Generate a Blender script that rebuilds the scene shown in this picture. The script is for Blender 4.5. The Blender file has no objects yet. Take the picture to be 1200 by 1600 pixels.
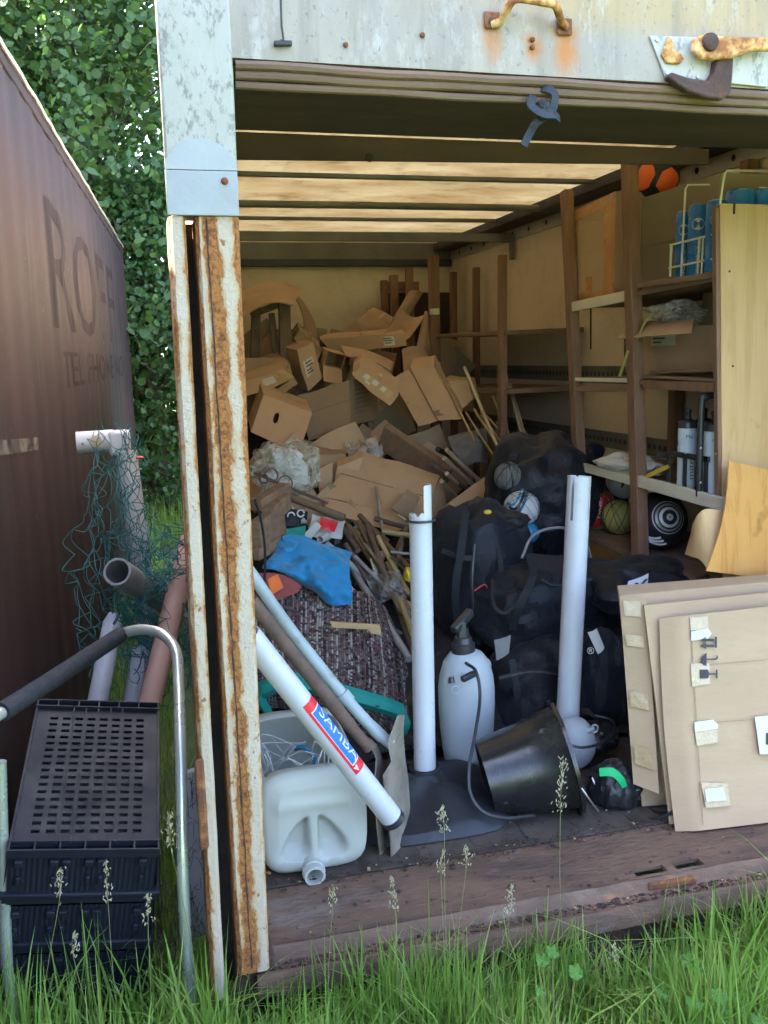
import bpy, bmesh, math, random
import numpy as np
from mathutils import Vector, Matrix, noise
random.seed(7); RNG = np.random.default_rng(7)
V = Vector; R = math.radians
scene = bpy.context.scene
col = scene.collection

# ------------------------------------------------------------------ camera
FPX = 1450.0
A_R = V((0.967, -0.066, 0.246)); A_D = V((-0.254, -0.153, 0.955))
_d = V((215 - 600, 568 - 800, FPX)).normalized()          # depth axis of the trailer seen by the camera
_b = V((1, -0.026, 0)); _a = V((215 - 600, 568 - 800, FPX))
_t = -(_a.dot(_a)) / (_b.dot(_a)); _r = (_a + _t * _b).normalized()
if _r.x < 0: _r = -_r
_u = _r.cross(_d)
if _u.y > 0: _u = -_u
WM = Matrix((_r, _d, _u))                                   # camera axes -> world axes
EYE = V((-0.2148, -2.0933, 1.47))
cam_d = bpy.data.cameras.new('camera'); cam = bpy.data.objects.new('camera', cam_d); col.objects.link(cam)
cam_d.sensor_fit = 'VERTICAL'; cam_d.sensor_height = 36; cam_d.lens = FPX / 1600 * 36
cam_d.clip_start = 0.02; cam_d.clip_end = 400
_c0 = WM @ V((1, 0, 0)); _c1 = -(WM @ V((0, 1, 0))); _c2 = -(WM @ V((0, 0, 1)))
cam.matrix_world = Matrix(((_c0.x, _c1.x, _c2.x, EYE.x), (_c0.y, _c1.y, _c2.y, EYE.y), (_c0.z, _c1.z, _c2.z, EYE.z), (0, 0, 0, 1)))
scene.camera = cam
# ------------------------------------------------------------------ daylight
SUN_EL, SUN_AZ = R(54), R(-52)        # high, behind the trailer and a little to the left (azimuth from +Y towards +X)
w = bpy.data.worlds.new('World'); scene.world = w; w.use_nodes = True
nt = w.node_tree; nt.nodes.clear()
sky = nt.nodes.new('ShaderNodeTexSky'); sky.sky_type = 'NISHITA'; sky.sun_disc = False
sky.dust_density = 3.0; sky.air_density = .8; sky.ozone_density = .6; sky.sun_elevation = SUN_EL; sky.sun_rotation = SUN_AZ
bg = nt.nodes.new('ShaderNodeBackground'); bg.inputs[1].default_value = 0.15
out = nt.nodes.new('ShaderNodeOutputWorld'); nt.links.new(sky.outputs[0], bg.inputs[0]); nt.links.new(bg.outputs[0], out.inputs[0])
sd = bpy.data.lights.new('sun', 'SUN'); sd.energy = 5.0; sd.angle = R(0.5); sd.color = (1, .95, .86)
sun = bpy.data.objects.new('sun', sd); col.objects.link(sun)
_dir = V((math.sin(SUN_AZ) * math.cos(SUN_EL), math.cos(SUN_AZ) * math.cos(SUN_EL), math.sin(SUN_EL)))
sun.rotation_euler = _dir.to_track_quat('Z', 'Y').to_euler(); sun.location = (-3, 12, 14)
scene.view_settings.view_transform = 'Standard'; scene.view_settings.look = 'None'
scene.view_settings.gamma = 1; scene.view_settings.use_curve_mapping = False
scene.view_settings.exposure = 3.85
scene.cycles.max_bounces = 6; scene.cycles.diffuse_bounces = 4; scene.cycles.glossy_bounces = 2; scene.cycles.transmission_bounces = 5; scene.cycles.transparent_max_bounces = 8
scene.cycles.caustics_reflective = False; scene.cycles.caustics_refractive = False; scene.cycles.use_adaptive_sampling = True; scene.cycles.adaptive_threshold = 0.03
scene.cycles.use_denoising = True

# ------------------------------------------------------------------ measuring helpers (photo measurements -> metres at a known plane)
def ray(px, py): return WM @ V((px - 600, py - 800, FPX))
def at(px, py, y):
    k = ray(px, py); return EYE + k * ((y - EYE.y) / k.y)
def onz(px, py, z):
    k = ray(px, py); return EYE + k * ((z - EYE.z) / k.z)
def onx(px, py, x):
    k = ray(px, py); return EYE + k * ((x - EYE.x) / k.x)
_SY = [(430, 5.0), (520, 4.6), (600, 4.1), (650, 3.6), (700, 3.2), (750, 2.85), (800, 2.5), (850, 2.25), (900, 2.05), (950, 1.8), (1000, 1.5), (1050, 1.3), (1100, 1.1), (1200, .8)]
def ys(py):
    return float(np.interp(py, [a for a, b in _SY], [b for a, b in _SY]))
def sf(px, py, near=0.0):                       # a point on the slope of the rubbish pile, `near` metres before it
    return at(px, py, ys(py) - near)

# ------------------------------------------------------------------ mesh builder
class MB:
    def __init__(s): s.v = []; s.f = []; s.uv = None
    def add(s, vs, fs):
        n = len(s.v); s.v += [V(p) for p in vs]; s.f += [tuple(i + n for i in f) for f in fs]; return s
    def hexa(s, P):
        return s.add(P, [(0, 1, 2, 3), (7, 6, 5, 4), (0, 4, 5, 1), (1, 5, 6, 2), (2, 6, 7, 3), (3, 7, 4, 0)])
    def ext(s, Q, e):
        e = V(e); Q = [V(q) for q in Q]; return s.hexa(Q + [q + e for q in Q])
    def box(s, lo, hi):
        x0, y0, z0 = lo; x1, y1, z1 = hi
        return s.hexa([(x0, y0, z1), (x1, y0, z1), (x1, y0, z0), (x0, y0, z0), (x0, y1, z1), (x1, y1, z1), (x1, y1, z0), (x0, y1, z0)])
    def bar(s, a, b, w, h, up=(0, 0, 1)):       # rectangular bar from a to b
        a = V(a); b = V(b); t = (b - a).normalized(); u = V(up)
        sd_ = t.cross(u)
        if sd_.length < 1e-4: sd_ = t.cross(V((0, 1, 0)))
        sd_.normalize(); u = sd_.cross(t).normalized(); sd_ *= w / 2; u = u * (h / 2)
        return s.hexa([a - sd_ + u, a + sd_ + u, a + sd_ - u, a - sd_ - u, b - sd_ + u, b + sd_ + u, b + sd_ - u, b - sd_ - u])
    def _rings(s, pts, r, n, ph=0):
        pts = [V(p) for p in pts]; m = len(pts); r = [r] * m if not hasattr(r, '__len__') else r
        t = (pts[1] - pts[0]).normalized(); u = t.orthogonal().normalized(); out = []
        for i in range(m):
            a = pts[max(i - 1, 0)]; b = pts[min(i + 1, m - 1)]; t2 = (b - a)
            t2 = t2.normalized() if t2.length > 1e-9 else t
            q = t.rotation_difference(t2); u = (q @ u).normalized(); t = t2; w_ = t.cross(u)
            out.append([pts[i] + (u * math.cos(ph + 2 * math.pi * k / n) + w_ * math.sin(ph + 2 * math.pi * k / n)) * r[i] for k in range(n)])
        return out
    def tube(s, pts, r, n=12, cap=True, closed=False):
        g = s._rings(pts, r, n); b = len(s.v); m = len(g)
        for q in g: s.v += q
        for i in range(m - 1):
            for k in range(n):
                s.f.append((b + i * n + k, b + i * n + (k + 1) % n, b + (i + 1) * n + (k + 1) % n, b + (i + 1) * n + k))
        if closed:
            for k in range(n): s.f.append((b + (m - 1) * n + k, b + (m - 1) * n + (k + 1) % n, b + (k + 1) % n, b + k))
        elif cap:
            s.f.append(tuple(b + k for k in reversed(range(n)))); s.f.append(tuple(b + (m - 1) * n + k for k in range(n)))
        return s
    def pipe(s, pts, r, wall=.004, n=20):       # open-ended hollow pipe
        pts = [V(p) for p in pts]
        s.tube(list(pts) + list(reversed(pts)), [r] * len(pts) + [r - wall] * len(pts), n, False, True) if False else None
        go = s._rings(pts, r, n); gi = s._rings(pts, r - wall, n); b = len(s.v); m = len(pts)
        for q in go + gi: s.v += q
        o = lambda i, k: b + i * n + k % n; j = lambda i, k: b + (m + i) * n + k % n
        for k in range(n):
            for i in range(m - 1):
                s.f.append((o(i, k), o(i, k + 1), o(i + 1, k + 1), o(i + 1, k))); s.f.append((j(i, k + 1), j(i, k), j(i + 1, k), j(i + 1, k + 1)))
            s.f.append((o(0, k + 1), o(0, k), j(0, k), j(0, k + 1))); s.f.append((o(m - 1, k), o(m - 1, k + 1), j(m - 1, k + 1), j(m - 1, k)))
        return s
    def lathe(s, prof, o, axis=(0, 0, 1), n=24, cap=True):
        o = V(o); ax = V(axis).normalized(); return s.tube2([(o + ax * h, rr) for rr, h in prof], ax, n, cap)
    def tube2(s, pr, ax, n, cap):
        u = ax.orthogonal().normalized(); w_ = ax.cross(u); b = len(s.v); m = len(pr)
        for p, r in pr:
            for k in range(n): s.v.append(p + (u * math.cos(2 * math.pi * k / n) + w_ * math.sin(2 * math.pi * k / n)) * r)
        for i in range(m - 1):
            for k in range(n): s.f.append((b + i * n + k, b + i * n + (k + 1) % n, b + (i + 1) * n + (k + 1) % n, b + (i + 1) * n + k))
        if cap:
            if pr[0][1] > 1e-5: s.f.append(tuple(b + k for k in reversed(range(n))))
            if pr[-1][1] > 1e-5: s.f.append(tuple(b + (m - 1) * n + k for k in range(n)))
        return s
    def ball(s, c, r, n=24):
        m = n // 2; prof = [(max(math.sin(math.pi * i / m), .004), -math.cos(math.pi * i / m)) for i in range(m + 1)]
        c = V(c); r = V((r, r, r)) if not hasattr(r, '__len__') else V(r); b = len(s.v)
        s.lathe(prof, (0, 0, 0), (0, 0, 1), n)
        for i in range(b, len(s.v)): p = s.v[i]; s.v[i] = V((c.x + p.x * r.x, c.y + p.y * r.y, c.z + p.z * r.z))
        return s
    def sheet(s, G, th, uv=True):               # G[i][j] grid of points -> thick sheet
        G = [[V(p) for p in row] for row in G]; m = len(G); n = len(G[0]); N = []
        for i in range(m):
            row = []
            for j in range(n):
                a = G[min(i + 1, m - 1)][j] - G[max(i - 1, 0)][j]; b_ = G[i][min(j + 1, n - 1)] - G[i][max(j - 1, 0)]
                c = b_.cross(a); row.append(c.normalized() if c.length > 1e-12 else V((0, 0, 1)))
            N.append(row)
        b = len(s.v)
        for sg in (.5, -.5):
            for i in range(m):
                for j in range(n): s.v.append(G[i][j] + N[i][j] * th * sg)
        q = lambda k, i, j: b + k * m * n + i * n + j
        for i in range(m - 1):
            for j in range(n - 1):
                s.f.append((q(0, i, j), q(0, i + 1, j), q(0, i + 1, j + 1), q(0, i, j + 1))); s.f.append((q(1, i, j), q(1, i, j + 1), q(1, i + 1, j + 1), q(1, i + 1, j)))
        for i in range(m - 1):
            s.f.append((q(0, i, 0), q(1, i, 0), q(1, i + 1, 0), q(0, i + 1, 0))); s.f.append((q(0, i + 1, n - 1), q(1, i + 1, n - 1), q(1, i, n - 1), q(0, i, n - 1)))
        for j in range(n - 1):
            s.f.append((q(0, 0, j + 1), q(1, 0, j + 1), q(1, 0, j), q(0, 0, j))); s.f.append((q(0, m - 1, j), q(1, m - 1, j), q(1, m - 1, j + 1), q(0, m - 1, j + 1)))
        if uv:
            s.uv = (s.uv or []) + [(j / (n - 1), i / (m - 1)) for _ in (0, 1) for i in range(m) for j in range(n)]
        return s
    def prism(s, poly, vec):
        poly = [V(p) for p in poly]; n = len(poly); vec = V(vec); b = len(s.v)
        s.v += poly + [p + vec for p in poly]
        s.f.append(tuple(b + i for i in range(n))); s.f.append(tuple(b + n + i for i in reversed(range(n))))
        for i in range(n): s.f.append((b + i, b + n + i, b + n + (i + 1) % n, b + (i + 1) % n))
        return s
    def jitter(s, a):
        for i, p in enumerate(s.v): s.v[i] = p + noise.noise_vector(p * 9.3) * a
        return s
    def build(s, name, m, parent=None, smooth=True, bev=0, sub=0, angle=40):
        if parent is None:
            zs = min(p.z for p in s.v); cx_ = (min(p.x for p in s.v) + max(p.x for p in s.v)) / 2; cy_ = (min(p.y for p in s.v) + max(p.y for p in s.v)) / 2
            loc = V((cx_, cy_, zs))
        else:
            loc = V(parent.get('_o', (0, 0, 0)))
        me = bpy.data.meshes.new(name); me.from_pydata([tuple(p - loc) for p in s.v], [], s.f)
        bm_ = bmesh.new(); bm_.from_mesh(me); bmesh.ops.recalc_face_normals(bm_, faces=bm_.faces); bm_.to_mesh(me); bm_.free()
        if s.uv and len(s.uv) == len(s.v):
            l = me.uv_layers.new(name='uv')
            for lp in me.loops: l.data[lp.index].uv = s.uv[lp.vertex_index]
        me.materials.append(MT[m] if isinstance(m, str) else m)
        o = bpy.data.objects.new(name, me); col.objects.link(o); o['_o'] = tuple(loc)
        if parent is None: o.location = loc
        else: o.parent = parent
        if smooth:
            me.polygons.foreach_set('use_smooth', [True] * len(me.polygons))
            if not sub: me.set_sharp_from_angle(angle=R(angle))
        if bev:
            md = o.modifiers.new('bevel', 'BEVEL'); md.width = bev; md.segments = 2; md.limit_method = 'ANGLE'; md.angle_limit = R(35)
        if sub:
            md = o.modifiers.new('sub', 'SUBSURF'); md.levels = sub; md.render_levels = sub
        return o
def tag(o, label, cat, group=None, kind=None):
    if label: o['label'] = label
    if cat: o['category'] = cat
    if group: o['group'] = group
    if kind: o['kind'] = kind
    return o
def thing(name, label, cat, loc=(0, 0, 0), group=None):
    o = bpy.data.objects.new(name, None); col.objects.link(o); o.location = loc; o['_o'] = tuple(loc); o.empty_display_size = .05
    return tag(o, label, cat, group)
ANCHORS = [('box with the hand hole', 440, 662), ('large dull printed box', 530, 645), ('long flat labelled box', 570, 535), ('upright narrow labelled box', 482, 573), ('tape wrapped tumbling box', 585, 605), ('big bent box', 665, 620), ('largest opened carton', 600, 765), ('plastic sack', 446, 732), ('small open box', 522, 562), ('taped parcel stack', 420, 600), ('dark sloping plank', 650, 712), ('torn box by the sack', 515, 740), ('white carrier bag', 512, 825), ('blue cloth', 490, 885), ('short white pipe', 590, 885), ('crumpled film bag', 600, 918), ('thick dull pipe', 500, 795), ('stick on the rug', 555, 983), ('small crushed box', 716, 618), ('rough timber offcuts', 420, 825), ('ring clips', 462, 804)]
USED = set()
def where(look, px, py):                        # a label that names the nearest landmark and the side on which the thing lies
    c = sorted(ANCHORS, key=lambda q: (q[1] - px) ** 2 + (q[2] - py) ** 2)
    def side(q):
        dx, dy = px - q[1], py - q[2]
        if abs(dx) > 2.2 * abs(dy): return 'right of' if dx > 0 else 'left of'
        if abs(dy) > 2.2 * abs(dx): return 'below' if dy > 0 else 'above'
        return ('below and ' if dy > 0 else 'above and ') + ('right of' if dx > 0 else 'left of')
    for q in c[:4]:
        s_ = f'{look} {side(q)} the {q[0]}'
        if s_ not in USED and len(s_.split()) <= 16: USED.add(s_); return s_
    return f'{look} {side(c[0])} the {c[0][0]}'
def lerp(a, b, t): return a + (b - a) * t
def grid(q, m, n, f=None):                      # bilinear grid of a quad TL,TR,BR,BL; f(u,v,p) may displace
    q = [V(p) for p in q]; G = []
    for i in range(m):
        v = i / (m - 1); row = []
        for j in range(n):
            u = j / (n - 1); p = lerp(lerp(q[0], q[1], u), lerp(q[3], q[2], u), v)
            row.append(f(u, v, p) if f else p)
        G.append(row)
    return G
def bez(P, n=16):                               # Catmull-Rom through the points
    P = [V(p) for p in P]; P = [P[0] * 2 - P[1]] + P + [P[-1] * 2 - P[-2]]; o = []
    for i in range(1, len(P) - 2):
        for k in range(n):
            t = k / n; a, b, c, d = P[i - 1:i + 3]
            o.append(.5 * ((2 * b) + (c - a) * t + (2 * a - 5 * b + 4 * c - d) * t * t + (3 * b - a - 3 * c + d) * t ** 3))
    return o + [P[-2]]

# ------------------------------------------------------------------ materials
MT = {}
GZ0 = -0.30
class NG:
    def __init__(s, name):
        s.m = bpy.data.materials.new(name); s.m.use_nodes = True; s.t = s.m.node_tree; s.t.nodes.clear(); MT[name] = s.m
    def n(s, t, **k):
        o = s.t.nodes.new('ShaderNode' + t)
        for a, b in k.items():
            if a.startswith('i_'):
                o.inputs[a[2:].replace('_', ' ')].default_value = b
            elif a.startswith('x') and a[1:].isdigit(): o.inputs[int(a[1:])].default_value = b
            else: setattr(o, a, b)
        return o
    def l(s, a, b): s.t.links.new(a, b)
    def vec(s, stretch=(1, 1, 1), rnd=True, src='Object'):
        tc = s.n('TexCoord'); mp = s.n('Mapping'); mp.inputs['Scale'].default_value = stretch
        if rnd:
            oi = s.n('ObjectInfo'); ml = s.n('VectorMath', operation='SCALE'); ml.inputs[0].default_value = (13, 7, 5); s.l(oi.outputs['Random'], ml.inputs['Scale'])
            ad = s.n('VectorMath', operation='ADD'); s.l(tc.outputs[src], ad.inputs[0]); s.l(ml.outputs[0], ad.inputs[1]); s.l(ad.outputs[0], mp.inputs[0])
        else: s.l(tc.outputs[src], mp.inputs[0])
        return mp.outputs[0]
    def noise(s, v, scale, detail=6, rough=.6, dist=0):
        o = s.n('TexNoise'); o.inputs['Scale'].default_value = scale; o.inputs['Detail'].default_value = detail; o.inputs['Roughness'].default_value = rough; o.inputs['Distortion'].default_value = dist
        s.l(v, o.inputs['Vector']); return o.outputs[0]
    def ramp(s, f, stops):
        o = s.n('ValToRGB'); e = o.color_ramp.elements
        while len(e) < len(stops): e.new(.5)
        for q, (p, c) in zip(e, stops): q.position = p; q.color = (*c, 1) if len(c) == 3 else c
        s.l(f, o.inputs[0]); return o.outputs[0]
    def step(s, f, a, b, lo=0, hi=1):
        o = s.n('MapRange'); o.inputs['From Min'].default_value = a; o.inputs['From Max'].default_value = b; o.inputs['To Min'].default_value = lo; o.inputs['To Max'].default_value = hi
        s.l(f, o.inputs['Value']); return o.outputs[0]
    def mix(s, f, a, b):
        o = s.n('Mix', data_type='RGBA')
        for i, x in ((0, f), (6, a), (7, b)):
            if hasattr(x, 'is_linked'): s.l(x, o.inputs[i])
            elif i == 0: o.inputs[0].default_value = x
            else: o.inputs[i].default_value = (*x, 1)
        return o.outputs[2]
    def math(s, op, a, b=0, clamp=False):
        o = s.n('Math', operation=op); o.use_clamp = clamp
        for i, x in ((0, a), (1, b)):
            if hasattr(x, 'is_linked'): s.l(x, o.inputs[i])
            else: o.inputs[i].default_value = x
        return o.outputs[0]
    def bsdf(s, c, rough=.6, metal=0, bump=None, bstr=.2, spec=.4, trans=0, tcol=None, sheen=0, bdist=.01, alpha=None, coat=0):
        p = s.n('BsdfPrincipled')
        for k, x in (('Base Color', c), ('Roughness', rough), ('Metallic', metal)):
            if hasattr(x, 'is_linked'): s.l(x, p.inputs[k])
            else: p.inputs[k].default_value = (*x, 1) if k == 'Base Color' else x
        p.inputs['Specular IOR Level'].default_value = spec
        if sheen: p.inputs['Sheen Weight'].default_value = sheen
        if coat: p.inputs['Coat Weight'].default_value = coat
        if bump is not None:
            b = s.n('Bump'); b.inputs['Strength'].default_value = bstr; b.inputs['Distance'].default_value = bdist; s.l(bump, b.inputs['Height']); s.l(b.outputs[0], p.inputs['Normal'])
        sh = p.outputs[0]
        if trans:
            t = s.n('BsdfTranslucent'); tc = tcol if tcol is not None else c
            if hasattr(tc, 'is_linked'): s.l(tc, t.inputs[0])
            else: t.inputs[0].default_value = (*tc, 1)
            mx = s.n('MixShader'); mx.inputs[0].default_value = trans; s.l(sh, mx.inputs[1]); s.l(t.outputs[0], mx.inputs[2]); sh = mx.outputs[0]
        if alpha is not None:
            t = s.n('BsdfTransparent'); mx = s.n('MixShader')
            if hasattr(alpha, 'is_linked'): s.l(alpha, mx.inputs[0])
            else: mx.inputs[0].default_value = alpha
            s.l(t.outputs[0], mx.inputs[1]); s.l(sh, mx.inputs[2]); sh = mx.outputs[0]
        o = s.n('OutputMaterial'); s.l(sh, o.inputs[0]); return s.m
def mat(name, c1, c2=None, rough=.65, metal=0, scale=5, stretch=(1, 1, 1), bump=.15, bscale=60, bst=None, dirt=None, trans=0, tcol=None, spec=.35, sheen=0, lo=.35, hi=.65, bdist=.01, rvar=.1, coat=0):
    g = NG(name); v = g.vec(stretch); c2 = c2 or tuple(x * .75 for x in c1)
    c = g.ramp(g.noise(v, scale), [(lo, c1), (hi, c2)])
    if dirt:
        for dc, ds, a, b, amt in dirt:
            c = g.mix(g.step(g.noise(v, ds, 8, .7), a, b, 0, amt), c, dc)
    v2 = g.vec(bst or stretch); bn = g.noise(v2, bscale, 5)
    rg = g.step(g.noise(v2, bscale * .2, 4), .3, .7, rough - rvar, min(1, rough + rvar))
    if trans and name == 'roof_grp':
        t2 = g.n('Mix', data_type='RGBA', blend_type='MULTIPLY'); t2.inputs[0].default_value = 1; g.l(c, t2.inputs[6]); t2.inputs[7].default_value = (1.05, 1.0, .92, 1); tcol = t2.outputs[2]
    return g.bsdf(c, rg, metal, bn, bump, spec, trans, tcol, sheen, bdist, None, coat)
mat('grimy_white', (.41, .38, .34), (.32, .295, .26), .55, scale=3, stretch=(1, 1, .5), bump=.12, bscale=90, dirt=[((.30, .29, .22), 5, .48, .70, .7), ((.09, .09, .075), 60, .54, .62, .55), ((.06, .06, .05), 18, .60, .70, .45), ((.32, .16, .06), 2.2, .66, .80, .8)])
mat('plate_grey', (.31, .315, .31), (.26, .265, .265), .5, metal=.1, scale=4, bump=.08, bscale=70, dirt=[((.28, .22, .15), 7, .58, .78, .6)])
mat('rust', (.20, .075, .03), (.10, .04, .025), .9, scale=14, bump=.6, bscale=80, dirt=[((.34, .15, .05), 22, .5, .7, .8)])
mat('rust_dark', (.085, .045, .035), (.05, .03, .026), .9, scale=12, bump=.5, bscale=90, dirt=[((.16, .07, .035), 9, .55, .75, .7)])
mat('sill_steel', (.155, .088, .056), (.10, .060, .040), .75, scale=9, stretch=(.5, 1, 1), bump=.6, bscale=70, dirt=[((.05, .034, .028), 6, .48, .66, .85), ((.25, .205, .18), 4.2, .56, .72, .6), ((.36, .155, .05), 8, .64, .74, .8), ((.03, .024, .02), 45, .58, .66, .6)])
mat('floor_wood', (.075, .056, .043), (.040, .030, .024), .9, scale=9, stretch=(1, 1, 1), bump=.4, bscale=40, dirt=[((.16, .13, .10), 5, .55, .75, .55), ((.02, .017, .015), 9, .58, .7, .6)])
mat('wall_cream', (.60, .51, .385), (.52, .435, .315), .7, scale=1.4, bump=.1, bscale=30, dirt=[((.27, .20, .115), 2.2, .52, .8, .7), ((.10, .08, .055), 26, .66, .74, .5)])
mat('dark_board', (.058, .036, .028), (.032, .021, .018), .8, scale=4, stretch=(.4, 1, 1), bump=.3, bscale=30, dirt=[((.085, .06, .04), 3, .55, .8, .5)])
mat('dark_steel', (.045, .045, .052), (.03, .03, .035), .6, scale=4, bump=.15, dirt=[((.09, .07, .05), 8, .55, .75, .5)])
mat('roof_bow', (.15, .145, .125), (.10, .098, .088), .6, scale=4, bump=.15, dirt=[((.17, .14, .09), 6, .5, .75, .6)])
mat('alu_strip', (.42, .41, .38), (.32, .31, .28), .5, metal=.3, scale=5, bump=.1)
mat('rib_brown', (.17, .10, .065), (.115, .07, .048), .75, scale=4, stretch=(.5, 1, 1), bump=.3, dirt=[((.20, .19, .13), 1.5, .5, .62, .9)])
mat('post_wood', (.22, .115, .068), (.15, .08, .05), .7, scale=7, stretch=(4, 4, .6), bump=.25, bscale=40, bst=(4, 4, .4), dirt=[((.07, .035, .02), 7, .58, .75, .5), ((.42, .36, .28), 8, .70, .75, .6)])
mat('grey_timber', (.16, .115, .08), (.10, .075, .055), .8, scale=7, stretch=(3, 3, .7), bump=.3, bscale=40, dirt=[((.06, .04, .03), 7, .56, .75, .5)])
mat('shelf_wood', (.20, .125, .082), (.14, .09, .06), .75, scale=6, stretch=(3, .6, 3), bump=.2)
mat('white_wood', (.60, .55, .45), (.50, .44, .34), .7, scale=6, stretch=(3, .6, 3), bump=.2, dirt=[((.20, .12, .07), 6, .60, .72, .7)])
mat('pale_stick', (.50, .34, .16), (.40, .26, .12), .7, scale=9, stretch=(1, 4, 4), bump=.3)
mat('card', (.42, .285, .175), (.37, .245, .145), .85, scale=2.2, bump=.3, bscale=16, dirt=[((.25, .155, .085), 3, .50, .75, .7), ((.20, .12, .065), 22, .62, .72, .4)])
mat('card_light', (.385, .265, .16), (.345, .235, .14), .85, scale=2.0, bump=.16, bscale=24, stretch=(1, 1, 3), dirt=[((.42, .29, .17), 2.5, .55, .8, .5)])
mat('card_dull', (.29, .20, .125), (.235, .16, .098), .85, scale=2.2, bump=.3, bscale=16, dirt=[((.17, .115, .07), 3, .5, .8, .6)])
mat('card_olive', (.22, .185, .115), (.19, .155, .095), .85, scale=2, bump=.1)
mat('card_edge', (.33, .22, .125), (.22, .14, .08), .9, scale=120, bump=.3)
mat('tape_brown', (.42, .20, .06), (.34, .155, .045), .3, scale=12, bump=.5, bscale=30, spec=.6)
mat('tape_clear', (.40, .29, .155), (.35, .245, .125), .3, scale=9, bump=.5, bscale=25, spec=.7)
mat('paper', (.52, .51, .49), (.47, .46, .44), .8, scale=8, bump=.1)
mat('print_black', (.03, .03, .03), (.045, .04, .04), .7, scale=30)
mat('print_grey', (.16, .11, .07), (.20, .14, .09), .8, scale=30)
mat('pvc', (.45, .45, .475), (.41, .41, .435), .32, scale=4, bump=.03, bscale=30, dirt=[((.40, .39, .36), 5, .60, .80, .5), ((.26, .25, .23), 34, .63, .70, .45)], rvar=.1)
mat('pvc_pink', (.50, .30, .24), (.44, .255, .20), .45, scale=4, bump=.05)
mat('pipe_grey', (.30, .30, .32), (.23, .225, .24), .4, metal=.35, scale=8, bump=.1, dirt=[((.22, .16, .12), 8, .5, .75, .6)])
mat('shaft_grey', (.30, .35, .36), (.24, .28, .29), .45, scale=5, bump=.08, dirt=[((.16, .12, .09), 10, .56, .74, .7)])
mat('spade_steel', (.29, .25, .205), (.19, .16, .13), .6, metal=.3, scale=8, bump=.3, bscale=50, dirt=[((.14, .075, .04), 7, .5, .7, .8), ((.42, .36, .27), 14, .62, .7, .7)])
mat('rust_pipe', (.135, .085, .065), (.085, .055, .045), .8, scale=14, bump=.35, dirt=[((.20, .10, .05), 16, .55, .7, .7)])
mat('brown_rod', (.155, .105, .06), (.105, .07, .042), .6, scale=10, bump=.2, dirt=[((.06, .045, .035), 9, .55, .75, .6)])
mat('brass_pole', (.36, .26, .12), (.27, .19, .085), .45, scale=8, bump=.1)
mat('pale_pole', (.47, .38, .25), (.37, .29, .18), .5, scale=8, bump=.1)
mat('hdpe', (.62, .63, .58), (.56, .57, .52), .38, scale=3, bump=.05, bscale=18, trans=.5, tcol=(.72, .74, .72), dirt=[((.44, .44, .38), 5, .56, .8, .5)])
mat('hdpe_clean', (.52, .55, .58), (.49, .52, .55), .33, scale=3, bump=.03, bscale=18, trans=.4, tcol=(.7, .76, .8))
mat('black_plastic', (.018, .019, .022), (.026, .027, .031), .38, scale=8, bump=.06, bscale=60, dirt=[((.10, .10, .105), 9, .60, .78, .35)], spec=.5)
mat('crate_plastic', (.014, .016, .023), (.010, .012, .018), .55, scale=6, bump=.05, bscale=60, dirt=[((.04, .045, .05), 10, .66, .8, .3)], spec=.2)
mat('bucket_plastic', (.010, .010, .011), (.014, .014, .014), .25, scale=5, bump=.06, bscale=40, dirt=[((.16, .16, .16), 13, .62, .70, .5), ((.10, .075, .04), 4, .62, .75, .5)], spec=.6)
mat('rubber_base', (.016, .018, .023), (.012, .013, .017), .48, scale=6, bump=.1, bscale=80, dirt=[((.09, .085, .08), 7, .60, .8, .4)])
mat('foam_grip', (.020, .022, .027), (.015, .017, .021), .85, scale=40, bump=.3, bscale=200)
mat('galv', (.56, .57, .52), (.44, .47, .38), .32, metal=.6, scale=7, bump=.08, dirt=[((.16, .20, .12), 5, .55, .75, .6)])
mat('steel_wire', (.40, .40, .40), (.3, .3, .3), .35, metal=.8, scale=20)
mat('navy_bag', (.006, .008, .016), (.004, .0055, .010), .65, scale=5, bump=.45, bscale=13, sheen=.04, bdist=.03, dirt=[((.016, .018, .024), 5, .58, .8, .6)])
mat('black_bag', (.0055, .0065, .012), (.004, .0045, .008), .6, scale=5, bump=.45, bscale=13, sheen=.04, bdist=.03)
mat('nylon', (.008, .008, .010), (.012, .012, .014), .38, scale=9, bump=.5, bscale=16, bdist=.02, spec=.5)
mat('purple_flap', (.018, .016, .022), (.013, .011, .016), .7, scale=6, bump=.3, bscale=20)
mat('strap_black', (.006, .007, .010), (.009, .010, .013), .7, scale=60, bump=.3, bscale=150)
mat('strap_blue_grey', (.022, .027, .034), (.014, .017, .022), .65, scale=20, bump=.3, bscale=120)
mat('blue_cloth', (.012, .20, .42), (.010, .16, .35), .75, scale=5, bump=.25, bscale=260, bdist=.003, sheen=.2)
mat('red_cloth', (.25, .055, .055), (.19, .04, .042), .8, scale=6, bump=.25, bscale=60, sheen=.2)
mat('orange', (.75, .16, .03), (.62, .12, .025), .6, scale=10, bump=.05)
mat('teal', (.010, .23, .18), (.008, .17, .14), .6, scale=8, bump=.12)
mat('grey_cloth', (.17, .165, .16), (.11, .105, .10), .85, scale=5, bump=.4, bscale=20, bdist=.02)
mat('white_cloth', (.58, .54, .47), (.50, .46, .39), .85, scale=7, bump=.35, bscale=30, sheen=.2)
mat('red', (.42, .018, .03), (.34, .014, .024), .45, scale=12)
mat('yellow', (.55, .40, .03), (.45, .32, .025), .55, scale=12)
mat('yellow_dull', (.32, .28, .08), (.22, .19, .06), .6, scale=6)
mat('label_blue', (.02, .13, .55), (.018, .115, .5), .35, scale=12)
mat('label_red', (.60, .025, .04), (.55, .02, .035), .35, scale=12)
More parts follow.
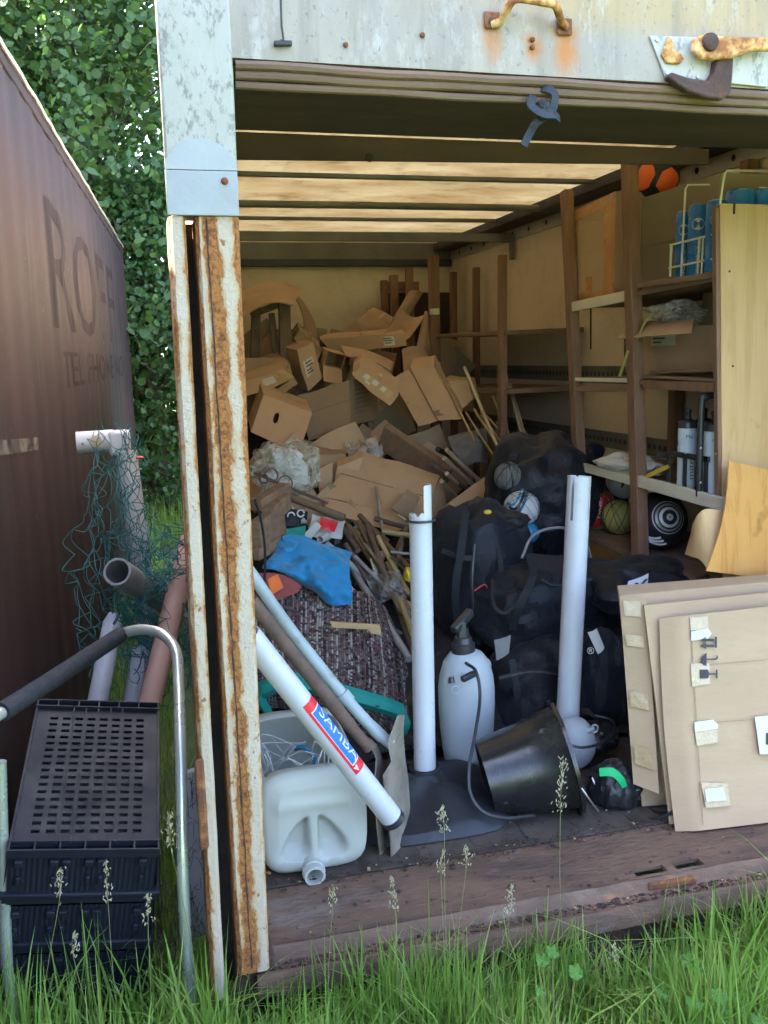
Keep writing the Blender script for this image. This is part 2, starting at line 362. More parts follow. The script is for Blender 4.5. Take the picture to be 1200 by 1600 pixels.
mat('can_blue', (.008, .14, .42), (.006, .12, .36), .3, scale=8, spec=.5)
mat('white_paint', (.54, .54, .52), (.50, .50, .48), .45, scale=10)
mat('cream_wire', (.62, .62, .48), (.55, .55, .42), .4, scale=10)
mat('green', (.01, .36, .12), (.008, .28, .10), .5, scale=10)
mat('bottle', (.56, .64, .70), (.52, .60, .66), .35, scale=10, trans=.15)
mat('net_green', (.022, .14, .135), (.014, .095, .095), .7, scale=9)
mat('net_dark', (.02, .04, .045), (.015, .03, .03), .7, scale=9)
mat('orange_ball', (.75, .14, .03), (.62, .105, .02), .55, scale=6, bump=.1)
mat('black_ball', (.014, .014, .015), (.02, .02, .022), .4, scale=6)
mat('white_ball', (.55, .55, .56), (.44, .44, .46), .45, scale=4, dirt=[((.22, .2, .17), 6, .58, .8, .5)])
mat('ball_blue', (.03, .20, .34), (.025, .16, .28), .45, scale=6)
mat('bark', (.075, .058, .042), (.05, .04, .03), .9, scale=12, stretch=(3, 3, .6), bump=.6, bscale=30)
mat('soil', (.055, .045, .03), (.035, .04, .018), .95, scale=3, bump=.6, bscale=20)
mat('string', (.55, .54, .50), None, .8, scale=20)
mat('rope_blue', (.02, .16, .26), None, .7, scale=60)
mat('white_mesh', (.66, .67, .70), (.58, .59, .62), .6, scale=6)
mat('litter', (.45, .33, .16), (.14, .09, .05), .9, scale=30)
mat('dirt_and_gap_shade', (.02, .017, .015), (.035, .025, .02), .95, scale=20, bump=.4)  # dirt, and the painted dark of gaps, holes and the post backing
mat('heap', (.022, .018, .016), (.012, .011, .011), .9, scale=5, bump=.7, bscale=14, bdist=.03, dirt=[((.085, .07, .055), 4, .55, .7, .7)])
# translucent roof sheet
mat('roof_grp', (.40, .385, .325), (.35, .33, .265), .6, scale=1.6, stretch=(.6, 1, 1), bump=.1, bscale=20, trans=.42, tcol=(.35, .325, .27), dirt=[((.27, .22, .145), 3, .42, .66, .8), ((.13, .095, .055), 14, .54, .68, .5)])
# clear crinkled plastic
def clear(name, c, a0, a1, sc):
    g = NG(name); v = g.vec(); nz = g.noise(v, sc, 5, .6, .6)
    g.bsdf(c, .15, 0, g.noise(v, sc * 1.3, 5, .6, 1.0), .9, .8, .25, c, 0, .03, g.step(nz, .4, .62, a0, a1))
clear('film', (.62, .64, .62), .18, .75, 14); clear('patchy_pale', (.42, .40, .38), .0, .5, 7); clear('film_dark', (.40, .38, .36), .15, .7, 16); clear('bag_film', (.66, .66, .60), .16, .7, 11)
def rusty(name, seam, amt):                     # white enamel eaten by rust, worst along its edges and seam
    g = NG(name); v = g.vec((1, 1, .30)); v1 = g.vec(); tc = g.n('TexCoord'); sx = g.n('SeparateXYZ'); g.l(tc.outputs['Generated'], sx.inputs[0])
    x = g.math('ADD', sx.outputs[0], g.math('MULTIPLY', g.math('SUBTRACT', g.noise(v, 9, 4), .5), .25)); n1 = g.noise(v, 30, 9, .72, .5); n2 = g.noise(v1, 6, 6, .6); n3 = g.noise(v1, 75, 6, .7, .3)
    k = None
    for s_, wd in seam:
        d = g.step(g.math('ABSOLUTE', g.math('SUBTRACT', x, s_)), 0, wd, 1, 0)
        k = d if k is None else g.math('MAXIMUM', k, d)
    f = g.math('ADD', g.math('MULTIPLY', k, amt), g.math('ADD', g.math('MULTIPLY', n1, .42), g.math('ADD', g.math('MULTIPLY', n2, .36), g.math('MULTIPLY', n3, .22))))
    paint = g.ramp(g.noise(v, 5), [(.3, (.50, .41, .325)), (.7, (.42, .33, .24))])
    rc = g.ramp(n3, [(.3, (.07, .026, .014)), (.45, (.21, .075, .024)), (.56, (.36, .145, .04)), (.72, (.20, .07, .025))])
    halo = g.mix(g.step(f, .555, .66, 0, .85), paint, (.50, .27, .085)); c = g.mix(g.step(f, .625, .67), halo, rc)
    c = g.mix(g.math('MULTIPLY', g.step(g.noise(v1, 42, 4, .5), .66, .70), .9), c, (.24, .09, .03))
    bmp = g.math('ADD', g.step(f, .60, .68, 1, 0), g.math('MULTIPLY', n3, 1.2))
    g.bsdf(c, g.step(f, .58, .7, .42, .92), 0, bmp, .6, .35)
rusty('rusty_outer', [(0, .55), (1, .4)], .22); rusty('rusty_inner', [(.36, .36), (1, .30), (0, .16)], .27)
def rusty_soft():
    g = NG('rusty_iron'); v = g.vec(); n1 = g.noise(v, 30, 8, .7); n2 = g.noise(v, 11, 6)
    f = g.math('ADD', g.math('MULTIPLY', n1, .5), g.math('MULTIPLY', n2, .5))
    c = g.ramp(f, [(.36, (.60, .48, .30)), (.47, (.52, .28, .10)), (.54, (.27, .10, .035)), (.68, (.12, .05, .03))])
    g.bsdf(c, .8, 0, n1, .5, .3)
rusty_soft()
def header_mat():                               # door skin: weathered aluminium paint, yellowed towards the top, run-off stains
    g = NG('header_skin'); v = g.vec((1, 1, .35), False); v1 = g.vec((1, 1, 1), False)
    c = g.ramp(g.noise(v, 5, 8), [(.3, (.33, .275, .215)), (.7, (.21, .178, .145))])
    tc = g.n('TexCoord'); sp = g.n('SeparateXYZ'); g.l(tc.outputs['Object'], sp.inputs[0]); X, Z = sp.outputs[0], sp.outputs[2]
    up = g.math('MULTIPLY', g.step(Z, HZ + .02, HZ + .14), g.step(X, HX - .55, HX + .2)); up = g.math('ADD', up, g.math('MULTIPLY', g.noise(v1, 3, 5), .55))
    c = g.mix(g.step(up, .45, .9, 0, .7), c, (.34, .23, .095)); c = g.mix(g.step(g.noise(g.vec((1, 1, .10), False), 16, 6, .6), .50, .68, 0, .55), c, (.16, .125, .09))
    c = g.mix(g.step(g.noise(v, 22, 8, .75), .53, .66, 0, .6), c, (.40, .36, .32))
    c = g.mix(g.step(g.noise(v1, 55, 6, .7), .58, .66, 0, .7), c, (.13, .12, .09))
    wob = g.math('MULTIPLY', g.math('SUBTRACT', g.noise(v1, 18, 4), .5), .06)
    for x0, z0, L, wd in STAINS:
        d = g.step(g.math('ABSOLUTE', g.math('SUBTRACT', g.math('ADD', X, wob), x0)), 0, wd, 1, 0); e = g.math('MULTIPLY', g.step(Z, z0 - L, z0 - L * .4), g.step(Z, z0, z0 + .02, 1, 0))
        c = g.mix(g.math('MULTIPLY', g.math('MULTIPLY', d, e), g.step(g.noise(v, 14, 6), .3, .6, .3, 1.6), True), c, (.36, .14, .035))
    g.bsdf(c, .55, .15, g.noise(v, 30, 6), .25, .4)
_hp = at(769, 40, -.02); _hq = at(884, 48, -.02)
HX, HZ = 0.72, _hp.z - .06
STAINS = [(_hp.x, _hp.z, .09, .03), (_hq.x, _hq.z, .11, .045), (at(832, 62, -.02).x, at(832, 62, -.02).z, .06, .03), (at(1110, 60, -.02).x, at(1110, 90, -.02).z, .08, .06)]
STAINS = [(x - 1.15, z - GZ0, l, w_) for x, z, l, w_ in STAINS]; HX -= 1.15; HZ -= GZ0
header_mat()
def wood_grain(name, c1, c2, c3, sc=1.0):
    g = NG(name); v = g.vec((5 * sc, 5 * sc, .45 * sc)); n0 = g.noise(g.vec((1.2, 1.2, .5)), 2.2, 3, .5); n1 = g.noise(v, 3.2, 8, .65, 1.4); n2 = g.noise(g.vec((40, 40, 1.2)), 4, 4, .6)
    c = g.ramp(n1, [(.3, c1), (.52, c2), (.60, c3), (.68, c2)]); c = g.mix(g.step(n0, .5, .75, 0, .5), c, c3); c = g.mix(g.step(n2, .55, .75, 0, .3), c, tuple(x * .7 for x in c3))
    c = g.mix(g.step(g.noise(g.vec(), 6, 3, .4), .70, .74, 0, .6), c, tuple(x * .5 for x in c3))
    g.bsdf(c, .62, 0, n2, .12, .25)
wood_grain('ply', (.52, .33, .165), (.50, .31, .15), (.44, .26, .115), .7); wood_grain('ply_warm', (.56, .28, .082), (.54, .265, .075), (.45, .205, .055), .9)
def rug_mat():
    g = NG('rug'); tc = g.n('TexCoord'); sx = g.n('SeparateXYZ'); g.l(tc.outputs['UV'], sx.inputs[0])
    dn = g.noise(g.vec(), 7, 3); u = g.math('ADD', g.math('MULTIPLY', sx.outputs[0], 74), g.math('MULTIPLY', dn, 1.2))
    fu = g.math('FLOOR', u); vv = g.math('ADD', g.math('MULTIPLY', sx.outputs[1], 100), g.math('MULTIPLY', fu, .5)); fv = g.math('FLOOR', vv)
    def wn(a, b):
        cb = g.n('CombineXYZ'); g.l(a, cb.inputs[0])
        if b is not None: g.l(b, cb.inputs[1])
        o = g.n('TexWhiteNoise', noise_dimensions='2D'); g.l(cb.outputs[0], o.inputs[0]); return o.outputs[0]
    f = g.math('ADD', g.math('MULTIPLY', wn(fu, None), .62), g.math('MULTIPLY', wn(fu, fv), .38))
    c = g.ramp(f, [(.0, (.035, .024, .025)), (.20, (.085, .06, .058)), (.32, (.15, .118, .108)), (.46, (.16, .065, .072)), (.54, (.20, .165, .15)), (.68, (.07, .05, .05)), (.76, (.36, .32, .28))])
    c = c; c.node.color_ramp.interpolation = 'CONSTANT'
    su = g.math('ABSOLUTE', g.math('SUBTRACT', g.math('FRACT', u), .5)); sv = g.math('ABSOLUTE', g.math('SUBTRACT', g.math('FRACT', vv), .5))
    h = g.math('ADD', g.math('MULTIPLY', su, -1), g.math('MULTIPLY', sv, -.6))
    dk = g.step(h, -.75, -.35, .45, 1); cc = g.n('Mix', data_type='RGBA', blend_type='MULTIPLY'); cc.inputs[0].default_value = 1; g.l(c, cc.inputs[6]); g.l(dk, cc.inputs[7])
    g.bsdf(cc.outputs[2], .95, 0, h, 1.0, .1, bdist=.006)
rug_mat()
def leafy(name, a, b, c_, tr, tcol, rough=.5):
    g = NG(name); ge = g.n('NewGeometry'); cc = g.ramp(ge.outputs['Random Per Island'], [(0, a), (.5, b), (1, c_)])
    g.bsdf(cc, rough, 0, None, 0, .35, tr, tcol)
leafy('leaf', (.040, .085, .030), (.056, .112, .038), (.095, .155, .052), .36, (.11, .22, .035))
leafy('leaf_ivy', (.022, .065, .018), (.032, .085, .022), (.05, .11, .03), .3, (.08, .2, .03), .4)
leafy('grass', (.10, .20, .03), (.155, .28, .045), (.27, .34, .09), .42, (.26, .44, .07), .6)
leafy('straw', (.30, .26, .12), (.38, .32, .16), (.46, .40, .22), .3, (.4, .34, .16), .7)
leafy('grass_stem', (.16, .22, .07), (.22, .25, .09), (.30, .27, .13), .3, (.25, .3, .1))
leafy('seed', (.50, .43, .28), (.42, .38, .24), (.58, .52, .38), .35, (.5, .45, .3))
leafy('weed', (.06, .16, .03), (.075, .19, .035), (.095, .22, .045), .35, (.16, .34, .05))
def container_mat():
    g = NG('container_paint'); v = g.vec((1, 1, .12), False); v1 = g.vec((1, 1, 1), False)
    c = g.ramp(g.noise(v, 5, 7), [(.3, (.040, .022, .024)), (.7, (.024, .015, .016))])
    c = g.mix(g.step(g.noise(v1, 1.2, 4), .45, .7, 0, .8), c, (.016, .013, .013))
    c = g.mix(g.step(g.noise(v, 9, 6), .60, .72, 0, .3), c, (.10, .08, .055))
    c = g.mix(g.step(g.noise(v1, 40, 6, .7), .62, .72, 0, .35), c, (.20, .17, .14))
    g.bsdf(c, .75, 0, g.noise(v, 20), .12, .12)
container_mat()
mat('faded_letter', (.018, .013, .015), (.025, .017, .018), .85, scale=4, stretch=(1, 1, .2), spec=.08, dirt=[((.035, .022, .023), 5, .50, .66, .5)])

def write(txt, o, xd, yd, size, m, parent, name='lettering', ext=.0008, align='LEFT', wrap=None, cuts=None):
    cu = bpy.data.curves.new('t', 'FONT'); cu.body = txt; cu.size = size; cu.extrude = ext; cu.align_x = align; cu.resolution_u = 3
    to = bpy.data.objects.new('t', cu); col.objects.link(to); dg = bpy.context.evaluated_depsgraph_get(); dg.update()
    me = bpy.data.meshes.new_from_object(to.evaluated_get(dg)); bpy.data.objects.remove(to); bpy.data.curves.remove(cu)
    if cuts is None and wrap: cuts = (10, 6)
    if cuts:                                    # slice the flat letters so that they can follow a curved face
        bm_ = bmesh.new(); bm_.from_mesh(me); xs = [v_.co.x for v_ in bm_.verts]; ysv = [v_.co.y for v_ in bm_.verts]
        for lo, hi, n, nrm in ((min(xs), max(xs), cuts[0], (1, 0, 0)), (min(ysv), max(ysv), cuts[1], (0, 1, 0))):
            for k in range(1, n):
                q = lerp(lo, hi, k / n); bmesh.ops.bisect_plane(bm_, geom=bm_.verts[:] + bm_.edges[:] + bm_.faces[:], plane_co=(nrm[0] * q, nrm[1] * q, 0), plane_no=nrm)
        bm_.to_mesh(me); bm_.free()
    xd = V(xd).normalized(); yd = V(yd); yd = (yd - xd * yd.dot(xd)).normalized(); zd = xd.cross(yd); o = V(o); loc = V(parent.get('_o', (0, 0, 0)))
    for vt in me.vertices:
        x, y, z = vt.co; vt.co = (wrap(x, y, z) if wrap else o + xd * x + yd * y + zd * z) - loc
    me.materials.clear(); me.materials.append(MT[m]); ob = bpy.data.objects.new(name, me); col.objects.link(ob); ob.parent = parent; ob['_o'] = tuple(loc); return ob
def np_mesh(name, verts, faces, m, parent=None, loc=(0, 0, 0)):
    me = bpy.data.meshes.new(name); verts = np.asarray(verts, np.float32) - np.asarray(loc, np.float32); nf = len(faces); k = faces.shape[1]
    me.vertices.add(len(verts)); me.vertices.foreach_set('co', verts.ravel()); me.loops.add(nf * k); me.loops.foreach_set('vertex_index', faces.astype(np.int32).ravel())
    me.polygons.add(nf); me.polygons.foreach_set('loop_start', np.arange(nf, dtype=np.int32) * k); me.polygons.foreach_set('loop_total', np.full(nf, k, np.int32))
    me.update(); me.validate(); me.materials.append(MT[m]); o = bpy.data.objects.new(name, me); col.objects.link(o); o['_o'] = tuple(loc)
    if parent is not None: o.parent = parent
    else: o.location = loc
    return o
# ================================================================== THE SETTING
GZ = -0.30
def ground():
    xs = np.linspace(-60, 60, 97); yv = np.linspace(-60, 60, 97); X, Y = np.meshgrid(xs, yv)
    Z = GZ + .02 * np.sin(X * 1.7) * np.cos(Y * 1.3) - .02; n = 97
    idx = np.arange(n * n).reshape(n, n); F = np.stack([idx[:-1, :-1], idx[:-1, 1:], idx[1:, 1:], idx[1:, :-1]], -1).reshape(-1, 4)
    o = np_mesh('ground', np.stack([X, Y, Z], -1).reshape(-1, 3), F, 'meadow'); tag(o, 'meadow ground under the grass', None, None, 'structure'); del o['label']
mat('meadow', (.075, .12, .03), (.05, .07, .025), .95, scale=2.5, bump=.6, bscale=18, dirt=[((.06, .05, .03), 6, .5, .7, .6)])
ground()

# ------------------------------------------------------------------ the storage trailer
WX, BY, RZ = 2.30, 5.27, 2.36          # right wall, back wall, roof height
TR = thing('storage_trailer', 'open backed white trailer body with rusted corner post, full of junk', 'trailer', (1.15, 2.6, GZ))
x = -.05; k = 0
while x < WX:                                  # floor boards running to the back
    wdt = random.uniform(.17, .20); x1 = min(x + wdt, WX - .003)
    MB().box((x + .0006, .335, -.03), (x1 - .0006, BY, -random.uniform(0, .002))).build('floor_board', 'floor_wood', TR, bev=.001); x += wdt
def sill():
    slots = [onz(990, 1364, -.006).x, onz(1040, 1357, -.006).x, onz(1054, 1354, -.006).x, onz(1097, 1347, -.006).x]
    ys0, ys1 = onz(1015, 1366, -.006).y, onz(1015, 1354, -.006).y
    X0, X1 = -.03, 2.5; y0, y1, zt, th = .075, .33, -.006, .012; m = MB()
    m.box((X0, y0, zt - th), (X1, ys0, zt)); m.box((X0, ys1, zt - th), (X1, y1, zt))
    xb = [X0] + slots + [X1]
    for i in (0, 2, 4): m.box((xb[i], ys0, zt - th), (xb[i + 1], ys1, zt))
    s_ = m.build('sill_plate', 'sill_steel', TR, smooth=False)
    m = MB(); pr = [(.074, -.007), (.067, -.002), (.059, -.006), (.053, -.026), (.046, -.035), (.018, -.037), (.006, -.033), (-.002, -.025), (-.010, -.026), (-.014, -.036), (-.014, -.085), (-.006, -.085), (-.006, -.047), (.046, -.047), (.074, -.02)]
    n = 60; P = [[V((lerp(X0, X1, i / n), y + .0035 * noise.noise(V((i * .35, y * 9, 0))), z + .003 * noise.noise(V((i * .5, y * 20, 5))))) for y, z in pr] for i in range(n + 1)]
    b = len(pr)
    for row in P: m.v += row
    for i in range(n):
        for j in range(b): m.f.append((i * b + j, i * b + (j + 1) % b, (i + 1) * b + (j + 1) % b, (i + 1) * b + j))
    m.build('sill_lip', 'sill_steel', TR, angle=50)
    MB().box((-.03, .02, -.26), (2.5, .06, -.088)).build('chassis_beam', 'rust_dark', TR, bev=.006)
    MB().bar(onz(1010, 1383, -.02), onz(1085, 1372, -.02), .03, .02).build('weld_lug', 'rust', TR, bev=.004)
    MB().box((X0, .3305, -.02), (WX, .336, -.004)).jitter(.006).build('joint_gap', 'dirt_and_gap_shade', TR)
sill()
MB().box((WX, .04, -.03), (WX + .05, BY + .05, RZ + .05)).build('side_wall', 'wall_cream', TR)
MB().hexa([(-.058, .10, RZ), (-.03, .10, RZ), (-.03, .10, -.03), (-.058, .10, -.03), (.14, BY + .05, RZ), (.17, BY + .05, RZ), (.17, BY + .05, -.03), (.14, BY + .05, -.03)]).build('side_wall', 'wall_cream', TR)
MB().box((.17, BY, -.03), (WX, BY + .05, RZ + .05)).build('back_wall', 'wall_cream', TR)
for x0, x1 in ((-.06, WX + .05),):
    g_ = grid([(x0 + .2, BY + .06, RZ + .01), (x1, BY + .06, RZ + .01), (x1, .03, RZ + .01), (x0, .03, RZ + .01)], 30, 14, lambda u, v, p: p + V((0, 0, .03 * math.sin(math.pi * u) + .006 * math.sin(v * 70))))
    MB().sheet(g_, .003).build('roof_sheet', 'roof_grp', TR)
for z0 in (1.345, .985):                       # lashing rails let into the wall
    m = MB().box((WX - .010, .2, z0 - .045), (WX - .002, BY - .01, z0 - .036)).box((WX - .010, .2, z0 + .036), (WX - .002, BY - .01, z0 + .045)).box((WX - .004, .2, z0 - .036), (WX - .001, BY - .01, z0 + .036))
    rail = m.build('lashing_rail', 'roof_bow', TR, smooth=False); m = MB(); y = .3
    while y < BY - .1: m.box((WX - .007, y, z0 - .012), (WX - .0035, y + .022, z0 + .012)); y += .05
    so = m.build('rail_slots', 'dark_steel', rail, smooth=False); so['kind'] = 'stuff'
# eaves beam and perforated strip along the right wall
MB().box((WX - .16, .05, RZ - .06), (WX - .002, BY - .01, RZ - .005)).build('eaves_beam', 'dark_steel', TR, bev=.006)
st = MB().box((WX - .012, .9, RZ - .135), (WX - .003, BY - .02, RZ - .062)).build('wall_strip', 'alu_strip', TR)
for k in range(15):
    MB().lathe([(.014, 0), (.014, .002)], (WX - .0145, 1.25 + k * .27, RZ - .095), (1, 0, 0), 14).build('strip_hole', 'dirt_and_gap_shade', st)
# roof bows, bottom rails and the loose bar across
for y, zz, h in ((2.5, RZ - .006, .022), (3.88, RZ - .006, .022), (4.55, RZ - .006, .025)):
    MB().box((-.03 + .038 * y, y, zz - h), (WX - .16, y + .035, zz)).build('roof_bow', 'roof_bow', TR, bev=.003)
MB().tube([(.1, 3.2, RZ - .045), (1.1, 3.2, RZ - .043), (WX, 3.2, RZ - .045)], .020, 12).build('roof_tube', 'roof_bow', TR)
a = onx(803, 372, WX - .01); MB().bar((.13, a.y, a.z), a, .025, .055).build('cross_bar', 'roof_bow', TR, bev=.004)
MB().box((a.x - .03, a.y - .014, a.z - .14), (a.x - .004, a.y + .014, a.z - .03)).build('bar_bracket', 'roof_bow', TR)
MB().box((.17, BY - .05, 2.18), (WX - .01, BY - .004, 2.235)).build('back_rail', 'dark_steel', TR, bev=.004)
MB().box((.17, BY - .03, 2.236), (WX - .01, BY - .003, RZ)).build('back_rail', 'roof_bow', TR)
# raised inner door leaves, seen from beneath
MB().box((-.04, .10, 2.118), (WX - .02, .70, 2.142)).jitter(.006).build('door_leaf', 'dark_board', TR)
_q = [at(366, 205, .86), at(1108, 233, .98), at(1108, 258, .98), at(366, 250, .86)]
MB().hexa(_q + [p + V((0, .05, .01)) for p in _q]).jitter(.004).build('door_leaf', 'dark_board', TR, bev=.003)
MB().lathe([(.014, 0), (.008, .002)], at(577, 246, .858), (0, -1, 0), 16).build('knot', 'dirt_and_gap_shade', TR)
# header: the lifted outer door
hz0 = 2.095
hp = MB().sheet(grid([(.004, -.009, 2.55), (2.5, -.009, 2.55), (2.5, -.009, hz0), (.004, -.009, hz0)], 12, 40, lambda u, v, p: p + V((0, .004 * noise.noise(p * 2.3), -.012 * u))), .018).build('outer_door', 'header_skin', TR)
m = MB()
for j, (dz, dy) in enumerate(((-.012, -.004), (-.030, .004), (-.047, .012))):
    m.tube([(lerp(.025, 2.5, i / 30), dy - .005, hz0 + dz - .012 * i / 30 + .004 * noise.noise(V((i * .4, j, 0)))) for i in range(31)], .0105 - .001 * j, 8)
m.build('door_seal', 'rib_brown', TR)
for px, py in ((832, 62), (832, 74), (440, 66), (660, 55), (540, 70)): MB().lathe([(.006, 0), (.005, .004), (.0, .005)], at(px, py, -.021), (0, -1, 0), 10).build('rivet', 'rust', TR)
MB().tube([at(438, -20, -.03), at(440, 40, -.03), at(443, 62, -.032)], .0022, 6).build('door_cord', 'dark_steel', TR)
MB().bar(at(428, 68, -.026), at(456, 68, -.026), .012, .010).build('cord_guide', 'dark_steel', TR, bev=.002)
# grab handle
m = MB(); pts = [at(768, 38, -.026), at(784, 32, -.04), at(797, 6, -.075), at(812, -2, -.08), at(852, 4, -.08), at(868, 9, -.075), at(876, 30, -.045), at(884, 42, -.026)]
H = m.tube(bez(pts, 6), .009, 10).build('grab_handle', 'rusty_iron', TR)
for px, py in ((769, 32), (882, 42)):
    MB().hexa([at(px - 13, py - 15, -.026), at(px + 12, py - 13, -.026), at(px + 12, py + 13, -.026), at(px - 11, py + 13, -.026), at(px - 13, py - 15, -.020), at(px + 12, py - 13, -.020), at(px + 12, py + 13, -.020), at(px - 11, py + 13, -.020)]).build('foot', 'rust', H, bev=.003)
    MB().ball(at(px, py, -.029), (.008, .006, .008), 10).build('bolt', 'rust_dark', H)
# rust tears below the handle are thin flakes of stain on the skin
# slam latch on its plate
def P2(pts, y): return [at(px, py, y) for px, py in pts]
L = MB().prism(P2([(1015, 55), (1200, 62), (1200, 136), (1040, 120)], -.026), (0, .005, 0)).build('latch_plate', 'grimy_white', TR, bev=.002)
MB().prism(P2([(1046, 55), (1055, 68), (1052, 75), (1064, 82), (1070, 92), (1062, 100), (1042, 98), (1034, 85), (1040, 70)], -.034), (0, .008, 0)).build('striker', 'rusty_iron', L, bev=.003)
MB().prism(P2([(1086, 60), (1098, 53), (1135, 56), (1180, 57), (1215, 58), (1215, 78), (1180, 78), (1160, 84), (1145, 90), (1120, 92), (1098, 92), (1085, 78)], -.062), (0, .020, 0)).build('lever', 'rusty_iron', L, bev=.005)
MB().prism(P2([(1120, 92), (1147, 90), (1145, 120), (1143, 144), (1130, 155), (1105, 152), (1075, 142), (1044, 120), (1050, 112), (1080, 122), (1108, 126), (1117, 112)], -.050), (0, .024, 0)).build('hook', 'rust_dark', L, bev=.004)
MB().lathe([(.021, 0), (.019, .008), (.012, .011)], at(1109, 66, -.062), (0, -1, 0), 16).build('pivot', 'rust_dark', L)
for px, py in ((1026, 62), (1042, 114), (1090, 120)): MB().lathe([(.006, 0), (.005, .004)], at(px, py, -.026), (0, -1, 0), 8).build('rivet', 'alu_strip', L)
# corner post
z1 = 1.775
MB().hexa([(-.133, -.02, 2.5), (.024, -.02, 2.5), (.017, -.02, z1 + .005), (-.134, -.02, z1 + .005), (-.115, .10, 2.5), (.020, .10, 2.5), (.014, .10, z1 + .005), (-.115, .10, z1 + .005)]).build('post_casing', 'grimy_white', TR, bev=.008)
cxp = -.0585; disc = [V((cxp + .0745 * math.cos(math.pi * i / 20), -.0245, 1.868 + .062 * math.sin(math.pi * i / 20))) for i in range(21)]
MB().prism(disc, (0, .004, 0)).build('half_round_plate', 'plate_grey', TR)
MB().box((-.1335, -.026, z1), (.0165, -.0205, 1.866)).build('cover_plate', 'plate_grey', TR, bev=.002)
MB().lathe([(.008, 0), (.007, .005), (.003, .007)], at(351, 283, -.026), (0, -1, 0), 10).build('bolt', 'rust', TR)
def vstrip(xl0, xr0, xl1, xr1, y0, y1, nm, m_, zb, top=z1 - .001, n=60):
    m = MB(); b = 0
    for i in range(n + 1):
        t = i / n; z = lerp(top, zb, t); w1 = lerp(xl0, xl1, t) + .0015 * noise.noise(V((z * 9, 1, xl0))); w2 = lerp(xr0, xr1, t) + .0015 * noise.noise(V((z * 9, 3, xr0)))
        m.v += [V((w1, y1, z)), V((w1, y0 + .008, z)), V((w1 + .008, y0, z)), V((w2 - .008, y0, z)), V((w2, y0 + .008, z)), V((w2, y1, z))]
    for i in range(n):
        for j in range(6): m.f.append((i * 6 + j, i * 6 + (j + 1) % 6, (i + 1) * 6 + (j + 1) % 6, (i + 1) * 6 + j))
    m.f.append(tuple(range(6))); m.f.append(tuple(n * 6 + i for i in reversed(range(6))))
    return m.build(nm, m_, TR, angle=30)
def xat(px, py): return at(px, py, -.02).x
vstrip(xat(263, 345), xat(290, 345), xat(328, 1500), xat(349, 1500), -.02, .10, 'door_guide', 'rusty_outer', -.06)
vstrip(xat(305, 345), xat(374, 345), xat(371, 1500), xat(421, 1500), -.02, .09, 'corner_post', 'rusty_inner', -.005)
m = MB(); _p = []; _r = []
for i in range(261):
    z = lerp(z1 - .005, .01, i / 260); xx = lerp(xat(323, 345), xat(393, 1500), i / 260); _p.append(V((xx + .0022 * noise.noise(V((z * 11, 0, 0))) + .0012 * noise.noise(V((z * 60, 2, 0))), -.0205, z))); _r.append(max(.0006, .0018 + .0022 * noise.noise(V((z * 21, 5, 0))) + .0014 * noise.noise(V((z * 70, 8, 0)))))
m.tube(_p, _r, 8)
m.build('rust_seam', 'rust_dark', TR)
MB().hexa([(xat(270, 345), .101, z1), (xat(360, 345), .101, z1), (xat(410, 1500), .101, -.1), (xat(336, 1500), .101, -.1), (xat(270, 345), .115, z1), (xat(360, 345), .115, z1), (xat(410, 1500), .115, -.1), (xat(336, 1500), .115, -.1)]).build('gap_light_stop', 'dirt_and_gap_shade', TR)  # dark backing added to stop sunlight showing through the gap between the strips
MB().hexa([at(303, 1188, -.03), at(318, 1184, -.03), at(327, 1325, -.03), at(312, 1330, -.03), at(303, 1188, .03), at(318, 1184, .03), at(327, 1325, .03), at(312, 1330, .03)]).build('hinge_block', 'rust', TR, bev=.006)
MB().hexa([(-.08, .02, -.0), (.02, .02, -.0), (.02, .02, GZ), (-.08, .02, GZ), (-.08, .12, -.0), (.02, .12, -.0), (.02, .12, GZ), (-.08, .12, GZ)]).build('corner_foot', 'rust_dark', TR, bev=.006)
m = MB()
for px, py, h, wd in ((923, 480, 66, 4), (977, 522, 36, 7), (907, 545, 12, 3)):
    a = onx(px, py, WX - .002); b = onx(px, py + h, WX - .002); m.bar(a, b, .004, wd * .003, (0, 1, 0))
m.build('wall_gash', 'dirt_and_gap_shade', TR)

# ------------------------------------------------------------------ neighbouring container
cz = 2.55; cA = onz(190, 385, cz); cB = onz(0, 70, cz); cdir = (cB - cA).normalized(); cn = V((-cdir.y, cdir.x, 0)); 
if cn.x < 0: cn = -cn
cLen = 9.2; CT = thing('steel_container', 'weathered red brown corrugated container with faded dark lettering, at left', 'container', (cA.x - 1.2, cA.y - 4.5, GZ))
def cp(s, off, z): return cA + cdir * s + cn * off + V((0, 0, z - cA.z))
m = MB(); prof = []; s_ = .10; per = .31; d_ = .0045
prof.append((.06, 0))
while s_ < cLen - .1:
    prof += [(s_, 0), (s_ + .09, 0), (s_ + .14, -d_), (s_ + .255, -d_)]; s_ += per
prof.append((cLen, 0)); zs = np.linspace(GZ + .12, cz - .05, 12)
for z in zs: m.v += [cp(a, o + .003 * noise.noise(V((a * 2, z * 2, 3))), z) for a, o in prof]
n = len(prof)
for i in range(len(zs) - 1):
    for j in range(n - 1): m.f.append((i * n + j, i * n + j + 1, (i + 1) * n + j + 1, (i + 1) * n + j))
m.build('side_panel', 'container_paint', CT, angle=20)
MB().hexa([cp(0, .005, cz), cp(cLen, .005, cz), cp(cLen, .005, cz - .06), cp(0, .005, cz - .06), cp(0, -.08, cz), cp(cLen, -.08, cz), cp(cLen, -.08, cz - .06), cp(0, -.08, cz - .06)]).build('top_rail', 'container_paint', CT, bev=.006)
MB().tube([cp(lerp(0, cLen, i / 60), .012 + .004 * random.random(), cz - .012 + .01 * random.random()) for i in range(61)], .008, 6).build('edge_bead', 'alu_strip', CT)
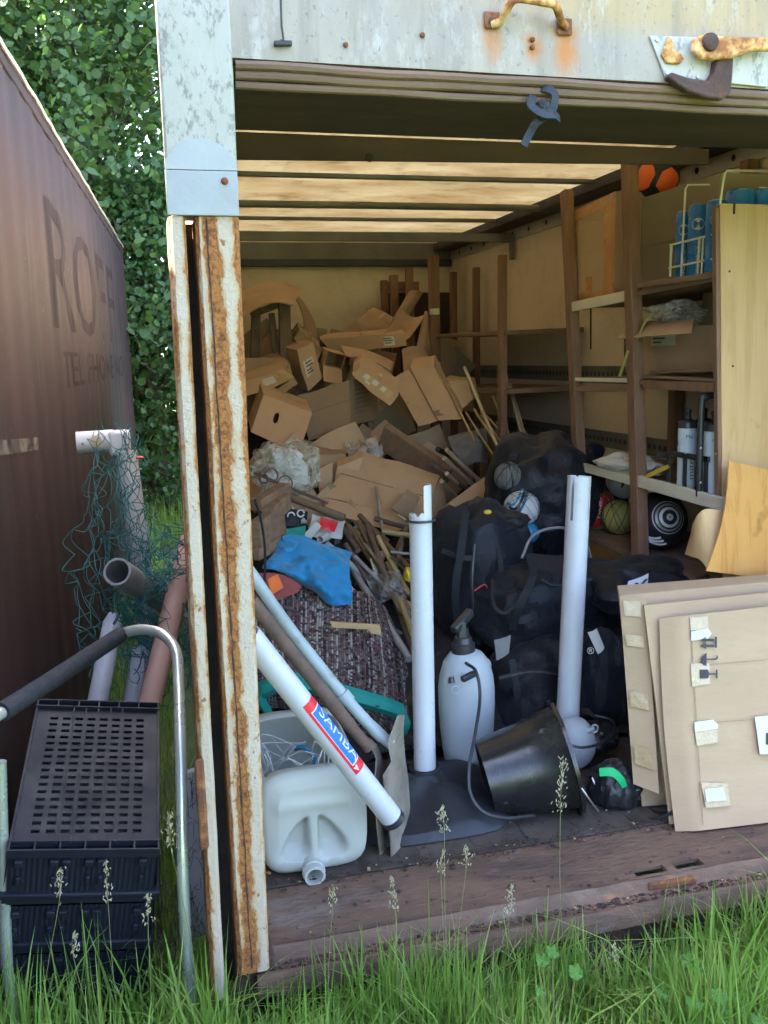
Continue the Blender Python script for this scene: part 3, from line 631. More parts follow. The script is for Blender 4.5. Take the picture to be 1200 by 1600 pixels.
MB().hexa([cp(0, .005, GZ + .14), cp(cLen, .005, GZ + .14), cp(cLen, .005, GZ), cp(0, .005, GZ), cp(0, -.08, GZ + .14), cp(cLen, -.08, GZ + .14), cp(cLen, -.08, GZ), cp(0, -.08, GZ)]).build('bottom_rail', 'rust_dark', CT, bev=.006)
MB().hexa([cp(-.02, .007, cz), cp(.07, .007, cz), cp(.07, .007, GZ), cp(-.02, .007, GZ), cp(-.02, -.1, cz), cp(.07, -.1, cz), cp(.07, -.1, GZ), cp(-.02, -.1, GZ)]).build('corner_column', 'container_paint', CT, bev=.01)
MB().hexa([cp(-.015, -.10, cz - .01), cp(cLen, -.10, cz - .01), cp(cLen, -.12, GZ), cp(-.015, -.12, GZ), cp(-.015, -2.3, cz - .01), cp(cLen, -2.3, cz - .01), cp(cLen, -2.3, GZ), cp(-.015, -2.3, GZ)]).build('container_body', 'container_paint', CT)
# faded sign writing follows the flutes of the panel
def cwrap(s0, z0, k=1.0):
    def f(x, y, z):
        a = s0 - x * k
        o = np.interp(a, [p[0] for p in prof], [p[1] for p in prof]); return cp(a, o + .0013 + z, z0 + y)
    return f
def onwall(px, py, off=.004):
    k = ray(px, py); return EYE + k * (((cA + cn * off - EYE).dot(cn)) / k.dot(cn))
def cwrite(txt, p0, p1, zb0_, size):            # lettering between two places on the wall
    s0 = (p0 - cA).dot(cdir); s1 = (p1 - cA).dot(cdir); n_ = len(txt) * .62 * size
    return write(txt, (0, 0, 0), (1, 0, 0), (0, 1, 0), size, 'faded_letter', CT, 'lettering', 0, wrap=cwrap(s0, zb0_, (s0 - s1) / n_), cuts=(90, 2))
def LETTERS():
    cwrite('ROFF', onwall(80, 500), onwall(184, 500), onwall(160, 530).z, (onwall(150, 385).z - onwall(150, 520).z) / .7)
    cwrite('TEL PHONE NO', onwall(100, 570), onwall(196, 570), onwall(150, 597).z, (onwall(150, 552).z - onwall(150, 597).z) / .7)
LETTERS()
MB().prism([onwall(-60, 693), onwall(62, 683), onwall(60, 703), onwall(-60, 720)], -cn * .003).build('pale_patch', 'patchy_pale', CT)  # pale half-transparent patch on the wall, broken up by noise

# ------------------------------------------------------------------ trees behind
def leaves(name, centers, spread_, nper, size, m_, parent, ori=(0, -.5, .6), seed=1):
    rg = np.random.default_rng(seed); c = np.repeat(centers, nper, 0); N = len(c)
    c = c + rg.normal(0, 1, (N, 3)) * spread_; nz = rg.normal(0, .75, (N, 3)) + np.array(ori); nz /= np.linalg.norm(nz, axis=1)[:, None]
    t = rg.normal(0, 1, (N, 3)) + np.array((0, 0, -.5)); t -= nz * (t * nz).sum(1)[:, None]; t /= np.linalg.norm(t, axis=1)[:, None]; b = np.cross(nz, t)
    sz = size * (rg.uniform(.35, 1.3, N) ** 1.1)[:, None]
    sh = [(-.5, 0, 0), (-.28, .36, .06), (.12, .40, .07), (.55, 0, -.05), (.12, -.40, .07), (-.28, -.36, .06)]
    vv = np.stack([c + (t * a + b * w_ + nz * h) * sz for a, w_, h in sh], 1).reshape(-1, 3)
    ia = np.arange(N)[:, None] * 6; F = np.concatenate([ia + np.array([[0, 1, 2, 3]]), ia + np.array([[0, 3, 4, 5]])], 0)
    return np_mesh(name, vv, F, m_, parent, parent['_o'])
def tree(name, label, base, h, rad, zlo, nclump, nper, size, m_, seed, spread_=.16, group='trees behind the trailer'):
    T = thing(name, label, 'tree', base, group); rg = random.Random(seed); b = V(base); tips = []
    tr = bez([b + V((0, 0, -.1)), b + V((.08, .05, h * .3)), b + V((-.05, .1, h * .6)), b + V((.1, 0, h * .92))], 6)
    MB().tube(tr, [lerp(.13, .025, i / (len(tr) - 1)) for i in range(len(tr))], 10).build('trunk', 'bark', T)
    m = MB(); tw = MB(); cs = []
    for k in range(nclump):
        z = lerp(zlo, h, rg.random() ** .9); an = rg.uniform(0, 6.28); rr = rad * math.sqrt(rg.uniform(.15, 1)) * (1 - .45 * max(0, (z - h * .6) / (h * .4)))
        cs.append((b.x + math.cos(an) * rr, b.y + math.sin(an) * rr * .8, b.z + z))
    for k in range(0, nclump, 6):
        e = V(cs[k]); i = min(len(tr) - 2, int((e.z - b.z) / h * len(tr) * .8)); s0 = tr[max(1, i)]
        mid = (s0 + e) / 2 + V((rg.uniform(-.2, .2), rg.uniform(-.2, .2), rg.uniform(0, .25)))
        pp = bez([s0, mid, e], 5); m.tube(pp, [lerp(.03, .006, q / (len(pp) - 1)) for q in range(len(pp))], 6)
    m.build('limbs', 'bark', T)['kind'] = 'stuff'
    for k in range(0, nclump, 2):
        e = V(cs[k]); d2 = V((rg.uniform(-1, 1), rg.uniform(-1, .3), rg.uniform(-.8, .5))) * .35; pp = bez([e - d2 * .5, e + d2 * .2 + V((0, 0, .05)), e + d2], 3); tw.tube(pp, .0035, 4)
    tw.build('twigs', 'grey_timber', T)['kind'] = 'stuff'
    leaves('crown', np.array(cs), spread_, nper, size, m_, T, seed=seed); return T
tree('leafy_tree', 'broad leaved tree nearest the gap between the two containers', (-.55, 8.3, GZ), 6.6, 1.2, .9, 380, 50, .094, 'leaf', 3)
tree('leafy_tree', 'broad leaved tree rising above the left container', (-2.3, 8.5, GZ), 6.6, 1.35, 1.2, 340, 46, .094, 'leaf', 4)
tree('leafy_tree', 'broad leaved tree behind the trailer back wall', (1.5, 8.8, GZ), 5.6, 1.2, 1.2, 200, 36, .085, 'leaf', 5)
tree('leafy_tree', 'tall dark tree farthest back in the hedge', (-1.3, 10.8, GZ), 8.0, 1.6, .4, 400, 44, .15, 'leaf_ivy', 6)
tree('leafy_tree', 'tall dark tree at far left of the hedge', (-4.4, 10.3, GZ), 8.0, 1.7, .4, 360, 44, .15, 'leaf_ivy', 8)
tree('ivy_bush', 'dark ivy covered bush filling the gap between the containers', (-.12, 8.0, GZ), 3.6, .62, .05, 300, 50, .055, 'leaf_ivy', 7, .13, None)

# ------------------------------------------------------------------ grass
def blades(P, H, W, seed, lean=.55):
    rg = np.random.default_rng(seed); N = len(P); an = rg.uniform(0, 2 * np.pi, N); d = np.stack([np.cos(an), np.sin(an), np.zeros(N)], 1); s_ = np.stack([-np.sin(an), np.cos(an), np.zeros(N)], 1)
    tw = rg.uniform(-1.2, 1.2, N); s_ = s_ * np.cos(tw)[:, None] + d * np.sin(tw)[:, None]; bend = np.abs(rg.normal(0, lean, N)); vs = []
    for t, wf in ((0, .8), (.25, 1), (.5, .9), (.72, .65), (.9, .35), (1, .03)):
        up = H * (t - .35 * np.minimum(bend, 1.6) * t ** 3); out_ = H * bend * .62 * t ** 2.2
        p = P + d * out_[:, None] + np.stack([np.zeros(N), np.zeros(N), up], 1); hw = s_ * (W * wf / 2)[:, None]; vs += [p - hw, p + hw]
    vv = np.stack(vs, 1).reshape(-1, 3); b = np.arange(N)[:, None] * 12; F = np.concatenate([b + np.array([[2 * i, 2 * i + 1, 2 * i + 3, 2 * i + 2]]) for i in range(5)], 0); return vv, F
def grass():
    rg = np.random.default_rng(11); VV = []; FF = []; n0 = 0
    def reg(x0, x1, y0, y1, dens, h0, h1, w0, w1, lean, keep=None):
        nonlocal n0
        N = int((x1 - x0) * (y1 - y0) * dens); P = np.stack([rg.uniform(x0, x1, N), rg.uniform(y0, y1, N), np.full(N, GZ - .02)], 1)
        cl = np.sin(P[:, 0] * 9 + 2 * np.sin(P[:, 1] * 7)) * np.cos(P[:, 1] * 11 + P[:, 0] * 4); k = rg.uniform(-1.6, 1, N) < cl
        if keep is not None: k &= keep(P)
        P = P[k]; H = rg.uniform(h0, h1, len(P)) * (1 + .25 * cl[k]); v, f = blades(P, H, rg.uniform(w0, w1, len(P)), int(rg.integers(1e6)), lean); VV.append(v); FF.append(f + n0); n0 += len(v)
    reg(-1.0, 2.3, -.75, .0, 11000, .18, .36, .004, .0095, .5)
    reg(-1.0, 2.3, -.35, -.02, 2000, .24, .40, .004, .008, .6)
    reg(-1.6, 3.0, -2.6, -.75, 2500, .12, .25, .004, .008, .5)
    reg(-.95, -.10, -.55, .06, 6500, .30, .58, .004, .009, .6)
    reg(-.75, -.12, .0, .35, 5000, .16, .36, .003, .007, .5)
    reg(-.75, -.13, .35, 7.5, 1600, .12, .34, .004, .007, .5)
    reg(-3.0, 1.0, 7.0, 9.0, 900, .2, .5, .006, .010, .5)
    reg(-.3, 2.3, .0, .3, 1500, .10, .2, .003, .006, .6)
    reg(-1.0, 2.3, -.6, -.12, 700, .34, .52, .005, .010, 1.1)
    o = np_mesh('grass', np.concatenate(VV), np.concatenate(FF), 'grass'); tag(o, None, None, None, 'stuff')
    VV.clear(); FF.clear(); n0 = 0
    reg(-1.0, 2.3, -.6, .02, 1300, .12, .38, .002, .006, .9)
    o = np_mesh('dry_grass', np.concatenate(VV), np.concatenate(FF), 'straw'); tag(o, None, None, None, 'stuff')
grass()
HEADS = [(690, 1280, -.06, 42), (880, 1222, -.02, 85), (612, 1395, -.12, 50), (692, 1345, -.1, 36), (800, 1405, -.12, 50), (265, 1295, -.02, 52), (165, 1375, -.06, 62), (96, 1378, -.08, 44), (118, 1475, -.15, 40), (960, 1485, -.2, 26), (728, 1335, -.12, 34), (232, 1420, -.12, 46), (520, 1400, -.1, 34), (1150, 1480, -.18, 46)]
for i, (px, py, y, ln) in enumerate(HEADS):
    rg = random.Random(i); tip = at(px, py - ln / 2, y); head0 = at(px + rg.uniform(-6, 6), py + ln / 2, y); base = V((head0.x + rg.uniform(-.10, .06), y + rg.uniform(-.06, .02), GZ - .02))
    T = thing('flowering_grass', 'tall thin flowering grass stem with pale seed head in front of the sill', 'grass stem', base, 'flowering grass stems')
    st_ = bez([base, lerp(base, head0, .5) + V((rg.uniform(-.03, .03), 0, .02)), head0, tip], 6); MB().tube(st_, [lerp(.0012, .0005, q / (len(st_) - 1)) for q in range(len(st_))], 5).build('stem', 'grass_stem', T)
    m = MB(); ax = (tip - head0); nsp = int(14 + ln * .55); dense = i in (0, 1, 5, 7)
    for k in range(nsp):
        t = rg.random(); c = head0 + ax * t + V((rg.gauss(0, 1), rg.gauss(0, 1), rg.gauss(0, .6))) * ((.011 if dense else .007) * (1 - .6 * t)); L_ = rg.uniform(.003, .007) * (1.0 if dense else .8); d2 = (ax.normalized() + V((rg.uniform(-1, 1), rg.uniform(-1, 1), rg.uniform(-.8, .8))) * .7).normalized()
        m.tube2([(c - d2 * L_, .0003), (c - d2 * L_ * .2, .0015), (c + d2 * L_ * .5, .0010), (c + d2 * L_, .0002)], d2, 5, False)
        if k % 3 == 0: m.tube([head0 + ax * max(0, t - .12), c], .0004, 3)
    m.build('seed_head', 'seed', T)
def weed(c, n, r, seed, label):
    rg = random.Random(seed); T = thing('broadleaf_weed', label, 'weed', (c.x, c.y, GZ))
    for k in range(n):
        an = k / n * 6.28 + rg.uniform(-.3, .3); e = c + V((math.cos(an) * r * rg.uniform(.4, 1), math.sin(an) * r * rg.uniform(.4, 1), rg.uniform(-.05, .03)))
        MB().tube([V((c.x, c.y, GZ)), lerp(V((c.x, c.y, GZ)), e, .6), e], .0016, 5).build('stalk', 'grass_stem', T)
        m = MB(); R_ = rg.uniform(.013, .022); nn = V((rg.uniform(-.3, .3), rg.uniform(-.9, -.3), .9)).normalized(); u = nn.orthogonal().normalized(); w_ = nn.cross(u); pts = []
        for j in range(25):
            a_ = j / 25 * 6.28; q = R_ * (.72 + .28 * abs(math.cos(a_ * 2.5))) * (1 if j % 2 else .93); pts.append(e + u * math.cos(a_) * q + w_ * math.sin(a_) * q + nn * .25 * q * math.cos(a_ * 5))
        b = len(m.v); m.v += [e] + pts
        for j in range(25): m.f.append((b, b + 1 + j, b + 1 + (j + 1) % 25))
        m.build('leaf', 'weed', T)
weed(at(1085, 1540, -.33), 9, .10, 1, 'lobed leaf weed in the grass below the slotted sill')
weed(at(1150, 1580, -.40), 6, .07, 2, 'lobed leaf weed in the bottom right corner of the grass')
weed(at(870, 1520, -.34), 5, .06, 3, 'small broad leaved weed below the middle of the sill')
# litter on the sill and floor edge
def litter(name, seed, N, smin, smax, m_):
    rg = random.Random(seed); m = MB()
    for k in range(N):
        xx = rg.uniform(.0, 2.2); band = rg.random(); yy, zz = (rg.uniform(.008, .05), -.036) if band < .5 else ((rg.gauss(.335, .02), -.001) if band < .85 else (rg.uniform(.08, .60), -.003))
        if yy > .33: zz = 0
        s_ = rg.uniform(smin, smax) * (1.8 if rg.random() < .08 else 1); a_ = rg.uniform(0, 6.28); c = V((xx, yy, zz + s_ * .2)); u = V((math.cos(a_), math.sin(a_), rg.uniform(-.2, .2))) * s_; w_ = V((-math.sin(a_), math.cos(a_), rg.uniform(-.2, .2))) * s_ * rg.uniform(.2, .9)
        m.hexa([c - u - w_, c + u - w_, c + u + w_ * .6, c - u * .7 + w_, *(p + V((0, 0, s_ * .35)) for p in (c - u - w_, c + u - w_, c + u + w_ * .6, c - u * .7 + w_))])
    tag(m.build(name, m_, None, smooth=False), None, None, None, 'stuff')
litter('leaf_litter', 5, 160, .0015, .0045, 'litter'); litter('soil_crumbs', 6, 1500, .0015, .0055, 'rust_dark'); litter('dark_crumbs', 7, 900, .0015, .005, 'dirt_and_gap_shade')
mat('card_tan', (.46, .285, .165), (.42, .26, .145), .85, scale=2, bump=.1)
mat('scrap_wood', (.24, .145, .09), (.15, .09, .058), .8, scale=9, stretch=(4, 1, 4), bump=.35, dirt=[((.07, .045, .03), 6, .55, .75, .6)])
# ================================================================== THINGS IN THE TRAILER
def quad(pts, y):
    y = [y] * 4 if not hasattr(y, '__len__') else y
    return [at(p[0], p[1], yy) for p, yy in zip(pts, y)]
def on_quad(Q, u, v, lift=.0): # point on a quad TL,TR,BR,BL
    p = lerp(lerp(Q[0], Q[1], u), lerp(Q[3], Q[2], u), v); n = (Q[1] - Q[0]).cross(Q[3] - Q[0]).normalized()
    if n.dot(EYE - p) < 0: n = -n
    return p + n * lift
def patch(Q, u0, v0, u1, v1, m, parent, name, lift=.002, th=.0012):
    c = [on_quad(Q, u, v, lift) for u, v in ((u0, v0), (u1, v0), (u1, v1), (u0, v1))]; n = on_quad(Q, .5, .5, 1) - on_quad(Q, .5, .5, 0)
    return MB().ext(c, -n * th).build(name, m, parent, smooth=False)
def textlines(Q, rows, parent, m='print_black', name='print'):   # small illegible print as thin bars
    ml = MB(); n = on_quad(Q, .5, .5, 1) - on_quad(Q, .5, .5, 0)
    for u0, v0, u1, v1 in rows:
        c = [on_quad(Q, u, v, .0036) for u, v in ((u0, v0), (u1, v0), (u1, v1), (u0, v1))]; ml.ext(c, -n * .0006)
    o = ml.build(name, m, parent, smooth=False); o['kind'] = 'stuff'; return o
def lumpy(Q, e, amp, n=7):                      # box with slightly crushed, wavering faces
    mb = MB(); B = [q + e for q in Q]; F = [(Q[0], Q[1], Q[2], Q[3]), (B[1], B[0], B[3], B[2]), (Q[0], B[0], B[1], Q[1]), (Q[3], Q[2], B[2], B[3]), (Q[0], Q[3], B[3], B[0]), (Q[1], B[1], B[2], Q[2])]
    for f in F:
        G = grid(f, n, n); b_ = len(mb.v)
        for row in G: mb.v += [p + noise.noise_vector(p * 6.0) * amp + noise.noise_vector(p * 17.0) * amp * .35 for p in row]
        for r_ in range(n - 1):
            for k in range(n - 1): mb.f.append((b_ + r_ * n + k, b_ + r_ * n + k + 1, b_ + (r_ + 1) * n + k + 1, b_ + (r_ + 1) * n + k))
    return mb
_cn = [0]
def carton(label, pts, y, ext, m='card', name='cardboard_box', seam=None, tape=None, group='boxes heaped in the trailer', bev=.004, jit=.012, tm='tape_clear'):
    Q = quad(pts, y); e = V(ext); B = [q + e for q in Q]
    lo = min(Q + B, key=lambda p: p.z); T = thing(name, label, 'box', lo, group)
    lumpy(Q, e, jit).build('carton_body', m, T, angle=50)
    if seam: patch(Q, *seam, 'print_grey', T, 'flap_seam', .004)
    if tape: patch(Q, *tape, tm, T, 'tape_strip', .005)
    _cn[0] += 1; k = _cn[0]; rg = random.Random(k * 7); top = [B[0], B[1], Q[1], Q[0]]
    for F in (top, [Q[1], B[1], B[2], Q[2]], [B[0], Q[0], Q[3], B[3]]):
        if rg.random() < .7: patch(F, .0, .47, 1, .56, 'tape_clear', T, 'tape_strip', .006, .001) if rg.random() < .6 else patch(F, .49, 0, .505, 1, 'print_grey', T, 'flap_seam', .006, .001)
    return T, Q, B
def card_sheet(label, pts, y, th=.006, m='card', bend=0, name='cardboard_sheet', mm=8, cat='cardboard', group=None, fold=None):
    Q = quad(pts, y); n = (Q[1] - Q[0]).cross(Q[3] - Q[0]).normalized()
    if n.dot(EYE - Q[0]) < 0: n = -n
    G = grid(Q, mm, mm, lambda u, v, p: p + n * (bend * math.sin(math.pi * u) + .006 * noise.noise(p * 7) + (fold(u, v) if fold else 0)))
    o = MB().sheet(G, th).build(name, m, None); return tag(o, label, cat, group)
def rod(label, a, b, r, m, name='pole', cat='pole', group=None, hollow=False, n=10, parent=None):
    mb = MB(); mb.pipe([a, lerp(V(a), V(b), .5), b], r, r * .16, n + 6) if hollow else mb.tube([a, lerp(V(a), V(b), .5) + V((0, 0, -.002)), b], r, n)
    o = mb.build(name, m, parent); return tag(o, label, cat, group) if parent is None else o
def wood_bar(label, a, b, w_, h, m, name, cat, group=None, up=(0, 0, 1), bev=.002):
    return tag(MB().bar(a, b, w_, h, up).jitter(.002).build(name, m, None, bev=bev), label, cat, group)
def blob(c, r, rz=0, p=2.6, wr=.05, seed=0, nu=56, nv=36, zmin=None, tilt=0):   # soft stuffed shape with folds
    mb = MB(); c = V(c); Rm = Matrix.Rotation(rz, 3, 'Z') @ Matrix.Rotation(tilt, 3, 'Y'); pw = lambda q: math.copysign(abs(q) ** (2 / p), q)
    for i in range(nv + 1):
        th = -math.pi / 2 + math.pi * i / nv
        for j in range(nu):
            ph = 2 * math.pi * j / nu; q = V((pw(math.cos(th)) * pw(math.cos(ph)), pw(math.cos(th)) * pw(math.sin(ph)), pw(math.sin(th))))
            k = V((q.x * 1.6 + seed, q.y * 1.6, q.z * 1.3)); s_ = 1 + wr * (1.3 * noise.noise(k) + 1.3 * (.35 - abs(noise.noise(k * 1.9 + V((3, seed, 1))))) + .22 * (.3 - abs(noise.noise(k * 4.7))))
            pt = c + Rm @ V((q.x * r[0], q.y * r[1], q.z * r[2])) * s_
            if zmin is not None and pt.z < zmin: pt.z = zmin + (pt.z - zmin) * .05
            mb.v.append(pt)
    for i in range(nv):
        for j in range(nu): mb.f.append((i * nu + j, i * nu + (j + 1) % nu, (i + 1) * nu + (j + 1) % nu, (i + 1) * nu + j))
    return mb
def strap(pts, w_, m, parent, name='strap', th=.003, up=None):
    pp = bez(pts, 8); G = []
    for i, p in enumerate(pp):
        t = (pp[min(i + 1, len(pp) - 1)] - pp[max(i - 1, 0)]).normalized(); s_ = t.cross(EYE - p if up is None else V(up)).normalized() * w_ / 2; G.append([p - s_, p, p + s_])
    return MB().sheet(G, th, False).build(name, m, parent)

# ------------------------------------------------------------------ heap of rubbish below the readable things
def heap():
    G = []
    for i in range(60):
        y = lerp(.95, BY - .02, i / 59); row = []
        for j in range(40):
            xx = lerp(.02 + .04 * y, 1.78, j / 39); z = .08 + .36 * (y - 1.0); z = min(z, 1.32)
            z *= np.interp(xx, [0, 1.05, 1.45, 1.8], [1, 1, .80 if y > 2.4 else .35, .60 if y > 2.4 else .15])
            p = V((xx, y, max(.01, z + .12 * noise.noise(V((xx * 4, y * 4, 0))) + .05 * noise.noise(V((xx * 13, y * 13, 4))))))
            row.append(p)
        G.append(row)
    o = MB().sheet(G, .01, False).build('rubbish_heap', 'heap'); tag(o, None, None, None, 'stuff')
heap()

# ------------------------------------------------------------------ back-corner shelving
def shelf_post(T, a, b, w_=.05, h=.05, m='post_wood'): return MB().bar(a, b, w_, h, (0, 1, 0)).jitter(.002).build('post', m, T, bev=.003)
BS = thing('timber_shelf', 'dark timber shelving in the far right corner behind the boxes', 'shelf', (2.0, 3.6, 0))
pA = (onx(677, 400, 1.8), onx(682, 640, 1.8)); pC = (onx(785, 398, 1.8), onx(783, 660, 1.8)); pB = (onx(744, 418, 2.22), onx(742, 560, 2.22)); pD = (onx(708, 425, 2.2), onx(708, 600, 2.2))
for (a, b), wv in ((pA, .07), (pC, .042), (pB, .045), (pD, .05)): shelf_post(BS, a, V((b.x, b.y, 0)), wv, .05)
for z, z2 in ((1.62, 1.60), (1.26, 1.27)):
    MB().hexa([(1.80, pC[0].y - .05, z2), (1.80, pA[0].y + .1, z), (1.80, pA[0].y + .1, z - .025), (1.80, pC[0].y - .05, z2 - .025), (2.28, pC[0].y - .05, z2 + .01), (2.28, pA[0].y + .1, z), (2.28, pA[0].y + .1, z - .025), (2.28, pC[0].y - .05, z2 - .02)]).build('shelf_board', 'shelf_wood', BS, bev=.002)
for px, py in ((677, 487), (679, 571)): 
    q = onx(px, py, 1.76); MB().box((q.x - .012, q.y - .042, q.z - .02), (q.x + .03, q.y + .04, q.z + .02)).build('tape_band', 'white_cloth', BS)
CS = thing('timber_rack', 'brown timber rack with dark back boards against the back wall', 'rack', (1.65, 5.0, 0))
for px, p0, p1, yy, wv in ((600, 438, 600, 5.1, .05), (615, 430, 600, 4.9, .06), (639, 418, 600, 4.7, .055)):
    a = at(px, p0, yy); shelf_post(CS, a, V((a.x + .01, a.y, 0)), wv, .05)
MB().hexa(quad([(594, 440), (655, 440), (655, 456), (594, 456)], 5.12) + quad([(594, 440), (655, 440), (655, 456), (594, 456)], 5.16)).build('rail', 'post_wood', CS, bev=.003)
MB().hexa(quad([(596, 457), (705, 457), (705, 600), (596, 600)], 5.17) + quad([(596, 457), (705, 457), (705, 600), (596, 600)], 5.2)).build('back_board', 'dark_board', CS)

# ------------------------------------------------------------------ cardboard in the heap, from back to front
card_sheet('long brown cardboard sheet arched over the timber at the back left', [(372, 458), (470, 452), (458, 478), (372, 500)], [4.3, 4.5, 3.9, 3.7], .01, 'card', .06, group='boxes heaped in the trailer')
Q = [at(455, 455, 4.5), at(472, 470, 4.5), at(490, 545, 4.3), at(470, 535, 4.2)]
o = MB().sheet(grid(Q, 8, 5, lambda u, v, p: p + V((.05 * math.sin(v * 3), 0, 0))), .01).build('cardboard_flap', 'card_dull'); tag(o, 'drooping dark end of the arched cardboard at the back left', 'cardboard', 'boxes heaped in the trailer')
FR = thing('leaning_timbers', 'pale timber frame leaning in the left pile under the arched cardboard', 'frame', at(430, 600, 4.1))
MB().bar(at(444, 470, 4.05), at(447, 590, 3.9), .075, .04, (0, 1, 0)).build('upright', 'grey_timber', FR, bev=.003)
MB().bar(at(400, 480, 4.2), at(398, 590, 4.1), .06, .04, (0, 1, 0)).build('upright', 'grey_timber', FR, bev=.003)
MB().bar(at(392, 492, 4.15), at(445, 472, 4.08), .05, .04, (0, 0, 1)).build('cross_piece', 'grey_timber', FR, bev=.003)
MB().bar(at(424, 490, 4.12), at(434, 575, 4.0), .04, .03, (0, 1, 0)).build('brace', 'grey_timber', FR, bev=.003)
carton('small plain brown box peeking over the back of the heap', [(561, 500), (572, 487), (610, 508), (598, 530)], [4.6, 4.6, 4.5, 4.5], (.12, .25, .05))
card_sheet('large bent cardboard sheet standing on the top of the heap', [(628, 484), (668, 490), (640, 528), (600, 520)], [4.35, 4.3, 4.1, 4.1], .008, 'card', -.05, group='boxes heaped in the trailer')
card_sheet('folded cardboard wing hanging behind the tall timber post', [(664, 488), (672, 496), (674, 560), (650, 545)], [4.3, 4.25, 4.1, 4.1], .008, 'card_dull', .03, group='boxes heaped in the trailer')
card_sheet('narrow cardboard strip leaning against the back rack', [(640, 455), (660, 458), (622, 520), (606, 512)], [4.6, 4.6, 4.4, 4.4], .008, 'card_dull', .02, group='boxes heaped in the trailer')
T, Q, B = carton('long flat taped box with a white address label lying on the heap', [(500, 530), (633, 521), (635, 541), (520, 550)], [4.3, 4.0, 3.98, 4.25], (.05, .28, .04))
patch(Q, .72, .15, .86, .85, 'paper', T, 'address_label'); textlines(Q, [(.735, .25, .83, .33), (.735, .42, .845, .50), (.735, .6, .82, .68)], T)
patch(Q, .52, 0, .60, 1, 'tape_clear', T, 'tape_strip')
T, Q, B = carton('upright narrow box with white label leaning left of the heap', [(463, 548), (488, 535), (503, 592), (480, 612)], [3.75, 3.75, 3.7, 3.7], (-.06, .35, .05))
patch(Q, .2, .32, .8, .72, 'paper', T, 'address_label'); textlines(Q, [(.3, .38, .7, .41), (.3, .46, .72, .49), (.3, .56, .6, .59), (.3, .63, .66, .66)], T)
carton('torn box with white torn label tilted at the back of the heap', [(458, 528), (467, 515), (502, 545), (495, 562)], [3.95, 3.95, 3.85, 3.85], (.03, .2, .05), 'card_dull')
def open_box(label, pts, y, ext, m, flaps):
    Q = quad(pts, y); e = V(ext); T = thing('open_box', label, 'box', Q[3], 'boxes heaped in the trailer'); th = (Q[1] - Q[0]).length * .04
    for i in range(4):
        a, b = Q[i], Q[(i + 1) % 4]; mid = sum(Q, V()) / 4; n = ((a + b) / 2 - mid).normalized() * .006
        MB().hexa([a, b, b - n, a - n, a + e, b + e, b + e - n, a + e - n]).build('box_side', m, T)
    bk = [q + e for q in Q]; MB().ext(bk, e.normalized() * .006).build('box_bottom', m, T)
    for (i, vx) in flaps:
        a, b = Q[i], Q[(i + 1) % 4]; MB().ext([a, b, b + V(vx), a + V(vx)], (0, .005, 0)).build('flap', m, T)
open_box('small open box with dark inside in the middle of the heap', [(512, 548), (541, 555), (534, 578), (505, 572)], 3.7, (.02, .3, .03), 'card', [(2, (-.02, -.1, -.09))])
card_sheet('long torn cardboard flap lying over the small open box', [(533, 541), (614, 566), (610, 580), (540, 556)], [3.8, 3.65, 3.55, 3.65], .012, 'card', .02, group='boxes heaped in the trailer')
T, Q, B = carton('large dull brown box with printed side below the top of the heap', [(467, 618), (546, 594), (548, 666), (482, 690)], [3.45, 3.3, 3.22, 3.35], (.24, .30, .02), 'card_dull', seam=(0, .42, 1, .435))
Q2 = [Q[1], B[1], B[2], Q[2]]; textlines(Q2, [(.15, .12 + .1 * k, .5 + .12 * (k % 3), .16 + .1 * k) for k in range(7)], T, 'print_grey')
T, Q, B = carton('box wrapped in clear tape with white lettering tumbling down the heap', [(550, 584), (562, 574), (622, 618), (608, 634)], [3.3, 3.3, 3.1, 3.08], (.06, .18, .08))
patch(Q, .35, .1, .95, .9, 'tape_clear', T, 'tape_strip'); textlines(Q, [(.2, .3, .38, .42), (.44, .2, .9, .32), (.5, .42, .92, .54), (.52, .64, .9, .74)], T, 'paper')
T, Q, B = carton('big bent box with a central fold sagging down the right of the heap', [(612, 592), (640, 578), (684, 658), (654, 668)], [3.35, 3.35, 3.05, 3.02], (.14, .12, .05))
T2, Q, B = carton('folded face of a big bent box hanging beside the tall timber post', [(642, 576), (678, 572), (722, 655), (686, 659)], [3.32, 3.3, 3.02, 3.02], (.06, .16, .06))
patch(Q, .0, .80, 1, .9, 'print_grey', T2, 'crease')
card_sheet('upper flap of the bent box below the folded long box', [(628, 546), (665, 548), (680, 575), (632, 590)], [3.9, 3.85, 3.4, 3.4], .008, 'card_dull', .02, group='boxes heaped in the trailer')
carton('crushed small box between the bent box and the canes', [(692, 594), (728, 596), (740, 625), (716, 644)], [3.3, 3.3, 3.2, 3.2], (.1, .14, .02), 'card')
T, Q, B = carton('flat taped parcel stack at the left edge of the pile', [(376, 598), (444, 578), (460, 592), (376, 622)], [3.6, 3.6, 3.5, 3.45], (.03, .45, .12))
patch(Q, .45, .25, .7, .8, 'paper', T, 'address_label'); patch(Q, .72, 0, .95, 1, 'tape_clear', T, 'tape_strip')
carton('flat parcel under the taped parcel stack at the left', [(428, 612), (458, 592), (466, 600), (436, 620)], [3.45, 3.5, 3.45, 3.4], (.0, .35, .08), 'card_dull')
carton('dark carton behind the box with the hand hole', [(380, 560), (428, 560), (440, 640), (380, 660)], [3.8, 3.8, 3.7, 3.7], (.05, .4, .0), 'card_dull')
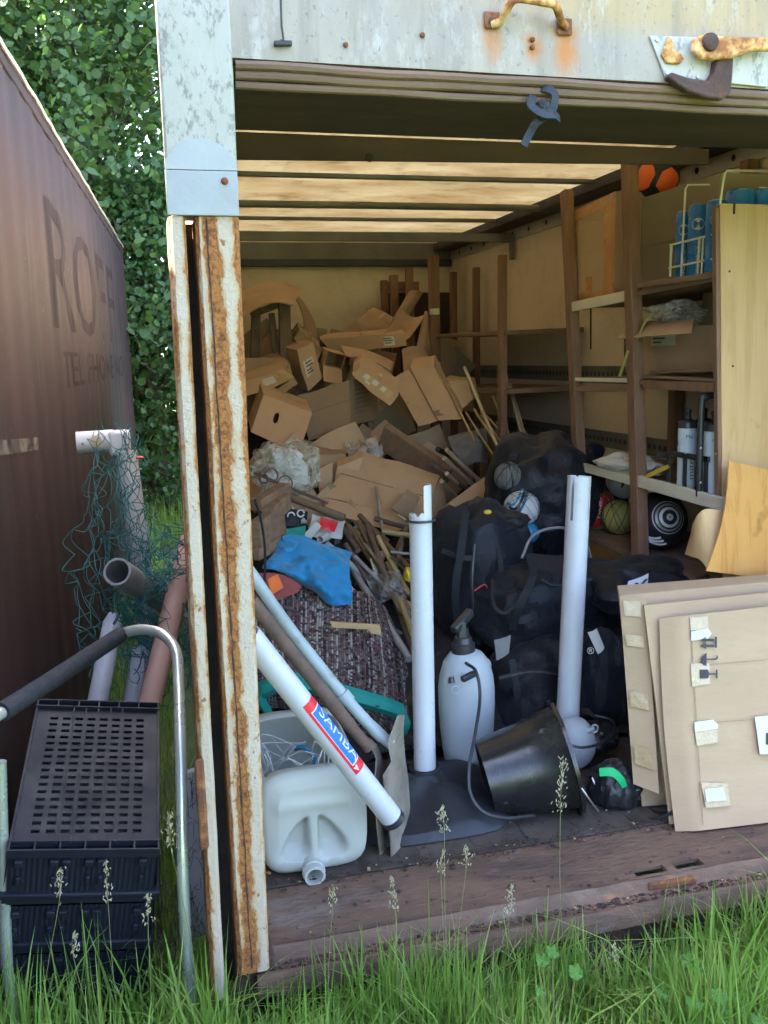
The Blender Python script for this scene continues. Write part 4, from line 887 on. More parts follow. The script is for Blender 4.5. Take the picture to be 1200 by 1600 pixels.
# box with a hand hole
def hole_box():
    Q = quad([(412, 616), (488, 645), (467, 709), (392, 675)], [3.25, 3.1, 3.02, 3.15]); e = V((.02, .30, .06)); T = thing('cardboard_box', 'plain tan box with an oval hand hole in the left pile', 'box', Q[3], 'boxes heaped in the trailer')
    ux = Q[1] - Q[0]; uy = Q[3] - Q[0]; q = lambda u, v: lerp(lerp(Q[0], Q[1], u), lerp(Q[3], Q[2], u), v)
    ring = []; N = 24
    for i in range(N):
        a = 2 * math.pi * i / N; ring.append((.375 + .05 * math.cos(a) * 1.0 + .0, .44 + .14 * (abs(math.sin(a)) ** .6) * math.copysign(1, math.sin(a))))
    outer = []
    for i in range(N):
        a = 2 * math.pi * i / N; c_, s_ = math.cos(a), math.sin(a); k = 1 / max(abs(c_), abs(s_)); outer.append((.5 + .5 * c_ * k, .5 + .5 * s_ * k))
    m = MB(); m.v += [q(*p) for p in outer] + [q(*p) for p in ring] + [q(*p) + e * .02 for p in ring]
    for i in range(N): j = (i + 1) % N; m.f += [(i, j, N + j, N + i), (N + i, N + j, 2 * N + j, 2 * N + i)]
    m.build('front_panel', 'card_tan', T)
    for i in range(4):
        a, b = Q[i], Q[(i + 1) % 4]; c0 = sum(Q, V()) / 4; n = ((a + b) / 2 - c0).normalized() * .006; MB().hexa([a + e * .001, b + e * .001, b - n, a - n, a + e, b + e, b + e - n, a + e - n]).build('box_side', 'card', T)
    MB().ext([p + e for p in Q], e.normalized() * .005).build('box_back', 'card_dull', T)
hole_box()
# the big opened carton in the middle
T, Q, B = carton('largest opened carton lying across the middle of the pile', [(560, 702), (688, 742), (655, 812), (506, 776)], [2.95, 2.75, 2.45, 2.6], (.06, .16, -.14), 'card', jit=.012)
patch(Q, .0, .52, 1, .535, 'print_grey', T, 'crease'); 
MB().sheet(grid(quad([(503, 778), (650, 810), (618, 832), (510, 800)], [2.58, 2.45, 2.36, 2.45]), 5, 8, lambda u, v, p: p + V((0, -.02 * math.sin(3 * v), 0))), .006).build('flap', 'card', T)
MB().sheet(grid(quad([(690, 745), (697, 790), (672, 835), (655, 812)], [2.74, 2.66, 2.4, 2.45]), 5, 5), .006).build('flap', 'card', T)
card_sheet('small stiff card offcut standing on the largest carton', [(636, 765), (656, 778), (640, 812), (612, 795)], [2.5, 2.5, 2.38, 2.38], .006, 'card_dull', group='boxes heaped in the trailer')
carton('torn box with white label scrap between plastic bag and largest carton', [(490, 708), (540, 712), (532, 760), (492, 770)], [2.95, 2.95, 2.85, 2.85], (.02, .2, .02), 'card_dull')
carton('upright narrow carton piece behind the torn box', [(498, 735), (518, 725), (524, 782), (503, 790)], [2.8, 2.85, 2.75, 2.7], (.02, .12, .0), 'card')
carton('small folded carton wedged left of the largest carton', [(526, 730), (566, 715), (548, 762), (520, 775)], [2.82, 2.82, 2.74, 2.74], (.02, .1, .02), 'card')
card_sheet('brown card sheet leaning between the canes and the black bags', [(690, 795), (782, 728), (786, 745), (700, 842)], [2.35, 2.5, 2.45, 2.25], .008, 'card', .02, group='boxes heaped in the trailer')
o = MB().bar(at(598, 680, 3.0), at(700, 748, 2.75), .05, .16, (0, -.6, 1)).build('dark_plank', 'shelf_wood', None, bev=.003); tag(o, 'dark brown plank sloping down behind the largest carton', 'plank')
# loose flaps and offcuts filling the slope between the boxes
rg = random.Random(44)
for k in range(34):
    px, py = rg.uniform(400, 700), rg.uniform(545, 830)
    if px > 640 and py > 760: px -= 120
    w_, h_ = rg.uniform(22, 52), rg.uniform(16, 40); an = rg.uniform(-.9, .9); ca, sa = math.cos(an), math.sin(an); yb_ = ys(py) + rg.uniform(.0, .12)
    q = [(px + (a_ * w_ * ca - b_ * h_ * sa), py + (a_ * w_ * sa + b_ * h_ * ca)) for a_, b_ in ((-1, -1), (1, -1), (1, 1), (-1, 1))]
    card_sheet(where(('torn brown cardboard flap', 'dull brown cardboard offcut', 'dark cardboard scrap')[k % 3], px, py), q, [yb_ + rg.uniform(.0, .12), yb_ + rg.uniform(.0, .12), yb_ - rg.uniform(.0, .12), yb_ - rg.uniform(.0, .12)], .006, ('card', 'card_dull', 'card_olive')[k % 3], rg.uniform(-.04, .05), 'cardboard_flap', 7, 'cardboard', 'loose cardboard in the heap')
# films and bags
def crumple(label, pts, y, amp, m, name, cat, mm=22, th=.002, seed=0, bulge=.08):
    Q = quad(pts, y); n = V((0, -1, .5)).normalized()
    G = grid(Q, mm, mm, lambda u, v, p: p + n * (bulge * math.sin(math.pi * u) * math.sin(math.pi * v) + amp * (noise.noise(p * 9 + V((seed, 0, 0))) + .6 * (.3 - abs(noise.noise(p * 19 + V((0, seed, 0))))))) + V((noise.noise(p * 6), 0, noise.noise(p * 7 + V((4, 0, 0))))) * amp * .6)
    return tag(MB().sheet(G, th).build(name, m), label, cat)
crumple('clear plastic sheet crumpled under the printed box', [(540, 690), (600, 676), (602, 715), (545, 722)], [3.1, 3.05, 2.95, 3.0], .03, 'bag_film', 'plastic_sheet', 'plastic', seed=3)
PB = thing('plastic_sack', 'bulging translucent sack of white packaging at the left of the pile', 'sack', at(440, 775, 2.5))
c0 = at(446, 732, 2.62); blob(c0, (.15, .14, .12), .2, 2.6, .30, 5).build('sack_skin', 'bag_film', PB)
rg = random.Random(3)
for k in range(20):
    c = c0 + V((rg.uniform(-.10, .10), rg.uniform(-.09, -.03), rg.uniform(-.08, .08))); d2 = V((rg.uniform(-1, 1), rg.uniform(-.3, .3), rg.uniform(-1, 1))).normalized()
    MB().bar(c - d2 * .035, c + d2 * .035, .05, .03, (0, -1, .3)).build('packaging_block', 'white_paint', PB, bev=.008)
crumple('grey cloth heap behind the brass canes', [(700, 680), (762, 668), (768, 722), (715, 728)], [3.0, 3.0, 2.85, 2.85], .04, 'grey_cloth', 'grey_cloth_heap', 'cloth', seed=6)

# ------------------------------------------------------------------ canes and poles
for i, (x0, y0, x1, y1, d0, d1, r, m_) in enumerate([(726, 574, 778, 700, 3.2, 2.7, .010, 'pale_pole'), (741, 640, 800, 728, 3.1, 2.65, .009, 'brass_pole'), (752, 648, 806, 722, 3.1, 2.7, .007, 'brass_pole'), (728, 645, 786, 735, 3.1, 2.62, .007, 'brass_pole'), (770, 620, 812, 720, 3.1, 2.75, .008, 'brass_pole'), (790, 585, 822, 705, 3.2, 2.8, .009, 'pale_pole'), (797, 600, 826, 700, 3.2, 2.85, .008, 'pale_pole'), (760, 650, 818, 715, 3.15, 2.75, .008, 'brass_pole'), (801, 640, 829, 690, 3.1, 2.9, .007, 'brass_pole'), (690, 585, 742, 690, 3.3, 2.8, .007, 'brass_pole'), (776, 660, 822, 725, 3.0, 2.7, .006, 'brass_pole'), (786, 628, 800, 715, 3.1, 2.72, .006, 'brass_pole')]):
    _o = ['first', 'second', 'third', 'fourth', 'fifth', 'sixth', 'seventh', 'eighth', 'ninth', 'tenth', 'eleventh', 'last'][sorted([690, 726, 728, 741, 752, 760, 770, 776, 786, 790, 797, 801]).index(x0)]
    rod(('pale thick cane, ' if m_ == 'pale_pole' else 'thin brassy cane, ') + _o + ' from the left by its tip in the bundle', at(x0, y0, d0), at(x1, y1, d1), r, m_, 'cane', 'cane', 'canes in the bundle')
for i, (x0, y0, x1, y1, m_) in enumerate([(698, 703, 750, 752, 'pale_pole'), (694, 716, 742, 760, 'pale_pole'), (672, 725, 735, 768, 'rust_pipe'), (698, 740, 722, 762, 'pale_pole'), (690, 752, 712, 775, 'pale_pole')]):
    rod(('topmost', 'second', 'third', 'fourth', 'lowest')[i] + (' pale' if m_ == 'pale_pole' else ' rusty') + ' pole end poking from the heap right of the largest carton', at(x0, y0, 2.55), at(x1, y1, 2.75), .012, m_, 'pole_end', 'pole', 'pole ends by the largest carton')
rod('blue grey pole end behind the pale pole ends', at(684, 702, 2.7), at(712, 715, 2.85), .016, 'strap_blue_grey', 'pole_end', 'pole')
PR = [(545, 822, 600, 905, .014), (560, 815, 628, 960, .012), (575, 822, 612, 930, .016), (590, 838, 640, 930, .012), (600, 845, 588, 760, .008), (562, 805, 655, 905, .014), (605, 880, 638, 955, .013), (540, 850, 580, 915, .012), (612, 905, 645, 990, .014), (548, 885, 640, 1030, .016), (628, 850, 612, 905, .012), (570, 850, 600, 890, .01), (585, 810, 700, 842, .012), (598, 830, 650, 838, .014), (610, 862, 650, 866, .008), (612, 872, 652, 878, .008), (618, 940, 648, 1020, .013), (520, 800, 560, 860, .013), (600, 920, 645, 948, .012), (555, 870, 630, 945, .010), (580, 835, 590, 880, .012), (635, 825, 605, 900, .014)]
for i, (x0, y0, x1, y1, r) in enumerate(PR):
    rod(where(('dull brown tent pole', 'thin dull brown tent pole' if r < .0125 else 'thick dull brown tent pole', 'rusty dark tent pole', 'brassy tent pole', 'grey metal tent pole')[i % 5], (x0 + x1) / 2, (y0 + y1) / 2), sf(x0, y0, .10 + .06 * (i % 4)), sf(x1, y1, .12 + .05 * (i % 3)), r, ('brown_rod', 'brown_rod', 'rust_pipe', 'brass_pole', 'pipe_grey')[i % 5], 'tent_pole', 'pole', 'brown poles in the tangle')
rod('short white pipe with open end in the brown pole tangle', at(583, 905, 1.85), at(597, 866, 2.05), .019, 'pvc', 'pipe_offcut', 'pipe', None, True)
rod('grey pipe end low in the brown pole tangle', at(632, 972, 1.55), at(640, 945, 1.75), .017, 'pipe_grey', 'pipe_offcut', 'pipe', None, True)
rod('thick dull pipe sloping down to an open end above the blue cloth', at(538, 809, 2.15), at(440, 772, 2.3), .019, 'brown_rod', 'steel_pipe', 'pipe', None, True)
rod('thin rusty rod lying across the plastic sack', at(396, 738, 2.25), at(512, 786, 2.3), .007, 'rust_pipe', 'thin_rod', 'rod')
rod('blue grey tube lying below the thick dull pipe', at(448, 790, 2.2), at(475, 818, 2.1), .018, 'shaft_grey', 'grey_tube', 'tube')
rod('blue grey tube running under the blue cloth to the right', at(510, 850, 2.0), at(575, 905, 1.85), .016, 'shaft_grey', 'grey_tube', 'tube')
crumple('crumpled clear film bag caught in the brown poles', [(572, 905), (622, 888), (632, 935), (588, 945)], [1.8, 1.8, 1.72, 1.72], .03, 'film_dark', 'film_bag', 'plastic', seed=8)
# bric-a-brac near the sack
crumple('white printed carrier bag with pink and blue marks in the tangle', [(485, 805), (540, 812), (530, 845), (480, 838)], [2.2, 2.2, 2.1, 2.1], .03, 'paper', 'carrier_bag', 'bag', seed=12, bulge=.05)
crumple('pink scrap of printed bag beside the white carrier bag', [(500, 808), (528, 815), (522, 832), (500, 826)], [2.1, 2.1, 2.04, 2.04], .012, 'label_red', 'bag_scrap', 'bag', seed=13, bulge=.02)
card_sheet('white paper card sticking up behind the blue cloth', [(468, 842), (494, 815), (502, 822), (480, 850)], [2.02, 2.02, 2.0, 2.0], .003, 'paper', cat='paper')
rod('white pipe fitting with round hole in the tangle', at(500, 843, 1.95), at(512, 838, 2.0), .018, 'pvc', 'pipe_fitting', 'fitting', None, True)
for k, (px, py) in enumerate(((455, 806), (470, 802))):
    m = MB(); c = at(px, py, 2.1); m.tube([c + V((math.cos(a) * .016, 0, math.sin(a) * .016)) for a in np.linspace(0, 5.9, 14)], .004, 6); tag(m.build('white_clip', 'white_paint'), ('left', 'right')[k] + ' one of two small white ring clips on dark plastic', 'clip')
crumple('dark blue scrap of plastic below the ring clips', [(440, 795), (480, 800), (478, 822), (445, 822)], [2.14, 2.14, 2.08, 2.08], .02, 'navy_bag', 'plastic_scrap', 'plastic', seed=14, bulge=.02)
for k, (px, py, s_) in enumerate(((424, 742, .03), (412, 748, .02), (445, 755, .035))):
    m = MB(); c = at(px, py, 2.2); m.tube([c + V((math.cos(a) * s_, .01 * math.sin(2 * a), math.sin(a) * s_)) for a in np.linspace(0, 6.28, 18)], .004, 6); tag(m.build('wire_coil', 'rust_pipe'), ('middle', 'leftmost', 'rightmost')[k] + ' loop of stiff rusty wire before the plastic sack', 'wire', 'rusty wire loops')
WC = thing('wood_scraps', 'rough timber offcuts nailed together beside the rusted post', 'timber', at(420, 870, 1.6))
for a, b, w_, h in ((at(400, 790, 1.75), at(446, 762, 1.9), .06, .05), (at(418, 808, 1.7), at(447, 782, 1.85), .05, .07), (at(400, 840, 1.62), at(438, 812, 1.8), .05, .13), (at(400, 866, 1.6), at(437, 845, 1.75), .03, .05)):
    MB().bar(a, b, w_, h).jitter(.004).build('offcut', 'scrap_wood', WC, bev=.003)
tag(MB().tube(bez([at(398, 780, 1.35), at(408, 815, 1.35), at(414, 860, 1.33), at(413, 910, 1.32)], 8), .005, 6).build('dark_cable', 'strap_black'), 'dark cable hanging beside the rusted corner post', 'cable')
# rug with teal binding
def rug():
    rows = [[(398, 918), (470, 912), (560, 925), (602, 950)], [(398, 980), (470, 985), (560, 990), (628, 1010)], [(398, 1040), (470, 1052), (560, 1065), (643, 1085)], [(398, 1078), (455, 1075), (545, 1105), (645, 1160)], [(405, 1110), (455, 1105), (540, 1135), (640, 1190)]]
    yy = [[1.62, 1.62, 1.60, 1.60], [1.38, 1.38, 1.36, 1.40], [1.22, 1.20, 1.18, 1.24], [1.10, 1.06, 1.04, 1.12], [1.12, 1.10, 1.08, 1.12]]
    C = [[at(*p, y) for p, y in zip(r_, y_)] for r_, y_ in zip(rows, yy)]; cols = [bez([C[i][j] for i in range(5)], 10) for j in range(4)]
    G = []
    for i in range(len(cols[0])): G.append([p + V((0, -.008, .012)) * noise.noise(p * 6) * 2 for p in bez([cols[j][i] for j in range(4)], 12)])
    T = thing('woven_rug', 'woven striped rag rug bound in teal, draped over the left pile', 'rug', C[4][1])
    MB().sheet(G, .012).build('rug_face', 'rug', T)
    e = [row[0] for row in ()]
    edge = bez([at(398, 1082, 1.08), at(412, 1072, 1.05), at(450, 1058, 1.02), at(520, 1074, .99), at(590, 1093, .98), at(632, 1108, 1.0)], 8); G = [[p + V((0, .02, .012)), p, p + V((0, -.006, -.028)), p + V((0, .012, -.05))] for p in edge]
    MB().sheet(G, .006, False).build('binding', 'teal', T)
    ed2 = bez([at(632, 1108, 1.0), at(640, 1130, .99), at(636, 1145, 1.0)], 6); MB().sheet([[p, p + V((-.03, -.01, -.01))] for p in ed2], .006, False).build('binding', 'teal', T)
    ed3 = bez([at(412, 1072, 1.05), at(404, 1095, 1.04), at(415, 1118, 1.03)], 6); MB().sheet([[p, p + V((.03, .03, -.005))] for p in ed3], .006, False).build('binding', 'teal', T)
    for px, py in ((590, 1103), (430, 1075)): MB().bar(at(px - 3, py, .965), at(px + 3, py + 1, .965), .004, .005).build('staple', 'dark_steel', T)
rug()
# blue, teal and red cloths
def cloth(label, rows, m_, name, seed, amp=.02, th=.004, n=8):
    C = [[at(*p) for p in r_] for r_ in rows]; cols = [bez([C[i][j] for i in range(len(C))], n) for j in range(len(C[0]))]; G = []
    for i in range(len(cols[0])): G.append([p + V((0, -1, .4)) * amp * (noise.noise(p * 10 + V((seed, 0, 0))) + .5 * (.3 - abs(noise.noise(p * 22)))) for p in bez([cols[j][i] for j in range(len(cols))], n)])
    return tag(MB().sheet(G, th).build(name, m_), label, 'cloth')
cloth('bright blue cloth draped over the top of the rug', [[(438, 840, 1.75), (470, 838, 1.75), (505, 852, 1.72), (552, 862, 1.68)], [(428, 865, 1.66), (465, 862, 1.64), (505, 868, 1.60), (546, 882, 1.58)], [(410, 886, 1.58), (455, 890, 1.55), (500, 896, 1.50), (546, 905, 1.50)], [(425, 890, 1.56), (470, 905, 1.52), (510, 922, 1.46), (550, 925, 1.45)], [(460, 905, 1.56), (490, 922, 1.53), (515, 945, 1.46), (549, 944, 1.45)]], 'blue_cloth', 'blue_cloth', 2, .055, .004, 12)
cloth('folded end of blue cloth tucked on its left', [[(440, 838, 1.72), (462, 836, 1.72), (505, 855, 1.68)], [(448, 858, 1.66), (470, 858, 1.64), (508, 868, 1.60)], [(450, 875, 1.62), (475, 872, 1.6), (510, 876, 1.58)]], 'blue_cloth', 'blue_cloth', 9, .01)
cloth('teal cloth corner behind the blue cloth', [[(440, 828, 1.85), (478, 822, 1.85)], [(438, 842, 1.8), (476, 840, 1.8)]], 'teal', 'teal_cloth', 4, .01)
cloth('dusty red cloth under the blue cloth', [[(404, 895, 1.5), (440, 898, 1.5), (470, 915, 1.5)], [(405, 920, 1.45), (440, 925, 1.44), (466, 925, 1.45)], [(408, 940, 1.42), (432, 938, 1.42), (450, 930, 1.44)]], 'red_cloth', 'red_cloth', 5, .015)
card_sheet('orange paper tag lying on the red cloth', [(418, 905), (434, 897), (443, 918), (424, 930)], [1.41, 1.41, 1.38, 1.38], .002, 'orange', cat='tag', name='orange_tag')
m = MB().prism(P2([(516, 973), (594, 978), (596, 990), (594, 993), (580, 990), (575, 984), (520, 981)], 1.30), (0, .012, .004)); tag(m.build('wood_stick', 'pale_stick', None, bev=.002), 'splintered pale wood strip lying on the rug', 'stick')
crumple('flat dark plastic sheet at the right edge of the rug', [(545, 935), (575, 945), (632, 990), (612, 1000)], [1.65, 1.65, 1.55, 1.5], .02, 'grey_cloth', 'plastic_sheet', 'plastic', seed=15, bulge=.02)
mat('zip_metal', (.05, .05, .055), (.09, .09, .09), .4, metal=.5, scale=90)
# ================================================================== RIGHT SIDE: SHELVING AND WHAT IS ON IT
SH = thing('timber_shelving', 'reddish timber shelving along the right wall with plywood end panel', 'shelving', (2.0, 1.4, 0))
p1a, p1b = onx(885, 298, 1.8), onx(908, 780, 1.8); p2a, p2b = onx(983, 240, 1.8), onx(1001, 880, 1.8)
for a, b, wv, hv in ((p1a, p1b, .055, .045), (p2a, p2b, .06, .05)):
    d2 = (b - a).normalized(); MB().bar(a, b + d2 * ((b.z - 0) / -d2.z if d2.z else 0), wv, hv, (1, 0, 0)).jitter(.0015).build('post', 'post_wood', SH, bev=.003)
for px, p0, p1 in ((1171, 250, 900), (1062, 400, 690)):
    a = onx(px, p0, 2.26); MB().box((2.235, a.y - .03, 0), (2.285, a.y + .03, a.z)).build('post', 'post_wood', SH, bev=.003)
YF, YN = 2.06, .84           # far and near end of the shelves
def shelf(zf, zn, m, th=.02, x0=1.80, y0=YN, y1=YF, nm='shelf_board'):
    return MB().hexa([(x0, y0, zn), (x0, y1, zf), (x0, y1, zf - th), (x0, y0, zn - th), (2.28, y0, zn), (2.28, y1, zf), (2.28, y1, zf - th), (2.28, y0, zn - th)]).build(nm, m, SH, bev=.002)
def lip(px0, py0, px1, py1, h, m, x0=1.785, nm='edge_strip'):
    a, b = onx(px0, py0, x0), onx(px1, py1, x0); return MB().hexa([a, b, b + V((0, 0, -h)), a + V((0, 0, -h)), a + V((.018, 0, 0)), b + V((.018, 0, 0)), b + V((.018, 0, -h)), a + V((.018, 0, -h))]).build(nm, m, SH, bev=.002)
zt = [onx(940, 468, 1.8).z, onx(950, 592, 1.8).z, onx(940, 735, 1.8).z, onx(960, 850, 1.8).z]
shelf(zt[0], zt[0] + .03, 'shelf_wood'); lip(893, 472, 980, 453, .045, 'white_wood'); lip(996, 442, 1118, 424, .022, 'shelf_wood')
shelf(zt[1], zt[1], 'shelf_wood'); lip(898, 590, 982, 591, .018, 'white_wood'); lip(898, 602, 982, 601, .03, 'shelf_wood', 1.79); lip(1004, 594, 1120, 598, .035, 'post_wood', 1.79)
shelf(zt[2], zt[2] - .02, 'shelf_wood'); lip(896, 720, 990, 745, .04, 'white_wood'); lip(994, 742, 1128, 778, .05, 'white_wood', 1.78)
shelf(zt[3], zt[3] - .02, 'shelf_wood', .025, 1.80)
for a, b in ((onx(1015, 578, 1.83), onx(1125, 576, 1.83)), (onx(1005, 586, 1.80), onx(1122, 592, 1.80))):
    MB().hexa([a, b, b + V((0, 0, -.012)), a + V((0, 0, -.012)), *[p + V((.3, 0, 0)) for p in (a, b, b + V((0, 0, -.012)), a + V((0, 0, -.012)))]]).build('loose_board', 'shelf_wood', SH, bev=.002)
# plywood end panel
zt_ = at(1120, 318, .84).z; zb_ = at(1130, 790, .84).z; xl = at(1119, 318, .84).x; xl2 = at(1131, 790, .84).x
EP = MB().hexa([(xl + .012, .835, zt_), (2.29, .835, zt_), (2.29, .835, .45), (xl2 + .012, .835, .45), (xl + .012, .85, zt_), (2.29, .85, zt_), (2.29, .85, .45), (xl2 + .012, .85, .45)]).build('end_panel', 'ply', SH, bev=.002)
MB().hexa([(xl - .004, .838, zt_ - .004), (xl + .0115, .838, zt_ - .004), (xl2 + .0115, .838, .5), (xl2 - .004, .838, .5), (xl - .004, .862, zt_ - .004), (xl + .0115, .862, zt_ - .004), (xl2 + .0115, .862, .5), (xl2 - .004, .862, .5)]).build('end_post', 'post_wood', SH, bev=.002)
MB().box((at(1147, 318, .83).x, .832, zt_ - .035), (at(1149, 318, .83).x + .002, .8348, zt_)).build('saw_cut', 'dirt_and_gap_shade', EP)
for px, py in ((1140, 424), (1145, 572), (1122, 323)): MB().ball(at(px, py, .834), .004, 8).build('nail', 'dark_steel', EP)
# curled plywood sheet nailed over it
o = MB(); top = [at(1240, 745, .76), at(1200, 735, .76), at(1165, 726, .755), at(1138, 720, .75)]; bot = [at(1240, 912, .72), at(1200, 905, .72), at(1150, 898, .70), at(1103, 892, .66)]
tp = bez(top, 6); bt = bez(bot, 6); G = []
for i in range(9): 
    v = i / 8; G.append([lerp(a, b, v) + V((-.018 * math.sin(math.pi * v) * (k / len(tp)) * -1, -.01 * math.sin(math.pi * v), 0)) for k, (a, b) in enumerate(zip(tp, bt))])
PL = thing('plywood_sheet', 'thin curled honey coloured plywood sheet hanging at the shelving end', 'plywood', bt[-1])
MB().sheet(G, .005).build('outer_face', 'ply_warm', PL)
ct = bez([at(1136, 800, .74), at(1118, 796, .74), at(1098, 797, .75), at(1085, 815, .78), at(1080, 835, .82)], 5); cb = bez([at(1104, 888, .68), at(1101, 882, .70), at(1092, 873, .74), at(1082, 870, .78), at(1071, 866, .84)], 5)
MB().sheet([[lerp(a, b, i / 6) for a, b in zip(ct, cb)] for i in range(7)], .005).build('curled_end', 'ply', PL)
# ------------------------------------------------------------------ on the shelves
def sbox(label, px0, py0, px1, py1, y_far, y_near, xw, m, name='shelf_carton'): pass
z0 = zt[0] + .006
a0 = onx(898, 455, 1.82); a1 = onx(962, 440, 1.82)
TB = thing('taped_carton', 'carton sealed with brown tape on the top shelf between the two posts', 'box', (1.95, 1.85, z0))
ytb0, ytb1 = onx(962, 400, 1.83).y, onx(898, 400, 1.83).y; ztb = onx(945, 305, 1.83).z; ztb2 = onx(900, 328, 1.83).z
Qt = [V((1.83, ytb1, ztb2)), V((1.83, ytb0, ztb)), V((1.83, ytb0, z0)), V((1.83, ytb1, z0))]
MB().ext(Qt, (.36, .0, 0)).jitter(.008).build('carton_body', 'card_light', TB, bev=.004)
for u0, v0, u1, v1 in ((.0, .0, 1, .12), (.74, .12, 1, 1), (.0, .92, .74, 1.0), (.0, .12, .07, .92), (.30, .75, .46, .92)): patch(Qt, u0, v0, u1, v1, 'tape_brown', TB, 'tape_strip', .004)
PC = thing('plain_carton', 'wide plain olive brown carton on the top shelf under the orange ball', 'box', (2.0, 1.3, z0))
yp0, yp1 = onx(1122, 380, 1.95).y, onx(965, 380, 1.95).y; zpc = onx(1040, 297, 1.95).z
MB().ext([V((1.95, yp1, zpc)), V((1.95, yp0, zpc)), V((1.95, yp0, z0 + .02)), V((1.95, yp1, z0))], (.3, 0, 0)).jitter(.004).build('carton_body', 'card_olive', PC, bev=.004)
zz = onx(1040, 378, 1.95).z; MB().box((1.947, yp0, zz - .002), (1.9495, yp1, zz + .001)).build('flap_seam', 'print_grey', PC)
# orange and black ball
def ball_parts(name, label, c, r, base, patches, group=None):
    T = thing(name, label, 'ball', V(c) - V((0, 0, r))); b = MB().ball(c, r, 40).build('ball_skin', base, T)
    for dirs, mm_, scale_ in patches:
        pts = []; c_ = sum((V(d).normalized() for d in dirs), V()).normalized(); n = len(dirs); m = MB(); rings = 7; V0 = []
        for i in range(rings + 1):
            for j in range(n * 6):
                e0 = V(dirs[j // 6]).normalized(); e1 = V(dirs[(j // 6 + 1) % n]).normalized(); e = lerp(e0, e1, (j % 6) / 6); d2 = lerp(c_, e, i / rings).normalized(); V0.append(V(c) + d2 * (r * 1.006 if i < rings else r * .999))
        m.v = V0; k = n * 6
        for i in range(rings):
            for j in range(k): m.f.append((i * k + j, i * k + (j + 1) % k, (i + 1) * k + (j + 1) % k, (i + 1) * k + j))
        m.build('panel', mm_, T)
    return T
bc = onx(1028, 279, 2.02); vd = (EYE - bc).normalized(); sr = vd.cross(V((0, 0, 1))).normalized() * -1; upv = V((0, 0, 1))
def fd(c, a, b): # direction on a ball facing the viewer: a to the right, b up
    d0 = (EYE - V(c)).normalized(); r0 = V((0, 0, 1)).cross(d0).normalized(); u0 = d0.cross(r0); return (d0 * math.sqrt(max(0.02, 1 - a * a - b * b)) + r0 * a + u0 * b)
ball_parts('football', 'orange and black ball sitting on the plain carton', bc, .092, 'black_ball', [([fd(bc, -.95, -.1), fd(bc, -.8, .5), fd(bc, -.25, .9), fd(bc, -.12, .2), fd(bc, -.4, -.35), fd(bc, -.8, -.5)], 'orange_ball', 1), ([fd(bc, -.1, -.3), fd(bc, .2, .3), fd(bc, .6, .45), fd(bc, .95, -.05), fd(bc, .7, -.55), fd(bc, .2, -.7)], 'orange_ball', 1)])
# wire rack of blue cans
RK = thing('wire_rack', 'cream wire basket rack holding the blue cans on the top shelf', 'rack', onx(1090, 430, 1.9))
def wire(pts, r=.004): return MB().tube([onx(px, py, x_) for px, py, x_ in pts], r, 6).build('wire', 'cream_wire', RK)
wire([(1064, 436, 1.84), (1071, 295, 1.84), (1075, 289, 1.85), (1125, 289, 2.0), (1200, 294, 2.15)]); wire([(1125, 318, 1.75), (1132, 272, 1.75), (1136, 267, 1.76), (1205, 267, 1.78)])
wire([(1047, 383, 1.82), (1120, 365, 1.80)]); wire([(1045, 419, 1.82), (1120, 403, 1.80)]); wire([(1049, 383, 1.82), (1047, 432, 1.82)], .005)
for px in (1093, 1099): wire([(px, 372, 1.81), (px - 3, 428, 1.81)], .004)
for k, (px, py, x_, lab) in enumerate(((1069, 330, 1.88, 'leftmost small blue can behind the wire of the rack'), (1092, 319, 1.88, 'blue can with a white round emblem facing out of the rack'), (1121, 312, 1.86, 'blue can half hidden by the plywood panel edge'), (1157, 296, 1.86, 'blue can top showing above the plywood panel'), (1192, 296, 1.86, 'blue can top at the right edge of the photo'), (1085, 324, 2.0, 'blue can standing behind the emblem can in the rack'))):
    c = onx(px, py, x_) if k not in (2, 3, 4) else at(px, py, .95); zb = z0 + .012; h = c.z - zb; r = .038 if k not in (3, 4) else .05
    if k == 0: r = .03
    T = thing('spray_can', lab, 'can', (c.x, c.y, zb), 'blue cans in the wire rack')
    MB().lathe([(r * .94, 0), (r, .01), (r, h * .42), (r * .95, h * .45), (r, h * .48), (r, h - .02), (r * .9, h - .006), (r * .6, h)], (c.x, c.y, zb), (0, 0, 1), 28).build('can_body', 'can_blue', T)
    if k in (0, 1, 2):
        an = math.atan2(EYE.y - c.y, EYE.x - c.x)
        def cyl(a, z, rr=1.01): return V((c.x + r * rr * math.cos(an + a), c.y + r * rr * math.sin(an + a), zb + z))
        def cw(a0, z_, sc): return lambda x, y, z: cyl(a0 + y * sc / r, z_ - x * sc, 1.012 + z)
        m = MB(); N = 20; m.v = [cyl(0, h * .74)] + [cyl(.62 * math.cos(q), h * .74 + .022 * math.sin(q), 1.006) for q in np.linspace(0, 6.28, N, False)]
        for j in range(N): m.f.append((0, 1 + j, 1 + (j + 1) % N))
        m.build('emblem', 'white_paint', T); write('m', (0, 0, 0), (1, 0, 0), (0, 1, 0), 1, 'print_black', T, 'lettering', 0, wrap=lambda x, y, z: cyl(-.36 + x * .85, h * .74 - .011 + y * .04, 1.03))
        m = MB(); m.add([cyl(-.35, h * .63, 1.008), cyl(.3, h * .63, 1.008), cyl(.3, h * .3, 1.008), cyl(-.1, h * .3, 1.008)], [(0, 1, 2, 3)]); m.build('stripe', 'yellow_dull', T)
        write('SPORT', (0, 0, 0), (1, 0, 0), (0, 1, 0), 1, 'white_paint', T, 'lettering', 0, wrap=lambda x, y, z: cyl(.25 - y * .55, h * .05 + (3.2 - x) * .028, 1.03))
